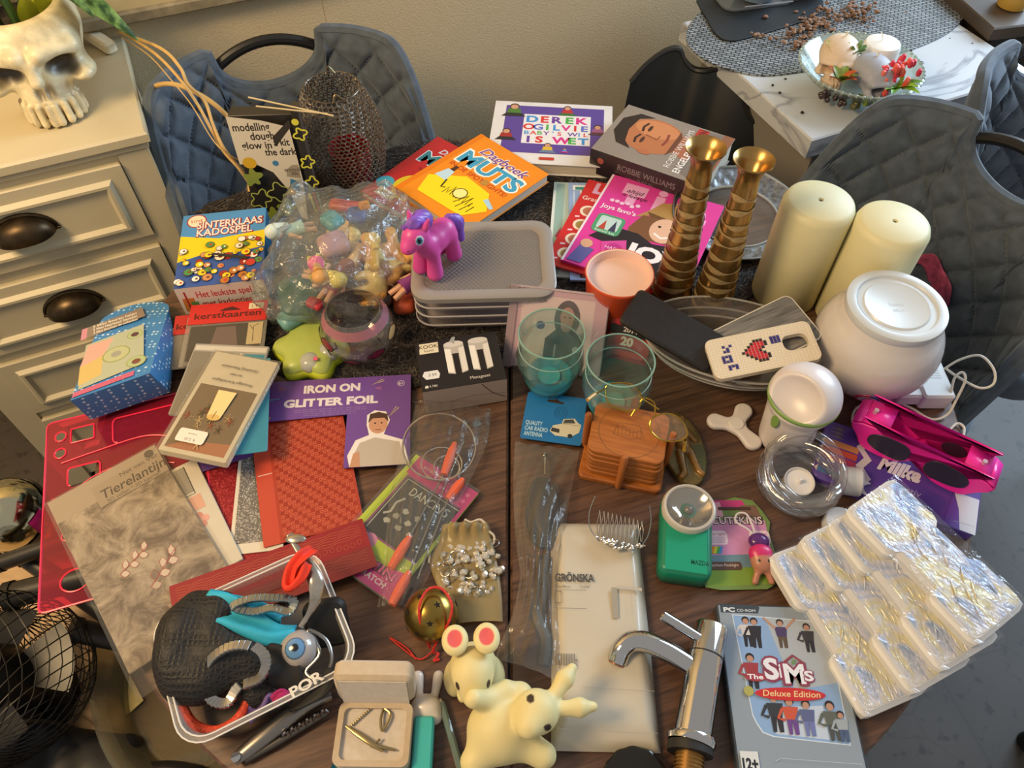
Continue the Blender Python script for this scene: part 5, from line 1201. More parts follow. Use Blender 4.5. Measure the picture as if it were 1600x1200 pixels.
q = MB(); q.prism(rrect(0, 0, w_, h_, .008, 4), -.011, 0, .003); q.build('wallet_cover', mat('#1a1718', .55, noise=.25, scale=120, bump=.2), t)
q = MB(); q.lathe([(0, .0005), (.0045, .0005), (.004, .002), (0, .0022)], 18, cap=False); q.build('snap_button', mat('#3a3636', .3, .5), t, M.Translation((w_*.93, h_*.35, 0)))
q = MB(); q.prism(rrect(w_*.98, h_*.35, w_+.012, h_*.60, .004, 3), -.009, -.003, .001); q.build('strap', mat('#1c1919', .6), t)
t, w_, h_ = phonecase('grey weathered wood pattern phone case under the beaded one', (1150, 592, .072), (1287, 524, .098), (1105, 521, .078), '')
q = MB(); q.prism(rrect(0, 0, w_, h_, .010, 5), -.008, 0, .002); q.build('case_shell', woodmat('grey_print', '#4c4a48', '#8f8c88', .1, 14, .4, 16), t)
q = MB(); q.tube([(x, y, -.003) for x, y in rrect(0, 0, w_, h_, .010, 5)], .0016, 5, True); q.build('case_edge', mat('#d8d4c8', .4), t)
t, w_, h_ = phonecase('cream grid phone case with cross-stitched red heart and blue letters', (1119, 594, .082), (1287, 560, .106), (1110, 531, .090), '')
hx0, hx1, hy0, hy1 = w_*.70, w_*.93, h_*.34, h_*.72
ot = rrect(0, 0, w_, h_, .010, 5); inn = rrect(hx0, hy0, hx1, hy1, .009, 5); n = len(ot)
q = MB(); q.add([(x, y, 0) for x, y in ot]+[(x, y, 0) for x, y in inn]+[(x, y, -.008) for x, y in ot]+[(x, y, -.008) for x, y in inn], [f for i in range(n) for f in ((i, (i+1) % n, n+(i+1) % n, n+i), (2*n+i, 2*n+(i+1) % n, (i+1) % n, i), (n+i, n+(i+1) % n, 3*n+(i+1) % n, 3*n+i), (3*n+i, 3*n+(i+1) % n, 2*n+(i+1) % n, 2*n+i))]); q.build('case_shell', mat('#d6c8b0', .45), t, None, 30)
gx, gy = 30, 15
dots = MB()
HEART = {(x, y) for x in range(9) for y in range(8) if [0b011000110, 0b111101111, 0b111111111, 0b111111111, 0b011111110, 0b001111100, 0b000111000, 0b000010000][7-y if False else y] >> (8-x) & 1}
sx_, sy_ = w_/(gx+1), h_/(gy+1)
for i in range(gx):
    for j in range(gy):
        x, y = (i+1)*sx_, (j+1)*sy_
        if hx0-.003 < x < hx1+.003 and hy0-.003 < y < hy1+.003: continue
        # heart turned: its point looks to the left
        u_, v_ = j-3, i-9
        inh = (u_, 7-v_) in HEART if 0 <= v_ < 8 else False
        edge = inh and not all((u_+a, 7-v_+b) in HEART for a, b in ((1, 0), (-1, 0), (0, 1), (0, -1)))
        T_ = (i in (18, 19, 20) and j in (10,)) or (i == 19 and 9 <= j <= 11) or (i in (18, 20) and 9 <= j <= 11 and j != 10)
        YU = (i, j) in {(4, 11), (5, 10), (6, 11), (5, 9), (4, 9), (3, 7), (4, 7), (5, 7), (3, 6), (5, 6), (3, 5), (4, 5), (5, 5), (4, 3), (5, 3), (6, 3), (6, 2), (4, 2)}
        c = '#2a1c1c' if edge else ('#c22a3c' if inh else ('#34307a' if (T_ or YU) else '#e6dcc8'))
        big = .0021 if c != '#e6dcc8' else .0011
        dots.add([(x-big, y-big, .0), (x+big, y-big, 0), (x+big, y+big, 0), (x-big, y+big, 0), (x, y, big*.8)], [(0, 1, 4), (1, 2, 4), (2, 3, 4), (3, 0, 4)], c)
dots.build('cross_stitch', inkmat(.5), t, None, 0, 'stuff')
# ------------------------------------------------------------------ white globe lamp upside down
t = thing('globe_lamp', 'glossy white globe lamp lying upside down with round base on top', 'lamp', M.Translation((.500, .682, TZ)))
q = MB(); q.lathe([(0, .002), (.030, .002)]+[(.0835*math.sin(a)**.92 if a < math.pi else 0, .079-.079*math.cos(a)) for a in [R(25+k*5) for k in range(22)]]+[(.060, .148), (.0585, .151)], 64, cap=False); q.build('globe', mat('#cfc9c6', .18, noise=.02, scale=8, coat=.5), t, None, 60)
q = MB(); q.lathe([(.0625, .140), (.0640, .146), (.0635, .152), (.059, .154), (.052, .153), (.050, .150), (.043, .150), (.041, .152), (.038, .151), (0, .1505)], 64, cap=False); q.build('lamp_base', mat('#c9ced0', .3), t, None, 40)
pr = Print(.07, .07, .1507); pr.text('hama', .5, .48, .10, '#b9bec2').text('BELA', .5, .34, .07, '#bcc1c4'); pr.done(t, .35, M.Translation((-.035, -.035, 0)))
bt = MB(); bt.lathe([(0, .0025), (.012, .0025), (.0125, .0018)], 26, cap=False); dirb = V((-.22, -.82, -.42)).normalized()
zq = dirb.to_track_quat('Z', 'X').to_matrix().to_4x4(); cen = V((0, 0, .079))
o = bt.build('power_button', mat('#cfcad0', .3), t, M.Translation(cen+dirb*.0815) @ zq)
q = MB(); q.lathe([(.0125, .0022), (.0165, .0012), (.0168, -.002)], 30, cap=False)
for i, f in enumerate(q.f): q.c[i] = '#c23a6a' if (i % 30) < 15 else '#4a4a9a'
q.build('button_ring', inkmat(.3), t, M.Translation(cen+dirb*.0815) @ zq, 60)
# ------------------------------------------------------------------ white hand pump
t = thing('hand_pump', 'white handheld device with green ring and slanted scooped top', 'device', at((.372, .575, TZ), R(15)))
def hp(p):
    x, y, z = p
    d = np.sqrt(x*x+y*y)-(.034+.010*np.clip(z/.12, 0, 1)); d = smax(d, -z, .006)
    dome = d_ell(p, (0, 0, .098), (.0455, .0455, .040)); d = smin(np.maximum(d, z-.10), dome, .004)
    d = smax(d, -d_ell(p, (-.062, -.034, .130), (.062, .066, .044)), .004)
    d = smax(d, -np.maximum(d_box(p, (.016, -.035, .052), (.014, .03, .026), .006), -(.040-np.sqrt(x*x+y*y)+.012)*0-1), .004)
    return d
surf(hp, (-.05, -.05, -.002), (.05, .05, .145), 96, 'pump_body', mat('#d8d0d0', .32), t)
q = MB(); q.lathe([(.0445, .0925), (.0462, .0935), (.0462, .0985), (.0450, .0995)], 48, cap=False); q.build('green_ring', mat('#86a85a', .4), t, None, 60)
q = MB(); q.prism(circ(0, 0, .006, .013, 16), 0, .003, .001); q.build('green_trigger', mat('#7c9e50', .4), t, axes((-.039, -.012, .074), (.3, -1, 0), (0, 0, 1)))
# ------------------------------------------------------------------ fidget spinner
t = thing('fidget_spinner', 'white three lobed fidget spinner lying flat on the table', 'spinner', M.Translation(T(1148, 668)))
lobes = [T(u, v)-T(1148, 668) for u, v in ((1117, 662), (1160, 646), (1174, 694))]
def fs_(p):
    d = d_cap(p, (0, 0, .005), (0, 0, .0055), .012)
    for l in lobes: d = smin(d, d_cap(p, (0, 0, .005), (l.x, l.y, .005), .007, .0125), .008)
    return smax(d, np.abs(p[2]-.005)-.0048, .003)
surf(fs_, (-.05, -.05, -.002), (.05, .05, .013), 80, 'spinner_body', mat('#d6d0ce', .4), t)
q = MB(); q.lathe([(.0, .0118), (.0095, .0118), (.0105, .0105), (.0105, .008)], 28, cap=False); q.build('centre_cap', mat('#dedad8', .35), t, None, 40)
# ------------------------------------------------------------------ brass relief plaque
m, w_, h_ = fr((1052, 760, .012), (1120, 752, .012), (1058, 640, .012))
t = thing('relief_plaque', 'oval brass coloured ceramic plaque with a standing man in relief', 'plaque', m @ M.Translation((w_/2, h_/2, -.012)))
def pq(p):
    x, y, z = p; k = h_/.105
    d = smax(np.sqrt((x/(w_*.5))**2+(y/(h_*.5))**2)*w_*.5-w_*.5, np.abs(z-.005)-.005, .003)
    g = lambda a, b, ra, rb: d_cap(p, (a[0]*k, a[1]*k, .011), (b[0]*k, b[1]*k, .011), ra, rb)
    f = g((0, .034), (0, .036), .008, .008)
    for a, b, ra, rb in (((0, .020), (0, -.004), .010, .009), ((-.006, -.008), (-.008, -.034), .0055, .0045), ((.006, -.008), (.009, -.034), .0055, .0045), ((-.009, .020), (-.016, .004), .0045, .004), ((.009, .020), (.016, .006), .0045, .004), ((-.008, -.036), (-.012, -.040), .0045, .0045), ((.009, -.036), (.012, -.040), .0045, .0045), ((-.010, .040), (.010, .040), .003, .003), ((0, .042), (0, .046), .006, .004)):
        f = np.minimum(f, g(a, b, ra, rb))
    return smin(d, f, .002)
surf(pq, (-w_*.52, -h_*.52, -.001), (w_*.52, h_*.52, .022), 96, 'relief', attr_mat(.35, .25, .35, 60, .2, 0, .3), t, None, lambda p: paint(p, '#6a5a2c', ((p[2] > .0105)*.9, '#8f6a34'), ((p[0] > .012)*(p[1] < 0)*(p[2] < .0105)*.8, '#4a5530')))
# ------------------------------------------------------------------ wooden coasters in holder
m, w_, h_ = fr((916, 702, .066), (1037, 727, .066), (946, 628, .066))
ch = thing('coaster_holder', 'wooden coaster holder base with round dowel pegs', 'coaster holder', m @ M.Translation((0, 0, -.066)))
OAK = woodmat('oak', '#8a4a1c', '#b56e2e', .1, 10, .35, 12); OAK2 = mat('#9a5a2a', .4, noise=.2, scale=60, stretch=(1, 1, .1))
q = MB(); q.prism(rrect(-.006, -.006, w_+.006, h_+.006, .008, 4), 0, .010, .002); q.build('holder_base', OAK, ch)
for (x, y) in ((w_*.5, -.006), (w_+.006, h_*.55), (w_*.5, h_+.006), (-.006, h_*.6)):
    q = MB(); q.tube([(x, y, .004), (x, y, .074), (x, y, .077)], [.0048, .0048, .0030], 12); q.build('dowel_peg', OAK2, ch)
for k in range(6):
    t = thing('wooden_coaster', ['lowest', 'second', 'third', 'fourth', 'fifth', 'topmost'][k]+' square wooden coaster in the coaster stack'+(', round inlay engraved' if k == 5 else ''), 'coaster', m @ M.Translation((random.uniform(-.001, .001), random.uniform(-.001, .001), -.066+.0105+.0092*k)), 'stacked wooden coasters')
    q = MB(); q.prism(rrect(0, 0, w_, h_, .012, 5), 0, .0088, .0014); q.build('coaster_board', OAK, t)
    if k == 5:
        pr = Print(w_, h_, .0089); pr.line(circ(.50, .50, .40, .40*w_/h_, 48), .010, '#7d5228', True)
        for i in range(7): pr.line([(.36+.05*i, .42), (.35+.05*i, .58+.02*math.sin(i))], .006, '#7d5228')
        pr.line([(.30, .40), (.34, .64), (.62, .66), (.70, .44), (.55, .36), (.30, .40)], .006, '#7d5228').line([(.40, .60), (.52, .48), (.66, .56)], .006, '#7d5228'); pr.done(t, .35, let='engraving', art='engraving')
# ------------------------------------------------------------------ gold wire spectacles
t = thing('spectacles', 'gold wire rimmed spectacles resting on the wooden coasters', 'spectacles', M.Identity(4))
GW = mat('#b9933f', .25, 1.0)
def loop(pts): return spline([T(*p) for p in pts], 6, True)
LZ = [loop([(947, 604, .092), (968, 598, .096), (992, 603, .096), (1002, 622, .090), (994, 641, .080), (970, 640, .076), (950, 628, .080)]), loop([(1018, 655, .082), (1040, 646, .084), (1062, 654, .084), (1074, 676, .078), (1064, 688, .072), (1036, 688, .070), (1018, 674, .074)])]
for l in LZ:
    q = MB(); q.tube(l, .0011, 6, True); o = q.build('lens_rim', GW, t)
    q = MB(); c_ = sum(l, V((0, 0, 0)))/len(l); q.add([c_]+l, [(0, 1+i, 1+(i+1) % len(l)) for i in range(len(l))]); q.build('lens', film('#f2dfc4', .10, .03, 1.5), o, None, 180)
for pts, r_ in ((((1000, 628, .088), (1008, 622, .092), (1022, 630, .090), (1024, 650, .084)), .0012), (((992, 640, .082), (986, 650, .076)), .001), (((1016, 660, .080), (1014, 668, .074)), .001), (((996, 618, .094), (1030, 640, .088)), .0009)):
    q = MB(); q.tube(spline([T(*p) for p in pts], 5), r_, 6); q.build('bridge_wire', GW, t)
for pts in (((948, 606, .093), (930, 616, .105), (918, 625, .110)), ((1073, 672, .079), (1070, 690, .055), (1069, 704, .040))):
    p3 = spline([T(*p) for p in pts], 5); q = MB(); q.tube(p3, .0011, 6); q.build('temple_arm', GW, t)
    q = MB(); q.tube(p3[len(p3)//2:], .0024, 8); q.build('temple_tip', mat('#d8a83e', .35, trans=.2), t)
# ================================================================== left side and front of the table
SL = film('#efece6', .10, .07, 1.5, .35, 40)
def sleeve(px, z, label=None, name='plastic_sleeve', parent=None, mt=None, n=1):
    """thin transparent sheet whose outline is given in pixels at height z above the table"""
    w3 = [T(u, v, z) for u, v in px]; q = MB()
    q.add(w3+[p-V((0, 0, .0006)) for p in w3], [tuple(range(len(w3)-1, -1, -1)), tuple(range(len(w3), 2*len(w3)))]); o = q.build(name, mt or SL, parent, None, 0); return o
# blue dotted toy box
A = [T(110, 626, .066), T(234, 583, .066), T(264, 482, .022), T(156, 504, .022)]
zb = .014; B = [T(142, 656, zb), T(266, 613, zb), T(274, 532, zb), T(168, 548, zb)]
bx = thing('doll_accessory_box', 'light blue star dotted wedge box with rounded card header', 'toy box', M.Translation(B[0]))
def dotted():
    m, nt, b = nodes('dotted_card'); N = nt.nodes.new; L = nt.links.new
    tc = N('ShaderNodeTexCoord'); v = N('ShaderNodeTexVoronoi'); v.inputs['Scale'].default_value = 130; v.inputs['Randomness'].default_value = .35
    r = N('ShaderNodeValToRGB'); e = r.color_ramp.elements; e[0].position = .22; e[0].color = (*lin('#c4dcee'), 1); e[1].position = .30; e[1].color = (*lin('#3f7fb8'), 1)
    L(tc.outputs['Object'], v.inputs['Vector']); L(v.outputs['Distance'], r.inputs[0]); L(r.outputs[0], b.inputs['Base Color']); b.inputs['Roughness'].default_value = .35
    return m
DOT = dotted(); o0 = B[0]; q = MB(); a_ = [p-o0 for p in A]; b_ = [p-o0 for p in B]
q.add(a_+b_, [(0, 1, 2, 3), (4, 7, 6, 5), (0, 4, 5, 1), (1, 5, 6, 2), (2, 6, 7, 3), (3, 7, 4, 0)]); q.build('carton', DOT, bx, None, 0)
xm = (A[2]-A[3]); ym = (A[3]-A[0]); m_ = axes(A[0]-o0, A[1]-A[0], A[3]-A[0]); wf = (A[1]-A[0]).length; hf = ((A[3]-A[0])-(A[3]-A[0]).dot((A[1]-A[0]).normalized())*(A[1]-A[0]).normalized()).length
q = MB(); md = (a_[2]+a_[3])/2; hw = (a_[2]-a_[3])/2; up_ = ((a_[3]-a_[0])+(a_[2]-a_[1])).normalized()
arc = [md+hw*math.cos(R(k))+up_*.034*math.sin(R(k)) for k in range(0, 181, 12)]
q.add(arc+[p-V((0, 0, .001)) for p in arc], [tuple(range(16)), tuple(range(31, 15, -1))]); q.build('card_header', DOT, bx, None, 0)
pr = Print(wf, hf, .0006); sk_ = .18
pr.poly([(.17, .80), (1.08, .86), (1.06, 1.02), (.20, .97)], '#8a7a6c').poly([(.17, .80), (.25, .805), (.28, .975), (.20, .97)], '#c98a96')
for i, s_ in enumerate(('3 Mini figuren halen', '3 Mini Haarband Sieraden', '3 Mini figurines de collection')): pr.text(s_, .66, .94-.052*i, .036, '#e4dccb', bold=.02, fit=.62)
pr.poly([(.10, .10), (.95, .16), (1.04, .74), (.24, .70)], '#aeb39a').poly([(.14, .40), (.45, .46), (.62, .68), (.27, .68)], '#d6a696').poly([(.10, .15), (.4, .2), (.45, .46), (.14, .40)], '#cdb26e')
for cx_, cy_, r_, c_ in ((.90, .62, .10, '#a9b78a'), (.62, .42, .17, '#b5b88f'), (.86, .22, .12, '#a9b78a')): pr.circle(cx_, cy_, r_*1.1, '#8f9a4e').circle(cx_, cy_, r_, c_)
pr.circle(.90, .62, .055, '#5a3a42').circle(.86, .22, .06, '#7a4a3e').circle(.62, .42, .07, '#9a9a8c').poly([(.02, .02), (.80, .04), (.82, .10), (.05, .08)], '#c2607e'); pr.done(bx, .3, m_)
# Christmas card packs
def cards(label, tl, tr, h, z, header, txt, body, bh=.028):
    m, w = sheet(tl, tr, h, z); t = thing('christmas_card_pack', label, 'card pack', m @ M.Translation((0, 0, -.008)), 'Christmas card packs')
    q = MB(); q.box(.003, 0, 0, w-.003, h-bh*.6, .006, .0008); q.build('cards', mat(body, .6, noise=.35, scale=35), t)
    q = MB(); q.box(0, h-bh, .0065, w, h, .008, .0003); q.build('red_header', mat(header, .45), t)
    q = MB(); q.box(-.002, -.004, .0063, w+.002, h-bh*.6, .0068); q.build('clear_wrap', SL, t, None, 0)
    pr = Print(w, h, .0081); y = 1-bh/h
    pr.text(txt, .5, y+.25*bh/h, .30*bh/h, '#5a1410', bold=.02, fit=.86).poly([(.38, 1-.42*bh/h), (.66, 1-.42*bh/h), (.60, 1-.30*bh/h), (.54, 1-.22*bh/h), (.44, 1-.30*bh/h)], '#4a1a18'); pr.rect(.76, 1-.42*bh/h, .95, 1-.12*bh/h, '#d8cfae').text('1.95', .855, 1-.36*bh/h, .16*bh/h, '#5a5244'); pr.done(t, .45)
    return t, w, h
cards('Christmas card pack with red header, partly hidden behind the other', (274, 494), (330, 488), .10, .020, '#b82a26', 'kerst', '#6e675a', .038)
t, w_, h_ = cards('Christmas card pack with red header and price tag, beside the game box', (299, 477), (419, 468), .115, .030, '#c42a24', 'kerstkaarten', '#5d564c', .040)
pr = Print(w_, h_, .0072); pr.rect(.05, .05, .95, .62, '#4c463e').rect(.78, .25, .97, .62, '#b5a67e').line([(.86, .3), (.85, .55), (.92, .6)], .010, '#5a4c36').line([(.85, .5), (.80, .58)], .008, '#5a4c36').poly([(.3, .1), (.7, .1), (.62, .58), (.38, .58)], '#6e5f58'); pr.done(t, .5)
m, w_ = sheet((306, 536), (421, 541), .125, .036); t = packet('card_sleeve', 'clear sleeve with teal card under the Christmas card packet', 'card', m, w_, .125, .005, '#9a958c')
pr = Print(w_, .125, .0051); pr.rect(.02, .9, .98, .97, '#c4bfb4').rect(.02, 0, .55, .88, '#7d776b').rect(.70, 0, .98, .87, '#3a7f92').line([(.66, 0), (.66, .88)], .012, '#d8d4c8'); pr.done(t, .3)
m, w_, h_ = fr((362, 712, .040), (392, 708, .040), (396, 562, .040)); packet('teal_card', 'teal blue card sticking out right of the Christmas card packet', 'card', m, .045, h_, .0012, '#2f7d96')
m, w_, h_ = fr((400, 660, .012), (410, 658, .012), (420, 520, .012)); packet('yellow_card', 'narrow yellow card edge below the sleeve stack', 'card', m, .014, .11, .0012, '#b08f3e')
m, w_, h_ = fr((246, 702, .052), (352, 724, .052), (326, 546, .052))
t = packet('card_packet', 'upside down Christmas greeting packet with candle picture and price sticker', 'card pack', m, w_, h_, .012, '#cfc7b2')
pr = Print(w_, h_, .0121)
pr.rect(.06, .04, .94, .66, '#6e5a3c').poly([(.06, .04), (.94, .04), (.94, .16), (.3, .12)], '#a8683c')
for k in range(24):
    a = k*2.4; x, y = .5+.4*math.cos(a)*((k*37 % 10)/10), .34+.28*math.sin(a)*((k*53 % 10)/10)
    for j in range(5): pr.line([(x, y), (x+.06*math.cos(j*1.26+k), y+.045*math.sin(j*1.26+k))], .010, ['#a58a5a', '#8f4a34', '#4a4a30', '#b59a6a'][k % 4])
pr.poly([(.42, .36), (.62, .36), (.66, .62), (.38, .62)], '#d8c68c').poly(circ(.52, .36, .10, .03, 12), '#c9a862').line([(.51, .35), (.52, .42)], .014, '#8a6a34')
pr.text('Prettige Kerstdagen', .5, .725, .028, '#4a4436', rot=180, fit=.62).text('en een', .5, .80, .028, '#4a4436', rot=180, fit=.18).text('Gelukkig Nieuwjaar', .5, .87, .028, '#4a4436', rot=180, fit=.58)
pr.poly(rrect(.16, .10, .58, .22, .03), '#dcd6c8').text('fl. 2,25', .37, .14, .024, '#3a362e', rot=180).text('6 kaarten', .37, .185, .014, '#3a362e', rot=180); pr.done(t, .3)
q = MB(); q.box(-.004, -.006, .0115, w_+.004, h_+.002, .0128, .0003); q.build('clear_wrap', film('#f2efe8', .05, .05, 1.5, .2, 30), t)
# iron-on glitter foil packs
GL = {}
def glitter(c0, c1, sc=700):
    m, nt, b = nodes('glitter'); N = nt.nodes.new; L = nt.links.new
    tc = N('ShaderNodeTexCoord'); v = N('ShaderNodeTexVoronoi'); v.inputs['Scale'].default_value = sc
    r = N('ShaderNodeValToRGB'); e = r.color_ramp.elements; e[0].position = .55; e[0].color = (*lin(c0), 1); e[1].position = .85; e[1].color = (*lin(c1), 1)
    L(tc.outputs['Object'], v.inputs['Vector']); L(v.outputs['Color'], r.inputs[0]); L(r.outputs[0], b.inputs['Base Color']); b.inputs['Metallic'].default_value = .35; b.inputs['Roughness'].default_value = .4
    return m
m, w_, h_ = fr((357, 868, .006), (410, 862, .006), (388, 655, .006)); t = packet('glitter_foil_sheet', 'silver glitter foil sheet with white border under the purple card', 'foil sheet', m, .066, h_, .0012, '#cfc6b4', group='glitter foil sheets')
q = MB(); q.box(.005, .014, .0012, .061, h_, .0016); q.build('glitter', glitter('#6e6a66', '#c4bdb4'), t)
m, w_, h_ = fr((412, 856, .008), (520, 828, .008), (450, 655, .008)); h_ = (T(450, 655)-T(412, 856)).length
t = packet('patterned_foil_sheet', 'red foil sheet embossed with rows of tiny shapes beside the silver sheet', 'foil sheet', m, .125, h_*.98, .0012, '#a33a26', .35, group='glitter foil sheets')
pr = Print(.125, h_*.98, .0013); pr.rect(.0, 0, .17, 1, '#b84632').line([(.02, .55), (.17, .55)], .012, '#d8a894').line([(.02, .90), (.17, .90)], .012, '#d8a894')
for j in range(30):
    for i in range(18):
        x, y = .22+.043*i, .03+.031*j; pr.line(circ(x, y, .016, .010, 6), .006, '#cf6a4e' if (i+j) % 3 else '#8a2a1a', True); pr.z -= pr.st*.95
pr.done(t, .3, art='embossing')
m, w_, h_ = fr((308, 905, .004), (372, 890, .004), (300, 720, .004)); t = packet('glitter_foil_sheet', 'red glitter foil sheet left of the silver one', 'foil sheet', m, .085, h_, .0012, '#8f1f24', group='glitter foil sheets')
q = MB(); q.box(.002, .002, .0012, .083, h_, .0016); q.build('glitter', glitter('#8a1a22', '#c2474a'), t)
m, w_, h_ = fr((300, 742, .0075), (396, 712, .0075), (298, 696, .0075)); t = packet('foil_pack_card', 'purple card corner showing under the Christmas packet, above red glitter', 'card', m, w_, h_+.02, .001, '#5a3a78')
m, w_ = sheet((424, 597), (642, 585), .150, .012)
t = thing('foil_pack_card', 'purple iron-on glitter foil package card with a boy pictured', 'card', m @ M.Translation((0, 0, -.0012)))
q = MB(); Hc = .150; q.prism([(-.025, Hc-.070), (w_*.56, Hc-.064), (w_*.56, 0), (w_, 0), (w_, Hc), (0, Hc), (-.010, Hc-.028)], 0, .0012); q.build('card', mat('#6a4590', .4), t, None, 0)
pr = Print(w_, Hc, .0013)
pr.text('IRON ON', .44, .845, .085, '#d6cdd0', bold=.05, fit=.40).text('GLITTER FOIL', .44, .69, .085, '#d6cdd0', bold=.05, fit=.66)
for k in range(4): pr.text('irons onto fabric, apply with an iron, wash inside out', .44, .645-.022*k, .012, '#a48ab8', fit=.50 if k < 2 else .36)
pr.circle(.93, .90, .026, '#cbbcd6').circle(.93, .90, .022, '#6a4590').text('6+', .93, .885, .032, '#d6cdd0', bold=.02)
for pts, c in (([(.72, .90), (.80, .96), (.81, .94)], '#c9b48a'), ([(.75, .86), (.79, .84), (.79, .87)], '#c97a9a'), ([(.06, .93), (.11, .90), (.07, .89)], '#c97a5a'), ([(.0, .79), (.09, .79), (.02, .77)], '#7aa0c4'), ([(.85, .52), (.90, .63), (.92, .62)], '#c9b48a'), ([(-.03, .54), (.03, .59), (.03, .57)], '#c9a45a')): pr.line(pts, .006, c, True)
pr.poly([(.60, .0), (.58, .12), (.63, .28), (.72, .33), (.70, .44), (.70, .55), (.75, .60), (.83, .58), (.86, .48), (.82, .33), (.95, .26), (1, .0)], '#ded8d4').poly([(.63, 0), (.62, .12), (.66, .25), (.76, .30), (.93, .24), (.97, 0)], '#b3a79a').poly(circ(.78, .44, .065, .10, 18), '#c08f72').poly([(.71, .46), (.72, .56), (.78, .58), (.84, .55), (.85, .46), (.82, .51), (.74, .51)], '#4a3026').line([(.76, .385), (.78, .38), (.80, .385)], .006, '#7a3a34')
for x in (.758, .802): pr.poly(circ(x, .455, .008, .008, 8), '#2a1c18')
pr.poly([(.60, 0), (.62, .14), (.66, .16), (.67, 0)], '#b98a6c'); pr.done(t, .35)
# dark red line foil sheet
m, w_, h_ = fr((276, 1000, .019), (590, 884, .019), (253, 920, .019))
t = packet('line_foil_sheet', 'dark red foil sheet with fine golden line ornaments under the tub', 'foil sheet', m, w_, h_, .0012, '#8a2024', .35)
pr = Print(w_, h_, .0013)
for k in range(6): pr.line([(.03+.02*i, .90-.045*k+.012*math.sin(i*1.3+k)) for i in range(48)], .002, '#b5603e')
for k in range(26): pr.line(circ(.05+.036*k, .56+.03*math.sin(k), .012, .05, 8), .002, '#b5603e', True)
pr.rect(0, .0, 1, .42, '#7d2a26')
for k in range(5): pr.line([(.03+.02*i, .36-.05*k+.012*math.sin(i*1.1+k)) for i in range(48)], .0018, '#a85a44')
pr.done(t, .35, art='line_ornament')
# white flower card pack and Tierelantijn booklet
m, w_, h_ = fr((300, 916, .010), (326, 902, .010), (250, 742, .010)); t = packet('flower_card_pack', 'white card pack with pink flower between booklet and red sheet', 'card pack', m, .064, h_, .004, '#c4bba8')
pr = Print(.064, h_, .0041); pr.rect(.18, .72, .72, .97, '#8f897c').line([(.18, .70), (.72, .70), (.72, .97)], .02, '#3a362e').circle(.6, .50, .09, '#c48a7a').circle(.70, .46, .08, '#cf9a8a').circle(.62, .42, .08, '#c48a7a').rect(.50, .55, .80, .68, '#c99a82').text('kaarten', .45, .985, .02, '#4a4436'); pr.done(t, .4)
m, w_ = sheet((67, 785), (241, 690), .310, .014); h_ = .310
t = packet('pattern_booklet', 'greyish pattern booklet with plant photo in clear sleeve, hanging over table edge', 'booklet', m @ M.Translation((.004, .035, 0)), w_-.006, h_-.040, .003, '#a5988a', .4)
def photo():
    m, nt, b = nodes('sepia_photo'); N = nt.nodes.new; L = nt.links.new
    tc = N('ShaderNodeTexCoord'); n = N('ShaderNodeTexNoise'); n.inputs['Scale'].default_value = 26; n.inputs['Detail'].default_value = 9; n.inputs['Roughness'].default_value = .7; n.inputs['Distortion'].default_value = .7
    r = N('ShaderNodeValToRGB'); e = r.color_ramp.elements; e[0].position = .40; e[0].color = (*lin('#6a5c50'), 1); e[1].position = .60; e[1].color = (*lin('#bfb3a4'), 1)
    L(tc.outputs['Object'], n.inputs['Vector']); L(n.outputs['Fac'], r.inputs[0]); L(r.outputs[0], b.inputs['Base Color']); b.inputs['Roughness'].default_value = .35
    return m
W2, H2 = w_-.006, h_-.040
q = MB(); q.box(.001, .001, .003, W2-.001, H2-.001, .0033); q.build('cover_photo', photo(), t)
pr = Print(W2, H2, .0034); pr.rect(.0, .86, 1, 1, '#b3a696').rect(.36, .82, 1, .95, '#aa9d8e')
pr.text('Net van Ver', .80, .925, .025, '#4a4038', fit=.36).text('Tierelantijn', .70, .855, .055, '#3c332c', shear=.15, bold=.01, fit=.60).text('3D vellen * 3D kaarten', .68, .825, .020, '#5a4e44', fit=.50).line([(.34, .80), (.40, .815), (1, .815)], .005, '#4a4038').circle(.92, .965, .045, '#5a5048')
def twig(x, y, s_, rot, c='#a5584e'):
    for k in range(6):
        a = rot+(.7 if k % 2 else -.7); bx_, by_ = x+.05*s_*k*math.cos(rot), y+.03*s_*k*math.sin(rot)
        pts = [(bx_+(.075*s_*u*math.cos(a)-v*math.sin(a)*s_*.028), by_+(.052*s_*u*math.sin(a)+v*math.cos(a)*s_*.02)) for u, v in ((0, 0), (.3, .8), (.65, .8), (1, 0), (.65, -.8), (.3, -.8))]
        pr.poly(pts, '#cdbfb2').line(pts, .005, c, True)
    pr.line([(x, y), (x+.3*s_*math.cos(rot), y+.2*s_*math.sin(rot))], .008, c)
twig(.42, .30, 1.15, .5); twig(.26, .44, 1.0, .3)
for k in range(8):
    a = k*.785; pts = [(.52+.0+.09*u*math.cos(a)-.02*v*math.sin(a), .14+.06*u*math.sin(a)+.015*v*math.cos(a)) for u, v in ((.1, 0), (.6, 1), (1, 0), (.6, -1))]; pr.poly(pts, '#c9bbae').line(pts, .005, '#7a4a44', True)
pr.done(t, .35)
q = MB(); q.box(-.004, -.034, .0036, w_-.003, H2+.002, .0042); q.build('clear_sleeve', film('#f6f4f0', .03, .10, 1.2, .1, 25), t)
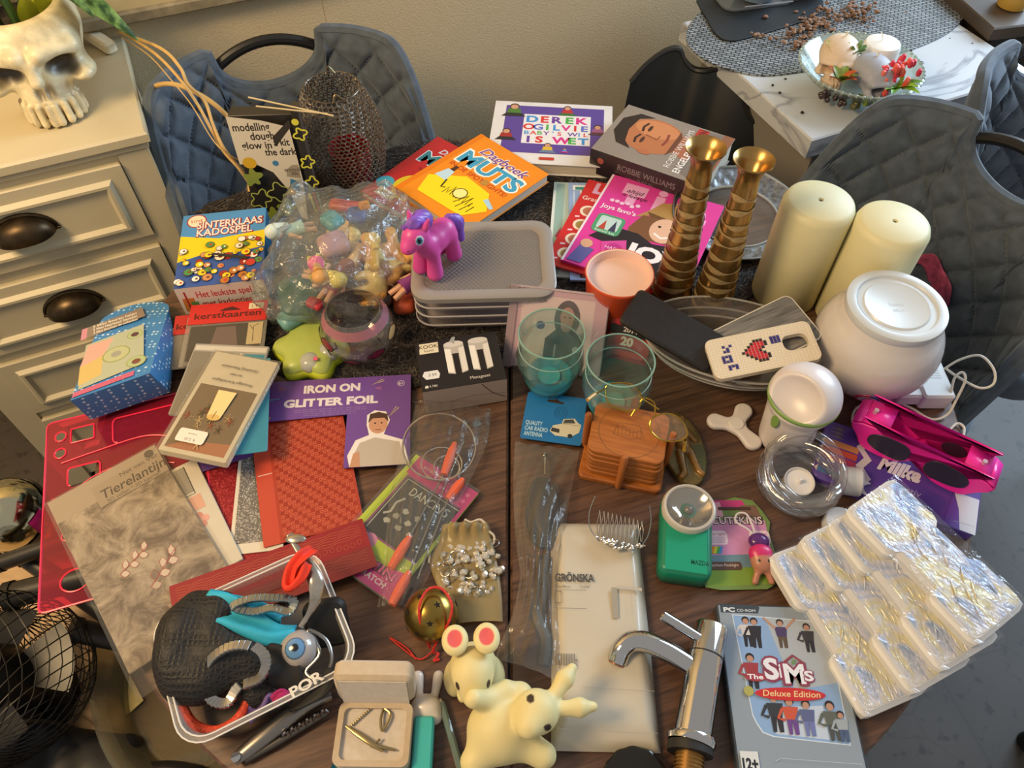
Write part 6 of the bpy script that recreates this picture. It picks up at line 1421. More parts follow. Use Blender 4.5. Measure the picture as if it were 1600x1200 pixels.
# pink stencil
m, w_, h_ = fr((60, 960, .004), (180, 926, .004), (69, 664, .004)); SW = .205
st_ = thing('drawing_stencil', 'translucent neon pink drawing stencil sticking out over the table edge', 'stencil', m)
PK = film('#e23a5c', .20, .12, 1.45)
holes = [(rrect(.155, .845, .30, .93, .004, 3)), circ(.09, .90, .035, .028, 16), circ(.09, .80, .035, .028, 16), circ(.20, .11, .085, .052, 22), circ(.46, .12, .075, .050, 22), circ(.19, .335, .075, .030, 18), circ(.34, .235, .055, .022, 16), rrect(.14, .60, .34, .70, .02, 4)]
# plate cut into horizontal bands around the holes
import itertools
def plate_with_holes(w, h, holes, th):
    """grid plate with cells inside holes left out"""
    nx, ny = 56, 84; q = MB(); vs = [(w*i/nx, h*j/ny, 0) for j in range(ny+1) for i in range(nx+1)]; fs = []
    def inp(x, y, pl):
        c = False; j = len(pl)-1
        for i in range(len(pl)):
            if (pl[i][1] > y) != (pl[j][1] > y) and x < (pl[j][0]-pl[i][0])*(y-pl[i][1])/(pl[j][1]-pl[i][1])+pl[i][0]: c = not c
            j = i
        return c
    for j in range(ny):
        for i in range(nx):
            x, y = (i+.5)/nx, (j+.5)/ny
            if any(inp(x, y, p) for p in holes): continue
            a = j*(nx+1)+i; fs.append((a, a+1, a+nx+2, a+nx+1))
    q.add(vs, fs); return q
plate_with_holes(SW, h_, holes, .002).build('stencil_plate', PK, st_, None, 0)
NE = mat('#ff2a4e', .3)
for hl in holes+[rrect(.42, .78, .86, .93, .03, 4), spline([V((.12, .52, 0)), V((.3, .62, 0)), V((.55, .64, 0)), V((.8, .58, 0))], 6), spline([V((.10, .74, 0)), V((.30, .76, 0)), V((.62, .78, 0)), V((.85, .72, 0))], 6), spline([V((.25, .42, 0)), V((.22, .36, 0)), V((.32, .30, 0)), V((.30, .2, 0)), V((.42, .16, 0))], 6), circ(.22, .56, .04, .02, 12)]:
    q = MB(); cl = len(hl) > 10 and abs(hl[0][0]-hl[-1][0])+abs(hl[0][1]-hl[-1][1]) < .15; q.tube([(p[0]*SW, p[1]*h_, .0008) for p in hl], .0011, 5, cl); q.build('cut_edge', NE, st_)
q = MB(); q.tube([(x, y, 0) for x, y in rrect(0, 0, SW, h_, .008, 4)], .0014, 5, True); q.build('outer_edge', mat('#e8365a', .3), st_)
# scratch art pad
m, w_, h_ = fr((508, 868, .010), (608, 940, .010), (593, 674, .010)); w_ = (T(700, 712, .01)-T(593, 674, .01)).length
t = packet('scratch_art_pad', 'lime green and pink scratch art pad with black drawing field', 'scratch pad', m, w_, h_, .004, '#a8bf1c', .35)
pr = Print(w_, h_, .0041)
pr.rect(.0, .0, .06, 1, '#c2d62a').poly([(.06, .84), (.06, 1), (1, 1), (1, .70), (.7, .72), (.35, .80)], '#c2267e')
for k in range(16): pr.circle(.55+.12*(k % 4), .76+.06*(k//4), .028, '#d86aa8')
pr.text('scratch', .32, .935, .035, '#e8c8da', shear=.2).rect(.10, .30, .95, .83, '#8a3a78').rect(.125, .315, .95, .815, '#24211f').line([(.15, .33), (.15, .80), (.95, .80)], .012, '#bfc4c4').text('DANCING', .58, .70, .07, '#c9c9c4', fit=.58)
for k in range(7):
    a = k*.9; pr.poly([(.30+.1*k*.6+.05*math.cos(a+j), .45+.13*((k*7) % 3)/2+.025*math.sin(a+j)) for j in (0, 1.1, 2.4, 3.3, 4.6)], ['#b5b5b2', '#9a9a98'][k % 2])
pr.line([(.30, .66), (.24, .60), (.26, .52), (.20, .48)], .03, '#b5b5b2').rect(.10, .20, 1, .30, '#b4cc24')
pr.poly([(.06, .04), (.30, .18), (.62, .17), (1, .22), (1, .0), (.06, .0)], '#d0248c').circle(.16, .24, .10, '#d884b8').circle(.30, .26, .10, '#d884b8').text('MIN', .66, .115, .06, '#3a1428', bold=.07, fit=.42).text('MIN', .66, .117, .06, '#e85aa8', bold=.02, fit=.40).text('SCRATCH', .60, .045, .042, '#ead0de', bold=.03, fit=.46)
pr.done(t, .3)
q = MB(); q.box(-.003, -.003, .0075, w_+.002, h_+.003, .008); q.build('clear_sleeve', film('#fafaf6', .02, .05, 1.45, .15, 25), t)
# bag of coral-handled tools
tb_ = thing('tool_bag', 'crinkled clear plastic bag lying over the scratch art pad', 'bag', M.Translation(T(665, 780, .012)))
o0 = T(665, 780, .012)
L_ = [T(u, v, z)-o0 for u, v, z in ((640, 628, .012), (648, 640, .020), (612, 760, .020), (600, 870, .018), (590, 950, .012))]; Rr_ = [T(u, v, z)-o0 for u, v, z in ((768, 640, .010), (758, 700, .016), (716, 790, .018), (680, 880, .016), (640, 950, .012))]
l_ = spline(L_, 6); r_ = spline(Rr_, 6)
def bgf(u, v):
    i = min(len(l_)-1, int(v*(len(l_)-1)+.5)); p = l_[i].lerp(r_[i], u)
    return p+V((0, 0, .012*math.sin(math.pi*u)+.0025*math.sin(31*u+17*v)*math.sin(23*v-9*u)))
q = MB(); q.grid(bgf, 30, 24); q.build('plastic_film', film('#f8f8f6', .03, .06, 1.55, .35, 60), tb_, None, 180)
CO = mat('#e0603a', .4)
for k, (p0, p1, p2, lab) in enumerate(((( 641, 838, .016), (610, 888, .016), (694, 740, .018), 'long coral handled hook tool at the left in the bag'), ((640, 893, .016), (612, 945, .016), (725, 690, .018), 'coral handled tool at the right bottom in the bag'), ((724, 748, .020), (700, 780, .016), (652, 905, .016), 'short coral handled tool pointing up right in the bag'), ((711, 692, .018), (694, 742, .018), (688, 750, .016), 'coral handled tip inside the wire ring'))):
    t = thing('hook_tool', lab, 'tool', M.Identity(4), 'coral handled tools in the bag')
    a, b, c = T(*p0), T(*p1), T(*p2); q = MB(); q.tube([a, a.lerp(b, .25), a.lerp(b, .6), b], [.0032, .0062, .0066, .005], 10); q.build('handle', CO, t)
    q = MB(); q.tube([a, c] if k != 2 else [b, c], .0012, 6); q.build('steel_shaft', mat('#a8a49c', .25, .9), t)
q = MB(); q.tube([T(686+57*math.cos(g), 698+52*math.sin(g), .020) for g in [2*math.pi*i/44 for i in range(44)]], .0014, 6, True); tag(q.build('wire_ring', mat('#cfc6bc', .2, .9), None), 'large thin wire ring inside the crinkled tool bag', 'ring')
for k, (rx_, ry_, cx_, cy_) in enumerate(((32, 26, 690, 725), (20, 18, 698, 730))):
    q = MB(); q.tube([T(cx_+rx_*math.cos(g), cy_+ry_*math.sin(g), .020) for g in [2*math.pi*i/30 for i in range(30)]], .0009, 5, True); tag(q.build('wire_ring', mat('#cfc6bc', .2, .9), None), ['medium wire ring within the large ring', 'smallest wire ring within the large ring'][k], 'ring')
# ------------------------------------------------------------------ antenna pack
m, w_, h_ = fr((812, 684, .010), (908, 697, .010), (823, 611, .010))
an = thing('antenna_pack', 'car radio antenna pack, blue card above milky plastic sleeve', 'antenna pack', M.Identity(4))
q = MB(); q.prism(rrect(0, 0, w_, h_, .004, 3), -.001, 0); q.build('header_card', mat('#1f6fae', .4, noise=.12, scale=20), an, m, 0)
pr = Print(w_, h_, .0002)
for i, s_ in enumerate(('QUALITY', 'CAR RADIO', 'ANTENNA')): pr.text(s_, .05, .30-.115*i, .085, '#a9cbe0', 'L', bold=.03, fit=[.28, .38, .31][i])
pr.poly([(.46, .22), (.50, .34), (.64, .40), (.66, .50), (.84, .54), (.90, .46), (.96, .42), (.94, .26), (.80, .14), (.56, .14)], '#cfc6ac').poly([(.66, .41), (.68, .49), (.82, .52), (.86, .44)], '#4a4a48').poly([(.48, .22), (.62, .20), (.62, .28), (.49, .30)], '#3a3836').circle(.80, .17, .04, '#2a2826').line([(.64, .40), (.94, .40)], .006, '#4a4a48')
for k in range(3): pr.line(circ(.60, .62, .035+.035*k, .045+.045*k, 18), .006, '#144e80', True)
pr.poly([(.34, .83), (.62, .81), (.62, .86), (.56, .86), (.50, .91), (.44, .88), (.36, .88)], '#3a2a20'); pr.done(an, .4, m)
L_ = [T(u, v, z) for u, v, z in ((805, 690, .006), (802, 760, .012), (806, 850, .012), (812, 900, .014), (800, 960, .016), (772, 1030, .012))]; Rr_ = [T(u, v, z) for u, v, z in ((906, 704, .006), (892, 770, .012), (880, 850, .014), (868, 905, .016), (872, 980, .014), (890, 1075, .010))]
l_ = spline(L_, 6); r_ = spline(Rr_, 6)
def sl_(u, v):
    i = min(len(l_)-1, int(v*(len(l_)-1)+.5)); p = l_[i].lerp(r_[i], u); cr = .5+.5*math.cos((v-.58)*9) if abs(v-.58) < .35 else 0
    return p+V((0, 0, (.018 if v < .5 else .015)*math.sin(math.pi*u)*min(1, v*5)+.003*cr*math.sin(40*u)+.0015*math.sin(26*u+30*v)))
q = MB(); q.grid(sl_, 36, 30); q.build('plastic_sleeve', film('#f0ece4', .08, .12, 1.4, .25, 45), an, None, 180)
q = MB()
for k in range(7):
    rr = .5+.07*k; c0 = T(848, 800, .004+.0012*k); q.tube([c0+V((.020*rr*math.cos(g), .052*rr*math.sin(g), 0)) for g in [2*math.pi*i/28 for i in range(28)]], .0040, 6, True)
q.ball(T(848, 800, .006), (.014, .036, .006))
q.build('black_cable', mat('#171616', .5), an, None, 60)
q = MB(); q.tube(spline([T(850, 870, .006), T(846, 930, .006), T(838, 960, .006), T(852, 1000, .006), T(848, 1040, .005)], 5), .008, 8); q.build('black_mount', mat('#2b2b2c', .5), an)
q = MB(); q.tube([T(851, 708, .012), T(852, 742, .010)], .0020, 8); q.ball(T(851, 712, .012), .0034, 8, 6); q.build('antenna_tip', mat('#8f8a84', .25, .9), an)
q = MB(); q.tube([T(826, 866, .020), T(832, 870, .022), T(838, 866, .020)], .0016, 6); q.build('twist_tie', mat('#2a2010', .5), an)
# ================================================================== front and right of the table
CHR = mat('#c8c8c8', .08, 1.0)
SIL = mat('#a8a6a2', .28, .95, noise=.1, scale=40)
# ------------------------------------------------------------------ plastic tub with odds and ends
m, w_, h_ = fr((284, 1178, .058), (566, 1036, .058), (236, 936, .058)); h_ = (T(478, 852, .058)-T(566, 1036, .058)).length*.97
tub = thing('plastic_tub', 'clear plastic tub full of watches, keyrings and bits at lower left', 'tub', m @ M.Translation((0, 0, -.058)))
q = MB(); Ls = [(rrect(.018, .018, w_-.018, h_-.018, .02, 6), .001), (rrect(.014, .014, w_-.014, h_-.014, .024, 6), .004), (rrect(.006, .006, w_-.006, h_-.006, .028, 6), .052), (rrect(0, 0, w_, h_, .03, 6), .054), (rrect(0, 0, w_, h_, .03, 6), .058), (rrect(.005, .005, w_-.005, h_-.005, .028, 6), .058), (rrect(.0085, .0085, w_-.0085, h_-.0085, .026, 6), .052)]
n = len(Ls[0][0]); q.add([(x, y, z) for o_, z in Ls for x, y in o_], [(k*n+i, k*n+(i+1) % n, (k+1)*n+(i+1) % n, (k+1)*n+i) for k in range(len(Ls)-1) for i in range(n)]+[tuple(reversed(range(n)))])
q.build('tub_wall', film('#e9e6e2', .16, .08, 1.5), tub, None, 50)
for i_, zz in ((0, .0575), (.005, .058)):
    q = MB(); q.tube([(x, y, zz) for x, y in rrect(i_, i_, w_-i_, h_-i_, .03-i_*.5, 6)], .0010, 5, True); q.build('tub_rim', film('#f4f2ee', .75, .08), tub)
def meshcloth():
    m, nt, b = nodes('black_net'); N = nt.nodes.new; L = nt.links.new
    tc = N('ShaderNodeTexCoord'); v = N('ShaderNodeTexVoronoi'); v.feature = 'DISTANCE_TO_EDGE'; v.inputs['Scale'].default_value = 190; v.inputs['Randomness'].default_value = .25
    r = N('ShaderNodeValToRGB'); e = r.color_ramp.elements; e[0].position = .10; e[0].color = (*lin('#1e1b1a'), 1); e[1].position = .16; e[1].color = (*lin('#080706'), 1)
    bp = N('ShaderNodeBump'); bp.inputs['Strength'].default_value = .8; bp.inputs['Distance'].default_value = .002; bp.invert = True
    L(tc.outputs['Object'], v.inputs['Vector']); L(v.outputs['Distance'], r.inputs[0]); L(v.outputs['Distance'], bp.inputs['Height']); L(bp.outputs[0], b.inputs['Normal']); L(r.outputs[0], b.inputs['Base Color']); b.inputs['Roughness'].default_value = .6
    return m
def rel(o0): return lambda u, v, z: tuple(T(u, v, z)-o0)
o0 = T(330, 1010, .02); r3 = rel(o0); t = thing('mesh_pouch', 'black net pouch bulging over the left rim of the tub', 'pouch', M.Translation(o0))
A_ = [r3(285, 1000, .055), r3(330, 960, .060), r3(350, 1020, .05), r3(300, 1060, .045), r3(380, 1000, .04), r3(415, 1060, .03)]
def fp(p):
    d = d_ell(p, A_[0], (.030, .042, .03))
    for c, r_ in zip(A_[1:], ((.030, .026, .022), (.040, .035, .025), (.030, .03, .025), (.03, .025, .02), (.035, .03, .02))): d = smin(d, d_ell(p, c, r_), .02)
    return d+.0022*np.sin(90*p[0]+60*p[1])*np.sin(70*p[1]-50*p[0])
surf(fp, (-.10, -.10, -.01), (.11, .09, .08), 84, 'net_cloth', meshcloth(), t)
def cloth(name, label, cat, px, wd, col, thick=.0012, wav=.004, group=None, mt=None):
    """strip of cloth: centre line (u, v, z), width list"""
    c = spline([T(*p) for p in px], 6); n = len(c); q = MB()
    def f(u, v):
        i = min(n-1, int(v*(n-1)+.5)); a = c[max(0, i-1)]; b = c[min(n-1, i+1)]; t_ = (b-a).normalized(); s_ = t_.cross(V((0, 0, 1))); s_ = s_.normalized() if s_.length > 1e-3 else V((1, 0, 0))
        wv = wd[0]+(wd[1]-wd[0])*v; return c[i]+s_*(u-.5)*wv+V((0, 0, wav*math.sin(u*7+v*5)))
    q.grid(f, 8, n-1); q.v += []
    o = q.build(name, mt or mat(col, .7, noise=.08, scale=50), None, None, 180); sm = o.modifiers.new('thickness', 'SOLIDIFY'); sm.thickness = thick
    return tag(o, label, cat, group)
cloth('blue_cloth', 'bright cyan cloth strap lying across the tub contents', 'cloth', ((318, 944, .074), (352, 952, .076), (386, 972, .072), (425, 990, .066), (462, 990, .060)), (.036, .022), '#2aa6c8')
cloth('blue_cloth', 'cyan cloth band with printed letters along the tub top', 'cloth', ((316, 942, .072), (360, 946, .070), (410, 955, .064), (440, 968, .058)), (.026, .014), '#2fb0cf')
def bracelet(name, label, cat, pts, r, mt, links=0, flat=.5, group=None, linkname='link'):
    w3 = spline([T(*p) for p in pts], 5, True); t = thing(name, label, cat, M.Translation(w3[0]), group); o0 = w3[0]
    if links:
        for k in range(links):
            p = w3[int(k*len(w3)/links) % len(w3)]; p2 = w3[(int(k*len(w3)/links)+2) % len(w3)]; d_ = (p2-p).normalized(); q = MB(); q.box(-r*.6, -r, -r*.45, r*.6, r, r*.45, r*.15); q.build(linkname, mt, t, axes(p-o0, d_, V((.15, .2, 1)).cross(d_)))
    else:
        q = MB(); q.tube([p-o0 for p in w3], r, 10, True, flat=flat); q.build('band', mt, t)
    return t
bracelet('watch_bracelet', 'silver steel watch bracelet standing in the tub centre', 'watch', ((318, 1060, .060), (330, 1030, .074), (362, 1010, .084), (400, 1012, .084), (416, 1034, .078), (405, 1060, .066), (372, 1074, .055), (355, 1098, .048), (330, 1092, .050)), .0052, SIL, 42)
bracelet('watch_bracelet', 'flattened steel watch bracelet on top of the blue cloth', 'watch', ((364, 948, .082), (390, 936, .084), (425, 934, .084), (458, 938, .082), (452, 956, .080), (425, 950, .080), (395, 956, .080)), .0044, mat('#8f9698', .25, .95), 36)
o = bracelet('braided_bracelet', 'orange red braided cord bracelet at the tub front', 'bracelet', ((288, 1092, .030), (300, 1128, .026), (335, 1142, .026), (372, 1122, .030), (388, 1085, .040), (380, 1064, .045), (340, 1066, .035)), .0052, mat('#cf4326', .6, noise=.35, scale=300, bump=.6), 0, 1)
eb = thing('eyeball_keyring', 'blue eyeball keyring lying in the tub', 'keyring', M.Translation(T(468, 1016, .050)))
surf(lambda p: d_ell(p, (0, 0, 0), (.0215, .0215, .0215)), (-.024, -.024, -.024), (.024, .024, .024), 44, 'eyeball', attr_mat(.2, 0, .06, 40, .0, 0, .5), eb, None, lambda p: (lambda a: paint(p, '#a39c98', ((.011-a)*1400+.5, '#2a4a6a'), ((.0098-a)*1400+.5, '#5a88b8'), ((.0042-a)*1600+.5, '#0c0c10')))(np.where(p[2] > 0, np.sqrt((p[0]-.000)**2+(p[1]+.004)**2), 1)))
bracelet('key_ring', 'twisted black and silver ring around the eyeball keyring', 'ring', ((480, 985, .06), (510, 1000, .055), (518, 1035, .05), (500, 1062, .05), (478, 1050, .05), (500, 1020, .055)), .0022, mat('#8a8886', .25, .9), 0, 1)
cloth('wrist_strap', 'black woven strap looped in the tub front', 'strap', ((405, 1040, .052), (420, 1030, .064), (440, 1042, .062), (448, 1070, .05), (446, 1100, .03)), (.034, .034), '#1a1817', .002, .001)
cloth('lanyard', 'black lanyard with white letters along the tub right front', 'lanyard', ((452, 1098, .040), (478, 1090, .050), (505, 1075, .056), (520, 1045, .055)), (.018, .016), '#141313', .002, .001)
mm_, ww_, hh_ = fr((455, 1092, .056), (512, 1062, .062), (450, 1072, .060)); pr = Print(ww_, hh_, .0015); pr.text('POR', .5, .1, .8, '#d8d4cc', bold=.03, fit=.9, rot=4); tl_ = thing('lanyard_print', 'white handwriting letters printed on the black lanyard', 'lettering', mm_); pr.done(tl_, .5)
cloth('purple_scrap', 'crumpled purple cloth scrap at the tub front', 'cloth', ((385, 1120, .030), (405, 1100, .040), (420, 1085, .045), (440, 1095, .04)), (.018, .012), '#6a5590', .002, .004)
cloth('magenta_scrap', 'small magenta cloth scrap next to the purple scrap', 'cloth', ((425, 1095, .046), (440, 1085, .05), (455, 1090, .046)), (.012, .008), '#a81d62', .0015, .002)
wl = thing('black_wallet', 'black wallet standing in the right end of the tub', 'wallet', axes(T(484, 1012, .02), T(549, 1000, .02)-T(484, 1012, .02), V((-.3, .6, .6))))
q = MB(); q.prism(rrect(0, 0, .048, .055, .012, 5), 0, .012, .004); q.build('wallet_body', mat('#141314', .5), wl)
sp = thing('souvenir_spoon', 'silver souvenir spoon leaning out of the tub with red ribbon', 'spoon', M.Identity(4))
q = MB(); q.tube(spline([T(468, 862, .095), T(482, 885, .092), T(494, 912, .088), T(490, 945, .075), T(470, 980, .06)], 6), [.003+.0055*math.sin(math.pi*min(1, i/24*1.15)) for i in range(25)], 10, flat=.4); q.build('handle', mat('#b8b0a4', .22, .9, noise=.2, scale=60), sp)
q = MB(); q.tube([T(452, 835, .10), T(470, 868, .096)], [.004, .003], 8, flat=.5); q.ball(T(462, 842, .1), (.012, .006, .003), 10, 6); q.build('spoon_tip', mat('#b8b0a4', .22, .9), sp)
cloth('red_ribbon', 'bright orange red ribbon tied to the spoon handle', 'ribbon', ((492, 858, .10), (472, 870, .108), (455, 890, .10), (450, 915, .092), (468, 900, .10), (478, 878, .106)), (.014, .014), '#e0361c', .0006, .003)
# ------------------------------------------------------------------ multi tool
kn = thing('multi_tool', 'silver multi tool with folded blades lying before the tub', 'pocket knife', M.Identity(4))
q = MB(); q.tube(spline([T(366, 1188, .010), T(400, 1160, .012), T(440, 1128, .013), T(480, 1100, .012), T(518, 1086, .010)], 6), [.004+.0065*math.sin(math.pi*(.12+.8*i/24)) for i in range(25)], 12, flat=.7); q.build('handle', mat('#8a8680', .3, .9), kn)
q = MB(); q.tube(spline([T(382, 1186, .008), T(430, 1160, .008), T(470, 1136, .008), T(510, 1112, .008)], 6), .005, 10, flat=.6); q.build('blade_block', mat('#5c5954', .35, .9), kn)
for k in range(6):
    u, v = 446+12*k, 1146-7*k; q = MB(); q.tube(spline([T(u-6, v+6, .010), T(u, v-2, .016), T(u+6, v+2, .011)], 4), .0017, 6); q.build('screw_turn', CHR, kn)
q = MB(); q.lathe([(0, .004), (.005, .004), (.005, 0)], 16, cap=False); q.build('rivet', CHR, kn, M.Translation(T(370, 1184, .014)))
# ------------------------------------------------------------------ jewellery box
m, w_, h_ = fr((517, 1197, .030), (637, 1199, .030), (528, 1096, .030))
jb = thing('jewellery_box', 'open beige flocked jewellery box with a brooch inside', 'jewellery box', m @ M.Translation((0, 0, -.030)))
FL = mat('#b9a68c', .85, noise=.06, scale=120, sheen=.4); IN = mat('#c9beb0', .9, noise=.06, scale=150, sheen=.3)
q = MB(); q.prism(rrect(0, 0, w_, h_, .008, 4), 0, .024, .003); q.build('box_base', FL, jb)
ro, ri = rrect(0, 0, w_, h_, .008, 4), rrect(.006, .006, w_-.006, h_-.006, .006, 4); n = len(ro)
q = MB(); q.add([(x, y, .024) for x, y in ro]+[(x, y, .030) for x, y in ro]+[(x, y, .030) for x, y in ri]+[(x, y, .0245) for x, y in ri], [(k*n+i, k*n+(i+1) % n, (k+1)*n+(i+1) % n, (k+1)*n+i) for k in range(3) for i in range(n)]); q.build('base_rim', FL, jb, None, 50)
q = MB(); q.box(.005, .005, .023, w_-.005, h_-.005, .0248); q.build('cushion', IN, jb)
lm = M.Translation((0, h_, .030)) @ M.Rotation(R(78), 4, 'X')
q = MB(); q.prism(rrect(-.002, 0, w_+.002, .050, .008, 4), -.022, -.0, .004); q.build('lid', FL, jb, lm)
q = MB(); q.box(.004, .0, 0, w_-.004, .044, .001); q.build('lid_lining', IN, jb, lm)
br = thing('brooch', 'antique gold sword shaped brooch with chain in the jewellery box', 'brooch', m @ M.Translation((0, 0, -.030+.0255)))
GA = mat('#a08f68', .3, .9)
q = MB(); q.tube(spline([(w_*.12, h_*.62, .003), (w_*.35, h_*.45, .005), (w_*.55, h_*.32, .005), (w_*.82, h_*.26, .003)], 6), [.0012, .0016, .002, .0024, .0028, .003, .003, .003, .003, .003, .0028, .0026, .0024, .0022, .002, .0018, .0016, .0014, .001], 8, flat=.6); q.build('brooch_blade', GA, br)
q = MB(); q.tube([(w_*.60, h_*.42, .004), (w_*.50, h_*.30, .005), (w_*.66, h_*.24, .004)], .0015, 6); q.build('brooch_guard', GA, br)
for k in range(10):
    q = MB(); q.ball((w_*(.20+.025*k), h_*(.64+.030*k), .002), .0014, 6, 4); q.build('chain_bead', GA, br)
q = MB(); q.tube(spline([(w_*.60, h_*.92, .002), (w_*.58, h_*.72, .004), (w_*.62, h_*.55, .003), (w_*.70, h_*.80, .003), (w_*.60, h_*.92, .002)], 6), .0014, 6); q.build('drop_pendant', GA, br)
# blue glass scrap at the bottom edge
q = MB(); q.lathe([(0, 0), (.018, 0), (.02, .012), (.012, .018), (0, .018)], 24, cap=False); tag(q.build('blue_glass_cap', film('#2a7a9a', .4, .05), None, M.Translation(T(546, 1215, 0)), 50), 'dark blue glass cap cut off by the bottom edge', 'cap')
# ------------------------------------------------------------------ bunny dispenser and pen
a = T(664, 1128, .010); d_ = (T(657, 1250, .010)-a).normalized()
bd = thing('candy_dispenser', 'turquoise candy dispenser with white bunny head lying flat', 'candy dispenser', axes(a, V((0, 0, 1)).cross(d_)*-1, -d_))
q = MB(); q.prism(rrect(-.0105, -.115, .0105, .004, .003, 3), -.0098, .006, .002); q.build('stem', mat('#3fb4b4', .3), bd)
q = MB(); q.box(-.004, -.115, .0055, .004, .002, .0085, .001); q.build('stem_rib', mat('#58c6c4', .3), bd)
def bh(p):
    x, y, z = p; qx = [np.abs(x), y, z]
    d = d_ell(p, (0, .015, .004), (.017, .015, .0145)); d = smin(d, d_ell(qx, (.009, .006, .006), (.009, .008, .010)), .004)
    d = smin(d, d_cap(qx, (.008, .026, .006), (.0115, .050, .008), .0040, .0062), .003); return d
surf(bh, (-.026, -.006, -.014), (.026, .060, .022), 72, 'bunny_head', attr_mat(.3, 0, .03, 50, 0, 0, .3), bd, None, lambda p: paint(p, '#dcd6d0', *[(-d_ell([np.abs(p[0]), p[1], p[2]], (.0085, .0175, .0165), (.0046, .0022, .006))*2600+.4, '#3a2c2a'), (-d_ell([np.abs(p[0]), p[1], p[2]], (.006, .0215, .0165), (.006, .0012, .006))*2600+.2, '#6a5a58'), (-d_ell(p, (0, .0115, .0175), (.0018, .0012, .006))*2600+.4, '#c98a8a')]))
pn = thing('ballpoint_pen', 'thin clear and green pen between the dispenser and the rabbits', 'pen', M.Identity(4))
q = MB(); q.tube([T(690, 1098, .006), T(724, 1215, .006)], .0042, 10); q.build('barrel', film('#9ab0a8', .4, .08), pn)
q = MB(); q.tube([T(694, 1112, .006), T(724, 1214, .006)], .0016, 8); q.build('ink_refill', mat('#3f7a5a', .4), pn)
q = MB(); q.tube([T(688, 1092, .006), T(691, 1100, .006)], [.0022, .0042], 10); q.build('pen_tip', SIL, pn)
# ------------------------------------------------------------------ rubber rabbits
RB = attr_mat(.55, 0, .03, 40, .02, .2)
rb = thing('rubber_rabbit', 'cream rubber mouse-eared rabbit sitting upright with pink ears', 'toy rabbit', at(T(742, 1070), R(4)), 'cream rubber rabbits')
def r1(p):
    x, y, z = p; qx = [np.abs(x), y, z]
    d = d_ell(p, (0, .012, .026), (.026, .026, .030)); d = smin(d, d_ell(qx, (.022, .006, .010), (.012, .020, .011)), .008)
    d = smin(d, d_ell(p, (0, -.004, .064), (.0225, .026, .021)), .008); d = smin(d, d_ell(p, (0, -.028, .058), (.010, .012, .009)), .012)
    ear = d_ell(qx, (.0165, .022, .086), (.0140, .0165, .0075)); ear = smax(ear, -d_ell(qx, (.0165, .022, .0945), (.0100, .0120, .004)), .002); d = smin(d, ear, .003)
    d = smin(d, d_ell(qx, (.013, -.016, .030), (.006, .010, .006)), .004); return np.maximum(d, -z)
def r1c(p):
    qx = [np.abs(p[0]), p[1], p[2]]; s_ = 2200
    return paint(p, '#dacd96', (-d_ell(qx, (.0165, .022, .0955), (.0105, .0125, .0065))*s_+.2, '#d85a5a'), (-d_ell(qx, (.0155, -.0185, .070), (.0026, .006, .0046))*s_+.4, '#3a2a20'), (-d_ell(p, (0, -.040, .059), (.0035, .004, .0026))*s_+.4, '#c85a4a'))
surf(r1, (-.038, -.046, -.001), (.038, .044, .108), 110, 'rubber_body', RB, rb, None, r1c)
o0 = T(790, 1140, .0); r3 = rel(o0)
rb = thing('rubber_rabbit', 'cream rubber rabbit lying on its back with long ears spread', 'toy rabbit', M.Translation(o0), 'cream rubber rabbits')
B0, H0, S0 = r3(782, 1140, .034), r3(838, 1112, .062), r3(826, 1135, .072)
E1a, E1b, E2a, E2b = r3(862, 1092, .066), r3(894, 1044, .066), r3(868, 1108, .064), r3(926, 1104, .060)
AR, AR2, LG, LG2, AM = r3(760, 1094, .058), r3(740, 1092, .076), r3(848, 1180, .030), r3(742, 1190, .03), r3(790, 1080, .05)
def r2(p):
    d = d_ell(p, B0, (.035, .034, .033)); d = smin(d, d_ell(p, H0, (.0235, .0225, .022)), .008); d = smin(d, d_ell(p, S0, (.012, .012, .011)), .010)
    for a, b in ((E1a, E1b), (E2a, E2b)):
        mid = tuple((a[i]*.35+b[i]*.65) for i in range(3)); d = smin(d, d_cap(p, a, mid, .0065, .0095), .005); d = smin(d, d_cap(p, mid, b, .0095, .0052), .003)
    d = smin(d, d_cap(p, AM, AR, .012, .011), .008); d = smin(d, d_cap(p, AR, AR2, .011, .0095), .006); d = smin(d, d_cap(p, B0, LG, .018, .014), .010); d = smin(d, d_cap(p, B0, LG2, .018, .015), .010)
    d = smin(d, d_ell(p, r3(812, 1086, .045), (.014, .014, .012)), .006); return np.maximum(d, -p[2])
EY1, EY2 = r3(829, 1091, .082), r3(858, 1137, .074)
surf(r2, (-.085, -.10, -.001), (.11, .075, .10), 130, 'rubber_body', RB, rb, None, lambda p: paint(p, '#dacd96', (-d_ell(p, EY1, (.0042, .0052, .007))*2600+.4, '#3a2a20'), (-d_ell(p, EY2, (.0056, .0032, .008))*2600+.4, '#3a2a20')))
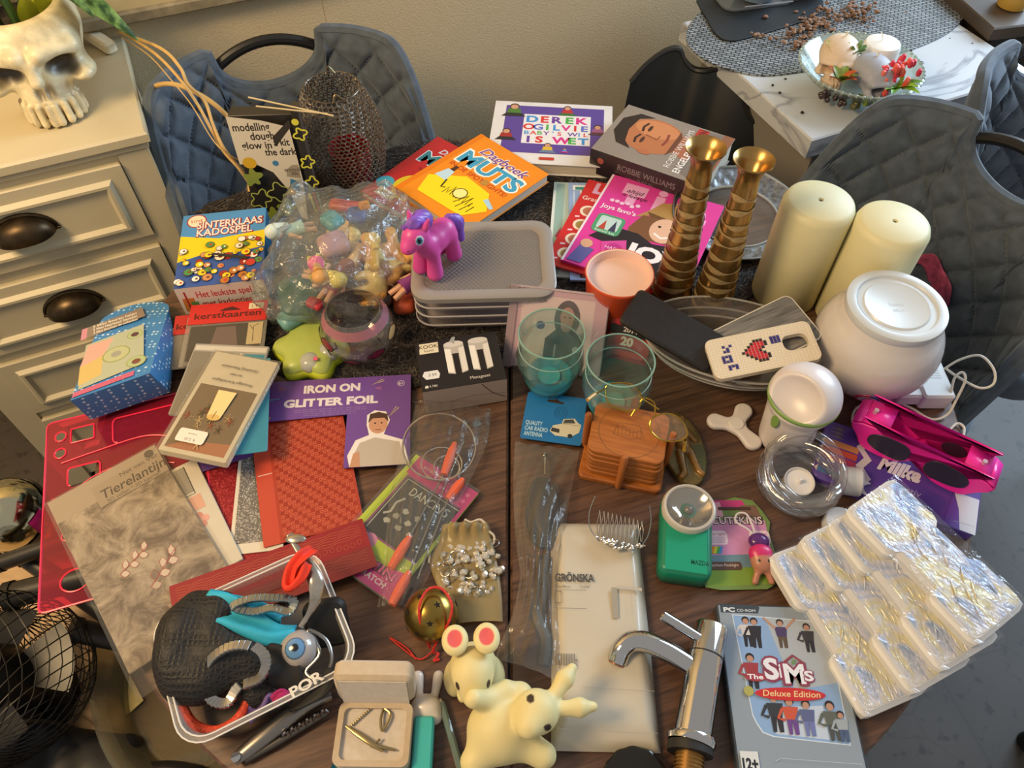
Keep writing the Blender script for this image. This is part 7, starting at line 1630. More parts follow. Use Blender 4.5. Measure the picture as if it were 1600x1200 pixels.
# ------------------------------------------------------------------ curtain packet
m, w_, h_ = fr((862, 1168, .020), (1036, 1172, .020), (890, 798, .020)); h_ = (T(1026, 812, .02)-T(1036, 1172, .02)).length
gk = thing('curtain_packet', 'milky white flat packet with black capitals and small print', 'packet', m @ M.Translation((0, 0, -.02)))
W0 = w_
def pk(u, v):
    e = min(1, u*8, (1-u)*8, v*10, (1-v)*10); return (W0*(u*(1-.06*v)+.03*v), h_*v, .004+.015*e**.5+.0016*math.sin(9*v+2*u)*math.sin(3*u+5*v)*e)
q = MB(); q.grid(pk, 30, 50)
q.build('packet_film', mat('#bfb7a6', .3, noise=.05, scale=14, bump=.08, coat=.3), gk, None, 180); q = MB(); q.box(.002, .002, .0, W0-.006, h_-.002, .004); q.build('packet_back', mat('#b9b2a4', .5), gk)
pr = Print(W0, h_, .0206)
pr.text('GRÖNSKA', .05, .685, .036, '#4a443e', 'L', bold=.03, fit=.40).text('180x190 cm', .05, .655, .012, '#6a645c', 'L', fit=.15).text('71x74"', .30, .655, .012, '#6a645c', 'L', fit=.10).line([(.03, .645), (.36, .645)], .003, '#7a746c').line(rrect(.045, .585, .11, .638, .002, 1), .005, '#5a544c', True).text('14', .08, .572, .009, '#6a645c').line([(.03, .562), (.36, .562)], .003, '#7a746c')
pr.poly([(.62, .52), (.68, .52), (.68, .66), (.62, .66)], '#9a9488').poly([(.68, .655), (.93, .645), (.93, .66), (.68, .67)], '#b3ada0').line([(.80, .54), (.80, .64)], .003, '#bab4a8')
for k in range(22): pr.line([(.05+.0085*k, .315), (.05+.0085*k, .365)], .002+.003*((k*7) % 3 == 0), '#4a453e')
pr.text('151A', .255, .325, .014, '#4a453e', rot=90).text('00955', .17, .30, .009, '#4a453e').line([(.30, .23), (.97, .22)], .003, '#a8a294').line([(.05, .07), (.97, .06)], .003, '#aaa396'); pr.done(gk, .4)
# dark translucent lid at the bottom edge
q = MB(); q.lathe([(0, 0), (.032, 0), (.034, .004), (.034, .02), (.030, .022), (0, .022)], 72, cap=False, wob=lambda a, z: 1+.015*math.cos(12*a)); o = tag(q.build('plastic_jar', film('#2b2926', .55, .12), None, M.Translation(T(990, 1228, 0)), 50), 'dark translucent ribbed jar cut off below the white packet', 'jar')
# ------------------------------------------------------------------ hair comb
hc = thing('hair_comb', 'silver hair comb with rhinestone band lying on the packet', 'hair comb', M.Identity(4)); ZC = .026
RH = mat('#d6d0c4', .08, .9)
for k in range(11):
    f = k/10; u0, v0 = 937+66*f, 797+17*f; u1, v1 = 934+68*f, 841+12*math.sin(math.pi*f)+6*f
    for s_ in (-1, 1):
        q = MB(); q.tube(spline([T(u0, v0, ZC+.004), T(u0+s_*1.0, v0+8, ZC+.003), T((u0+u1)/2+s_*2.6, (v0+v1)/2, ZC+.001), T(u1+s_*.6, v1, ZC)], 4), .0006, 5); q.build('tooth', SIL, hc)
for pts in (((930, 775, ZC+.02), (921, 800, ZC+.012), (922, 825, ZC+.006), (936, 846, ZC)), ((1015, 790, ZC+.018), (1017, 815, ZC+.010), (1012, 838, ZC+.004), (1003, 852, ZC))):
    q = MB(); q.tube(spline([T(*p) for p in pts], 5), .0008, 6); q.build('side_wire', SIL, hc)
q = MB(); q.tube(spline([T(930, 838, ZC), T(950, 850, ZC), T(975, 856, ZC), T(1008, 853, ZC)], 6), .0016, 8); q.build('comb_bar', SIL, hc)
st0 = None
for k in range(58):
    f = random.random(); d_ = random.random()*math.sin(math.pi*f); p = T(930+78*f, 839+14*f+14*d_, ZC+.001+random.random()*.003)
    if st0 is None: q = MB(); q.ball((0, 0, 0), .0022, 6, 4); st0 = q.build('rhinestone', RH, hc, M.Translation(p), 0)
    else: c = st0.copy(); COL.objects.link(c); c.location = p; c.scale = [random.uniform(.6, 1.3)]*3
# ------------------------------------------------------------------ green torch
m, w_, h_ = fr((1030, 893, .034), (1114, 905, .034), (1032, 768, .034))
fl = thing('pocket_torch', 'flat green plastic pocket torch with round clear lens', 'torch', m @ M.Translation((0, 0, -.034)))
q = MB(); q.prism(rrect(0, 0, w_, h_, .012, 6), 0, .034, .005); q.build('torch_body', mat('#12795f', .3, noise=.04, scale=20), fl, None, 50)
q = MB(); q.box(.006, .004, .0335, w_-.006, h_*.60, .0348, .0008); q.build('front_plate', mat('#149070', .3), fl)
cx_, cy_ = w_*.52, h_*.80
q = MB(); q.lathe([(.032, .030), (.033, .040), (.031, .044), (.0285, .045), (.027, .043)], 60, (cx_, cy_, 0), cap=False, wob=lambda a, z: 1+.012*(math.cos(60*a) > 0)); q.build('lens_ring', mat('#bdb8b0', .3), fl)
q = MB(); q.lathe([(.027, .043), (.018, .036), (.006, .033), (.004, .033)], 40, (cx_, cy_, 0), cap=False); q.build('reflector', mat('#cfcac2', .12, 1.0), fl)
q = MB(); q.ball((cx_, cy_, .036), (.006, .006, .005)); q.build('bulb', mat('#8a8884', .2, .4), fl)
q = MB(); q.lathe([(.0275, .0435), (.015, .046), (0, .047)], 40, (cx_, cy_, 0), cap=False); q.build('lens', film('#e4e2de', .08, .03, 1.5), fl, None, 180)
pr = Print(w_, h_, .0349); pr.text('MAZDA', .76, .14, .055, '#0c4a3c', bold=.02, fit=.34); pr.done(fl, .3)
# ------------------------------------------------------------------ keychain card
m, w_, h_ = fr((1103, 918, .003), (1222, 918, .003), (1116, 780, .003))
kc = thing('keychain_card', 'colourful pink and green toy keychain backing card', 'keychain pack', m)
ol_ = [(-.01, 0), (.2, -.03), (.8, -.02), (1.0, .06), (1.01, .3), (.98, .6), (1.03, .72), (.95, .86), (.85, .98), (.60, 1.02), (.40, .97), (.18, 1.0), (.05, .88), (.08, .7), (.0, .5), (.03, .2)]
q = MB(); q.prism([(x*w_, y*h_) for x, y in ol_], 0, .0012); q.build('card', mat('#6f8a4a', .35), kc, None, 0)
pr = Print(w_, h_, .0013); pr.poly([(.02, .0), (.98, .04), (.98, .22), (.02, .20)], '#7a9a3a').poly([(.06, .34), (.96, .34), (.96, .74), (.08, .74)], '#c98ab8').poly([(.02, .20), (.98, .22), (.98, .36), (.02, .34)], '#6a8a9a').poly([(.22, .86), (.75, .88), (.70, .98), (.26, .98)], '#c23a80').poly([(.10, .76), (.40, .78), (.38, .96), (.18, .94)], '#d8a0b8').poly([(.62, .76), (.92, .78), (.88, .92), (.66, .92)], '#7a5a4a').poly([(.34, .86), (.8, .86), (.8, .90), (.34, .90)], '#4a3028')
pr.text('CUTEKINS', .57, .70, .085, '#3a2430', bold=.09, fit=.74).text('CUTEKINS', .57, .70, .085, '#e4cfd6', bold=.02, fit=.70).poly(rrect(.02, .46, .40, .62, .05), '#e8d0de').poly(rrect(.70, .46, .98, .62, .05), '#e8d0de').text('Press for light!', .21, .57, .03, '#b03a86', fit=.34).text('Try Me!', .84, .57, .03, '#b03a86', fit=.22)
for k in range(3): pr.text('touch and squeeze', .21, .535-.025*k, .016, '#c06a9a', fit=.30)
for k, c in enumerate(('#c2342c', '#e08a1c', '#d8cf3a', '#4aa84a', '#3f8ed0')): pr.poly([(.10+.035*k, .36), (.135+.035*k, .36), (.175+.035*k, .44), (.14+.035*k, .44)], c)
pr.poly(rrect(.04, .18, .52, .27, .03), '#5a4038').text('Keychain Flashlight', .28, .22, .03, '#d8c8be', fit=.40); pr.done(kc, .3)
kf = thing('keychain_figure', 'tiny toy figure with pink hair on the keychain card', 'toy', M.Translation(T(1186, 884, .004)))
surf(lambda p: smin(smin(d_ell(p, (0, 0, .012), (.013, .014, .011)), d_ell(p, (0, .010, .015), (.0145, .011, .010)), .004), smin(d_cap(p, (-.006, -.012, .008), (-.010, -.022, .004), .004), d_cap(p, (.006, -.012, .008), (.010, -.022, .004), .004), .002), .004), (-.02, -.03, 0), (.02, .026, .03), 60, 'figure_body', attr_mat(.35, 0, .03, 60, 0), kf, None, lambda p: paint(p, '#b57a62', ((p[1]-.003)*700+.5, '#c92a6a'), (-d_ell([np.abs(p[0]), p[1], p[2]], (.006, -.003, .022), (.002, .002, .004))*3000+.4, '#1a1416')))
kg = thing('purple_squeeze_charm', 'glossy purple charm with white keychain loop above the figure', 'charm', M.Translation(T(1183, 850, .004)))
q = MB(); q.ball((0, 0, .008), (.013, .011, .008)); q.build('charm_body', mat('#5a2a72', .2), kg, None, 180)
q = MB(); q.tube(spline([V(T(u, v, z)-T(1183, 850, .004)) for u, v, z in ((1180, 842, .012), (1170, 828, .014), (1150, 815, .014), (1152, 803, .016), (1166, 803, .016), (1176, 822, .014), (1181, 840, .012))], 6), .0013, 7); q.build('key_loop', mat('#d8d0d4', .4), kg)
# ------------------------------------------------------------------ knotted glass tealight holder
kt = thing('knotted_glass_holder', 'tealight holder of intertwined clear glass rings', 'tealight holder', M.Translation(T(1240, 762)))
GK = film('#fdfdfd', .012, .02, 1.8)
for k in range(6):
    a0 = k*.9; q = MB(); R_ = .046; pts = []
    for i in range(40):
        g = 2*math.pi*i/40; v_ = V((R_*math.cos(g), R_*math.sin(g), .010*math.sin(g*2+a0)))
        v_ = M.Rotation(.30*math.sin(a0*1.7), 3, 'X') @ (M.Rotation(.30*math.cos(a0*2.1), 3, 'Y') @ v_); pts.append(v_+V((.003*math.cos(a0*3), .003*math.sin(a0*3), .024+.004*k)))
    q.tube(pts, .0060, 10, True); q.build('glass_ring', GK, kt, None, 180)
q = MB(); q.lathe([(0, .001), (.040, .001), (.052, .010), (.054, .020), (.050, .022), (.040, .008), (0, .006)], 40, cap=False); q.build('glass_base', GK, kt, None, 60)
tc_ = thing('tealight', 'tealight candle with white cup inside the knotted glass holder', 'candle', at(T(1244, 758, .010), 0, R(8)))
q = MB(); q.lathe([(0, 0), (.019, 0), (.0195, .014), (.018, .014), (.0175, .010), (0, .010)], 28, cap=False); q.build('cup', mat('#d8d6d6', .3), tc_)
q = MB(); q.lathe([(.0175, .0105), (.004, .012), (.0015, .020), (0, .020)], 24, cap=False); q.build('plastic_flame', mat('#f0eeee', .4), tc_)
wc = thing('led_tealight', 'white led tealight lying on its side beside the glass holder', 'tealight', at(T(1330, 752, .019), R(-12), 0, R(84)))
q = MB(); q.lathe([(0, -.012), (.0185, -.012), (.019, .010), (.017, .012), (0, .012)], 30, cap=False); q.build('tealight_case', mat('#cdd0d8', .4), wc, None, 40)
q = MB(); q.lathe([(.007, .0121), (.004, .016), (0, .024)], 16, cap=False); q.build('plastic_flame', mat('#e4e6ea', .4), wc)
wd_ = thing('led_tealight', 'white led tealight standing next to the foil packs', 'tealight', M.Translation(T(1308, 822)))
q = MB(); q.lathe([(0, 0), (.0195, 0), (.0195, .015), (.018, .017), (.006, .016), (0, .016)], 30, cap=False); q.build('tealight_case', mat('#cdd3dc', .4), wd_, None, 40)
q = MB(); q.lathe([(.006, .0161), (.004, .022), (0, .030)], 16, cap=False); q.build('plastic_flame', mat('#e4e6ea', .4), wd_)
# ------------------------------------------------------------------ purple pencil tin
m, w_, h_ = fr((1256, 776, .018), (1524, 836, .018), (1292, 655, .018)); h_ = (T(1540, 768, .018)-T(1526, 836, .018)).length*1.35
m, w_, h_ = fr((1268, 742, .018), (1526, 838, .018), (1296, 655, .018))
pt = thing('pencil_tin', 'purple and white pencil tin with coloured stripes under the sunglasses case', 'pencil case', m @ M.Translation((0, 0, -.018)))
q = MB(); q.prism(rrect(0, 0, w_, h_, .010, 5), 0, .018, .002); q.build('tin_body', mat('#59409a', .25, coat=.4), pt)
pr = Print(w_, h_, .0182)
for k, c in enumerate(('#3f6aa8', '#5a4a8a', '#a83a5a', '#c2553a', '#c98a5a')): pr.rect(.02, .10+.12*k, .24, .20+.12*k, c).poly([(.02, .10+.12*k), (.02, .20+.12*k), (-.0, .15+.12*k)], '#d8c0a8')
for k in range(6): pr.poly([(.03, .74+.035*k), (.14, .73+.035*k), (.10, .76+.035*k)], '#6a5a62' if k % 2 else '#8a7a78')
zz_ = [(.20, 1), (.26, .86), (.22, .70), (.28, .56), (.24, .40), (.30, .26), (.26, .10), (.30, 0)]
pr.poly(zz_+[(x+.05, y) for x, y in reversed(zz_)], '#cfcad2').text('Milka', .50, .48, .22, '#dcd6e4', shear=.25, bold=.05, fit=.26).text('kreativ', .56, .26, .10, '#b3a0cf', shear=.2).rect(.84, .0, .99, .55, '#c4c8d4').poly([(.80, 0), (.84, .55), (.88, .3), (.9, .0)], '#59409a').line([(.86, .1), (.98, .12)], .003, '#8a90a0'); pr.done(pt, .25, coat=.3)
# ------------------------------------------------------------------ neon pink sunglasses shaped case
a, b, c = T(1356, 652, .078), T(1549, 744, .078), T(1376, 620, .078)
x = (b-a); LN = x.length; m = axes((a.x, a.y, TZ+.022), (x.x, x.y, 0), V((0, 0, 1)).cross(V((x.x, x.y, 0)))); DP = abs((m.inverted() @ c).y)
sg = thing('sunglasses_case', 'neon pink case shaped like giant sunglasses with open top', 'case', m); HP = .058
PKM = mat('#f02aa2', .32)
def outline():
    top = [(0, HP*.96), (LN*.25, HP*.94), (LN*.42, HP*.86), (LN*.5, HP*.84), (LN*.58, HP*.86), (LN*.75, HP*.94), (LN, HP*.96)]
    bot = [(LN*1.01, HP*.75), (LN*.98, HP*.25), (LN*.90, HP*.02), (LN*.72, 0), (LN*.60, HP*.14), (LN*.5, HP*.38), (LN*.40, HP*.14), (LN*.28, 0), (LN*.10, HP*.02), (LN*.02, HP*.25), (-LN*.01, HP*.75)]
    return [(p.x, p.y) for p in spline([V((x_, y_, 0)) for x_, y_ in list(reversed(bot))+top], 4, True)]
ol2 = outline(); UP = M(((1, 0, 0, 0), (0, 0, -1, 0), (0, 1, 0, 0), (0, 0, 0, 1)))
def clean(o_):
    ar = sum(o_[i-1][0]*o_[i][1]-o_[i][0]*o_[i-1][1] for i in range(len(o_))); return o_ if ar > 0 else list(reversed(o_))
ol2 = clean(ol2)
q = MB(); q.prism(ol2, 0, .003, .0008); q.build('front_face', PKM, sg, UP, 40)
q = MB(); q.prism(ol2, 0, .003, .0008); q.build('back_face', PKM, sg, M.Translation((0, DP, 0)) @ UP, 40)
n = len(ol2); keep = [i for i in range(n) if not (ol2[i][1] > HP*.80 and ol2[(i+1) % n][1] > HP*.80)]
q = MB()
for i in keep:
    p, p2 = ol2[i], ol2[(i+1) % n]; q.add([(p[0], 0, p[1]), (p2[0], 0, p2[1]), (p2[0], DP, p2[1]), (p[0], DP, p[1])], [(0, 1, 2, 3)])
o = q.build('rim_wall', PKM, sg, None, 60); sm = o.modifiers.new('thickness', 'SOLIDIFY'); sm.thickness = .002
for x_ in (.26, .74):
    q = MB(); q.prism(clean([(LN*x_+(.052 if False else LN*.175)*math.copysign(abs(math.cos(g))**.75, math.cos(g)), HP*.44+HP*.30*math.copysign(abs(math.sin(g))**.8, math.sin(g))*(1-.15*math.cos(g)*(1 if x_ < .5 else -1)*-1)) for g in [2*math.pi*i/36 for i in range(36)]]), .003, .0042, .0004); q.build('dark_lens', mat('#2f2b38', .3), sg, UP)
q = MB(); q.prism(clean(circ(LN*.72, HP*.5, LN*.10, HP*.2, 20)), 0, .001); q.build('inner_slot', mat('#3a2338', .4), sg, M.Translation((0, DP-.004, 0)) @ UP)
for x_ in (.04, .93): q = MB(); q.tube([(LN*x_, DP*.5, HP*.5), (LN*x_, DP*.5, HP*.92)], .003, 8); q.build('clip', film('#e8dce4', .5, .1), sg)
# eyelash strip printed on the tin
# ------------------------------------------------------------------ adapter with cable
a, b, c = T(1421, 596, .042), T(1466, 646, .042), T(1450, 562, .042)
pa = thing('power_adapter', 'white power adapter with plug pins and cable behind the sunglasses case', 'adapter', axes(T(1432, 640, .0), T(1490, 640, .0)-T(1432, 640, .0), V((-.3, 1, 0))))
q = MB(); q.prism(rrect(0, 0, .044, .072, .005, 4), 0, .030, .003); q.build('adapter_body', mat('#d2d2d0', .35), pa)
q = MB(); q.prism(rrect(-.032, .004, .004, .034, .005, 4), .004, .026, .003); q.build('plug_body', mat('#d2cdca', .35), pa)
for y_ in (.012, .026): q = MB(); q.tube([(-.030, y_, .015), (-.049, y_, .015)], .0021, 8); q.build('plug_pin', SIL, pa)
pr = Print(.03, .03, .0302)
for k in range(6): pr.line([(.1, .1+.14*k), (.9, .1+.14*k)], .02, '#8a8884')
pr.done(pa, .4, M.Translation((.006, .03, 0)))
q = MB(); q.tube(spline([T(*p) for p in ((1470, 580, .025), (1500, 562, .04), (1532, 556, .05), (1553, 578, .045), (1552, 600, .035), (1530, 606, .03), (1495, 588, .03), (1478, 576, .03))], 8), .0018, 8); q.tube(spline([T(*p) for p in ((1486, 612, .03), (1492, 590, .04), (1504, 582, .045), (1508, 595, .04), (1494, 625, .02), (1480, 648, .006), (1455, 655, .004), (1420, 636, .004), (1380, 624, .004), (1340, 636, .004), (1332, 660, .004), (1348, 676, .004))], 8), .0018, 8); q.tube(spline([T(*p) for p in ((1480, 676, .004), (1495, 662, .004), (1506, 668, .004), (1505, 684, .004))], 6), .0018, 8)
tag(q.build('white_cable', mat('#d0cabb', .45), None), 'thin white cable looping around the adapter on the right', 'cable')
# ------------------------------------------------------------------ holographic packs
def holo():
    m, nt, b = nodes('holographic_foil'); N = nt.nodes.new; L = nt.links.new
    tc = N('ShaderNodeTexCoord'); n = N('ShaderNodeTexNoise'); n.inputs['Scale'].default_value = 9; n.inputs['Detail'].default_value = 3; n.inputs['Distortion'].default_value = 2.2
    mp = N('ShaderNodeMapping'); mp.inputs['Scale'].default_value = (2.2, .8, 1); mp.inputs['Rotation'].default_value = (0, 0, .5)
    r = N('ShaderNodeValToRGB'); e = r.color_ramp.elements; e[0].position = .30; e[0].color = (*lin('#9c8cc0'), 1); e[1].position = .72; e[1].color = (*lin('#e6e6ee'), 1)
    for p, c in ((.38, '#9cb8dc'), (.46, '#e2e2ec'), (.53, '#ece2ae'), (.60, '#e4e8ea'), (.66, '#b4d4e0')): k = e.new(p); k.color = (*lin(c), 1)
    n2 = N('ShaderNodeTexNoise'); n2.inputs['Scale'].default_value = 60; n2.inputs['Detail'].default_value = 4; n2.inputs['Distortion'].default_value = 1.5
    bp = N('ShaderNodeBump'); bp.inputs['Strength'].default_value = .9; bp.inputs['Distance'].default_value = .004
    L(tc.outputs['Object'], mp.inputs[0]); L(mp.outputs[0], n.inputs['Vector']); L(mp.outputs[0], n2.inputs['Vector']); L(n.outputs['Fac'], r.inputs[0]); L(r.outputs[0], b.inputs['Base Color']); L(n2.outputs['Fac'], bp.inputs['Height']); L(bp.outputs[0], b.inputs['Normal'])
    b.inputs['Metallic'].default_value = .2; b.inputs['Roughness'].default_value = .2; b.inputs['Coat Weight'].default_value = .6
    return m
HOL = holo(); FOAM = mat('#e2e2e0', .55)
labs = ('lowest and leftmost foil wrapped white pack, on the game case', 'second foil wrapped white pack from the left', 'third foil wrapped white pack from the left', 'uppermost and rightmost foil wrapped white pack')
for k, (tl, bl, z) in enumerate((((1198, 868), (1350, 1124), .030), ((1246, 842), (1426, 1088), .045), ((1290, 818), (1472, 1052), .060), ((1318, 798), (1526, 1012), .076))):
    A0, B0_ = T(tl[0], tl[1], z), T(bl[0], bl[1], z-.006); yv = A0-B0_; Lh = yv.length; xv = yv.cross(V((0, 0, 1))); Wd = .088
    m = axes(B0_, xv+V((0, 0, .0)), yv); t = thing('foil_wrapped_pack', labs[k], 'pack', m @ M.Translation((0, 0, -.020)), 'holographic foil packs')
    ntc = .011
    o_ = [(0, .01), (.004, .002), (.012, 0), (Wd-.012, 0), (Wd-.002, .003), (Wd, .012), (Wd, Lh*.30), (Wd-.003, Lh*.335), (Wd-ntc, Lh*.36), (Wd-ntc, Lh*.62), (Wd-.003, Lh*.645), (Wd, Lh*.68), (Wd, Lh-.012), (Wd-.002, Lh-.003), (Wd-.012, Lh), (.012, Lh), (.003, Lh-.003), (0, Lh-.012), (0, Lh*.68), (.003, Lh*.645), (ntc, Lh*.62), (ntc, Lh*.36), (.003, Lh*.335), (0, Lh*.30)]
    q = MB(); q.prism(o_, 0, .021, .005); q.build('foam_tray', FOAM, t, None, 40)
    q = MB(); ins_ = [(x_*.88+Wd*.085, y_*.94+Lh*.03) for x_, y_ in o_]; q.prism(ins_, .0200, .0216, .0005); q.build('foil_wrap', HOL, t, None, 40)
    q = MB()
    for j in range(16):
        u_ = random.uniform(.22, .78)*Wd; v_ = random.uniform(.08, .74)*Lh; l_ = random.uniform(.015, .034); a_ = 1.35+random.uniform(-.5, .5)
        q.tube([(u_, v_, .0214), (u_+.5*l_*math.cos(a_), v_+.5*l_*math.sin(a_), .0228), (u_+l_*math.cos(a_), v_+l_*math.sin(a_), .0214)], [.0004, .0013, .0004], 5, flat=.7)
    o = q.build('foil_creases', HOL, t, None, 180, 'stuff')
    q = MB(); q.grid(lambda u, v: (Wd*u, Lh*v, .0226+.0006*math.sin(20*u+14*v)*math.sin(16*v)), 12, 24); q.build('clear_wrap', film('#f8f8fa', .03, .04, 1.6, .35, 60), t, None, 180)
# ------------------------------------------------------------------ chrome tap
tp_ = thing('chrome_tap', 'chrome basin tap with lever and curved spout lying on the table', 'tap', M.Identity(4)); ZT = .026
q = MB(); q.tube([T(1111, 978, ZT), T(1110.5, 981, ZT), T(1096, 1060, ZT), T(1082, 1150, ZT), T(1081, 1156, ZT)], [.0175, .0190, .0190, .0195, .0195], 32); q.build('tap_body', CHR, tp_, None, 40)
q = MB(); q.tube([T(1103, 1024, ZT), T(1102.6, 1026, ZT)], .0193, 32); q.build('body_joint', mat('#3a3a3a', .4, .6), tp_)
q = MB(); q.tube(spline([T(1090, 1048, ZT), T(1050, 1022, ZT+.004), T(1012, 1004, ZT+.006), T(988, 1002, ZT+.004), T(972, 1014, ZT), T(965, 1032, ZT-.008)], 8), .0115, 20); q.build('spout', CHR, tp_, None, 60)
q = MB(); q.tube([T(966, 1029, ZT-.007), T(963, 1037, ZT-.010)], .0098, 18); q.build('aerator', mat('#8f6a5a', .3, .7), tp_)
q = MB(); q.tube([T(1098, 1000, ZT+.010), T(1036, 962, ZT+.016), T(1034.5, 961, ZT+.016)], [.0055, .0062, .0045], 16); q.build('lever', CHR, tp_, None, 40)
q = MB(); q.tube([T(1081, 1150, ZT), T(1080.5, 1155, ZT), T(1079, 1164, ZT)], [.024, .0255, .0245], 36); q.build('flange', CHR, tp_, None, 40)
q = MB(); q.tube([T(1079, 1163, ZT), T(1078, 1178, ZT)], .0235, 32); q.build('rubber_washer', mat('#191717', .6), tp_, None, 40)
q = MB(); q.tube([T(1078, 1176, ZT), T(1074, 1230, ZT)], .014, 24)
for k in range(9): 
    p = T(1078-.7*k, 1180+6*k, ZT); d_ = (T(1074, 1230, ZT)-T(1078, 1176, ZT)).normalized(); q.tube([p, p+d_*.0016], .0152, 24)
q.build('threaded_pipe', mat('#9a7440', .35, .8), tp_, None, 40)
# ------------------------------------------------------------------ PC game case
m, w_ = sheet((1119, 943), (1300, 949), .19, .016); h_ = .19
gc = thing('pc_game_case', 'grey pc game case with blue picture and red oval banner', 'game case', m @ M.Translation((0, 0, -.015)))
q = MB(); q.prism(rrect(0, 0, w_, h_, .003, 3), 0, .015, .001); q.build('plastic_case', mat('#3c4650', .35), gc)
pr = Print(w_, h_, .0152)
pr.rect(.015, .01, .985, .99, '#8b97a4').poly([(.03, .945), (.35, .945), (.37, .985), (.36, .99), (.03, .99)], '#39424c').text('PC', .105, .952, .026, '#cfd6dc', bold=.05, fit=.10).text('CD-ROM', .25, .954, .016, '#c4ccd2', bold=.02, fit=.16)
fr_ = [(.13, .93), (.92, .90), (.90, .22), (.32, .25), (.24, .27), (.20, .32), (.18, .36)]
pr.poly([(x_+(.008 if x_ > .5 else -.008), y_+(.006 if y_ > .5 else -.006)) for x_, y_ in fr_], '#c9d4e0').poly(fr_, '#86a6d0').poly([(.40, .92), (.92, .90), (.91, .55), (.55, .5)], '#a8b0b8').poly([(.3, .40), (.75, .42), (.75, .24), (.34, .26)], '#b9c6d8')
def man(x_, y_, s_, top, leg, skin='#b58a74', arms=0):
    pr.poly([(x_-.035*s_, y_), (x_-.01*s_, y_), (x_, y_+.075*s_), (x_-.04*s_, y_+.08*s_)], leg).poly([(x_+.01*s_, y_), (x_+.04*s_, y_), (x_+.045*s_, y_+.08*s_), (x_, y_+.075*s_)], leg).poly([(x_-.045*s_, y_+.075*s_), (x_+.045*s_, y_+.075*s_), (x_+.06*s_, y_+.14*s_), (x_-.06*s_, y_+.14*s_)], top)
    pr.circle(x_, y_+.170*s_, .034*s_, '#2c2422').circle(x_, y_+.162*s_, .026*s_, skin)
    if arms: pr.line([(x_-.15*s_, y_+.20*s_), (x_-.05*s_, y_+.13*s_)], .02*s_, skin).line([(x_+.15*s_, y_+.20*s_), (x_+.05*s_, y_+.13*s_)], .02*s_, skin)
    else: pr.line([(x_-.06*s_, y_+.13*s_), (x_-.10*s_, y_+.08*s_), (x_-.05*s_, y_+.07*s_)], .022*s_, top)
man(.23, .74, .95, '#c9c4c4', '#2a282e'); man(.30, .735, .95, '#2a282e', '#2a282e'); man(.52, .74, .9, '#4a3a62', '#5a4a3a', arms=1); man(.22, .50, 1.05, '#9a3a40', '#2a2a32'); man(.74, .72, .9, '#3a3638', '#2a282e')
man(.36, .27, 1.1, '#33363c', '#2c2c34'); man(.48, .26, 1.05, '#c2543c', '#6a4488'); man(.61, .255, 1.0, '#5a628a', '#6a74a8'); man(.80, .235, 1.1, '#5a6058', '#4a4c4a'); man(.87, .23, .85, '#9aa4ac', '#4a5a7a')
for tx, x_, y_, sz, ft in (('S', .38, .555, .125, .12), ('i', .465, .565, .085, .045), ('M', .565, .535, .115, .17), ('S', .68, .55, .06, .075)):
    pr.text(tx, x_, y_, sz, '#8a3a52', bold=.09, fit=ft*1.25); pr.text(tx, x_, y_+.004, sz*.94, '#e0e2ea', bold=.035, fit=ft)
pr.line([(.50, .655), (.575, .695), (.65, .655)], .02, '#8a3a42').rect(.56, .645, .59, .67, '#6a8a5a').poly(circ(.24, .565, .09, .026, 16), '#9a3a48').text('The', .24, .553, .028, '#eceef2', bold=.02, fit=.13)
pr.poly(circ(.50, .475, .285, .036, 30), '#c22a2c').text('Deluxe Edition', .51, .461, .034, '#e0c890', shear=.15, bold=.01, fit=.46).circle(.17, .485, .04, '#a8a45a')
pr.poly([(.03, .05), (.17, .05), (.17, .165), (.03, .165)], '#d0d4d6').text('12+', .10, .075, .055, '#23272b', bold=.05, fit=.12).line([(.30, .12), (.34, .135), (.96, .12)], .004, '#b9c2ca'); pr.done(gc, .25, coat=.4)
# ------------------------------------------------------------------ gold star ball with cord, crystal pouch
gb_ = thing('gold_star_ball', 'hollow golden ball with star shaped holes', 'ornament', M.Translation(T(674, 960, .031)))
q = MB(); q.ball((0, 0, 0), .031, 36, 22); q.build('brass_shell', mat('#9a8140', .28, .95, noise=.25, scale=25), gb_, None, 180)
for k in range(22):
    ph = math.acos(1-2*(k+.5)/22); th_ = k*2.4; nrm = V((math.sin(ph)*math.cos(th_), math.sin(ph)*math.sin(th_), math.cos(ph)))
    qm = nrm.to_track_quat('Z', 'X').to_matrix().to_4x4(); q = MB(); sp5 = [((.0042 if i % 2 == 0 else .0018)*math.cos(R(36*i)), (.0042 if i % 2 == 0 else .0018)*math.sin(R(36*i))) for i in range(10)]
    q.prism(sp5, 0, .0004); q.build('star_hole', mat('#15100a', .9), gb_, M.Translation(nrm*.0309) @ qm, 0)
q = MB(); q.tube(spline([T(*p) for p in ((672, 1012, .012), (660, 985, .045), (655, 950, .064), (668, 922, .066), (690, 920, .064), (706, 945, .062), (700, 975, .050), (684, 1000, .025), (676, 1018, .008))], 8), .0016, 8)
q.tube(spline([T(*p) for p in ((676, 1018, .006), (655, 1030, .003), (625, 1010, .003), (609, 996, .003), (635, 1012, .003), (650, 1030, .003))], 6), .0010, 6); q.tube(spline([T(*p) for p in ((676, 1018, .006), (685, 1022, .004), (678, 1032, .003), (687, 1030, .003))], 6), .0016, 6)
q.build('hanging_cord', mat('#c42a22', .6, noise=.3, scale=400, bump=.5), gb_, gb_.matrix_world.inverted(), label='red cord looped over the ball')
po = thing('organza_pouch', 'golden beige organza pouch with drawn top under the crystals', 'pouch', M.Translation(T(730, 900, 0))); o0 = T(730, 900, 0)
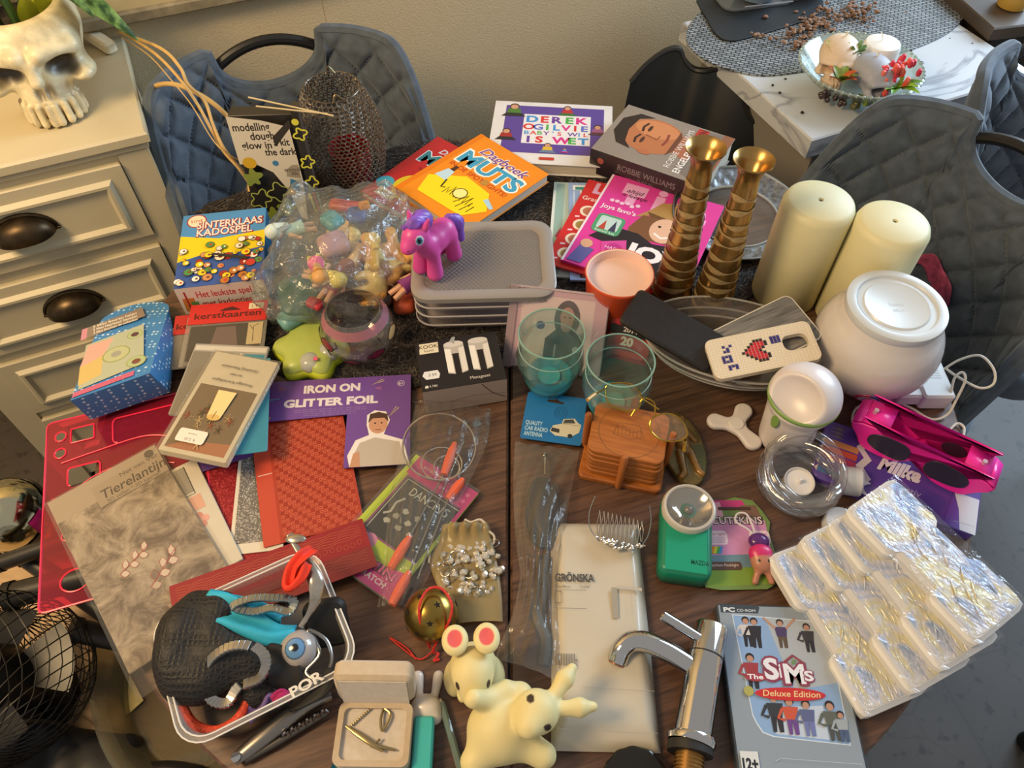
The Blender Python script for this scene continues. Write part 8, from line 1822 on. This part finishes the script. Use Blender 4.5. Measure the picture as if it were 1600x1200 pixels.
PL = spline([T(u, v, z)-o0 for u, v, z in ((690, 822, .012), (686, 845, .010), (672, 880, .006), (690, 930, .005), (715, 975, .004))], 5); PR = spline([T(u, v, z)-o0 for u, v, z in ((764, 820, .014), (768, 842, .010), (778, 885, .006), (784, 930, .005), (786, 972, .004))], 5)
def pof(u, v):
    i = min(len(PL)-1, int(v*(len(PL)-1)+.5)); p = PL[i].lerp(PR[i], u); e = math.sin(math.pi*u)
    return p+V((0, 0, (.012*max(0, 1-abs(v-.10)*6)*(1+.5*math.sin(u*28))+.006)*e**.5))
q = MB(); q.grid(pof, 36, 20); q.build('organza', film('#b5a070', .62, .3, 1.4), po, None, 180)
q = MB(); q.tube(spline([T(*p)-o0 for p in ((676, 845, .008), (668, 852, .006), (662, 842, .006), (674, 838, .010), (672, 862, .006), (670, 880, .006))], 5), .0013, 6); q.tube(spline([T(*p)-o0 for p in ((764, 830, .016), (772, 838, .012), (770, 850, .008), (758, 848, .010))], 5), .0016, 6); q.tube(spline([T(*p)-o0 for p in ((726, 812, .018), (736, 816, .018), (750, 812, .018), (760, 820, .016))], 5), .0018, 6); q.build('drawstring', mat('#c9bda8', .6), po)
nk = thing('crystal_necklace', 'heap of clear crystal beads on wire lying on the organza pouch', 'necklace', M.Translation(T(735, 890, .006))); o0 = T(735, 890, .006); st0 = None
for k in range(85):
    a = random.uniform(0, 6.28); r_ = math.sqrt(random.random()); p = T(735+52*r_*math.cos(a), 888+46*r_*math.sin(a), .009+.014*(1-r_)*random.random())-o0
    if st0 is None: q = MB(); q.lathe([(0, -.0042), (.0042, -.001), (.0045, .001), (.002, .0036), (0, .0036)], 8, cap=False); st0 = q.build('crystal_bead', mat('#e4ddd0', .05, .6), nk, M.Translation(p), 0); st0.scale = (1, 1, 1)
    else: c = st0.copy(); COL.objects.link(c); c.location = p; c.rotation_euler = (random.uniform(0, 3), random.uniform(0, 3), 0); c.scale = [random.uniform(.7, 1.35)]*3
for k in range(16):
    a = random.uniform(0, 6.28); p = T(735+46*random.uniform(-1, 1), 888+40*random.uniform(-1, 1), .016)-o0; q = MB(); q.tube([p+V((.006*math.cos(g), .006*math.sin(g), .003*math.sin(g+a))) for g in [2*math.pi*i/14 for i in range(14)]], .0005, 5, True); q.build('wire_loop', SIL, nk)
# ------------------------------------------------------------------ pink cloth on the chair
bpy.context.view_layer.update(); bk = [k for k in CH2.children if k.name.startswith('backrest')][0]; iv = bk.matrix_world.inverted()
def onchair(u, v):
    o_ = iv @ V((0, 0, CAMZ)); ok, hit, nr, _ = bk.ray_cast(o_, (iv.to_3x3() @ ray(u, v)).normalized())
    return bk.matrix_world @ (hit+nr*.012) if ok else P(u, v, .62)
c = spline([onchair(*p) for p in ((1424, 408), (1452, 403), (1472, 424), (1482, 456), (1470, 486))], 6); q = MB(); n = len(c)
q.grid(lambda u, v: c[min(n-1, int(v*(n-1)+.5))]+V((.006*(u-.5), -.012*(u-.5), .042*(u-.5)+.003*math.sin(u*9+v*6))), 8, n-1)
o = q.build('pink_hairband', mat('#b04a6a', .7, noise=.4, scale=70), None, None, 180); sm = o.modifiers.new('thickness', 'SOLIDIFY'); sm.thickness = .002; tag(o, 'mottled dark pink hairband lying in the quilted chair behind the globe', 'hairband')
# ------------------------------------------------------------------ origins at each thing's base
bpy.context.view_layer.update()
for o in list(SC.objects):
    if o.parent or o.type not in ('EMPTY', 'MESH') or o.get('kind') == 'structure' or o.matrix_world.translation.length > 1e-6: continue
    cs = [c.matrix_local @ V(k) for c in o.children for k in c.bound_box] if o.type == 'EMPTY' else [V(k) for k in o.bound_box]
    if not cs: continue
    c = V(((min(p.x for p in cs)+max(p.x for p in cs))/2, (min(p.y for p in cs)+max(p.y for p in cs))/2, min(p.z for p in cs)))
    if o.type == 'MESH': o.data.transform(M.Translation(-c))
    else:
        for ch in o.children: ch.matrix_local = M.Translation(-c) @ ch.matrix_local
    o.matrix_world = M.Translation(c)
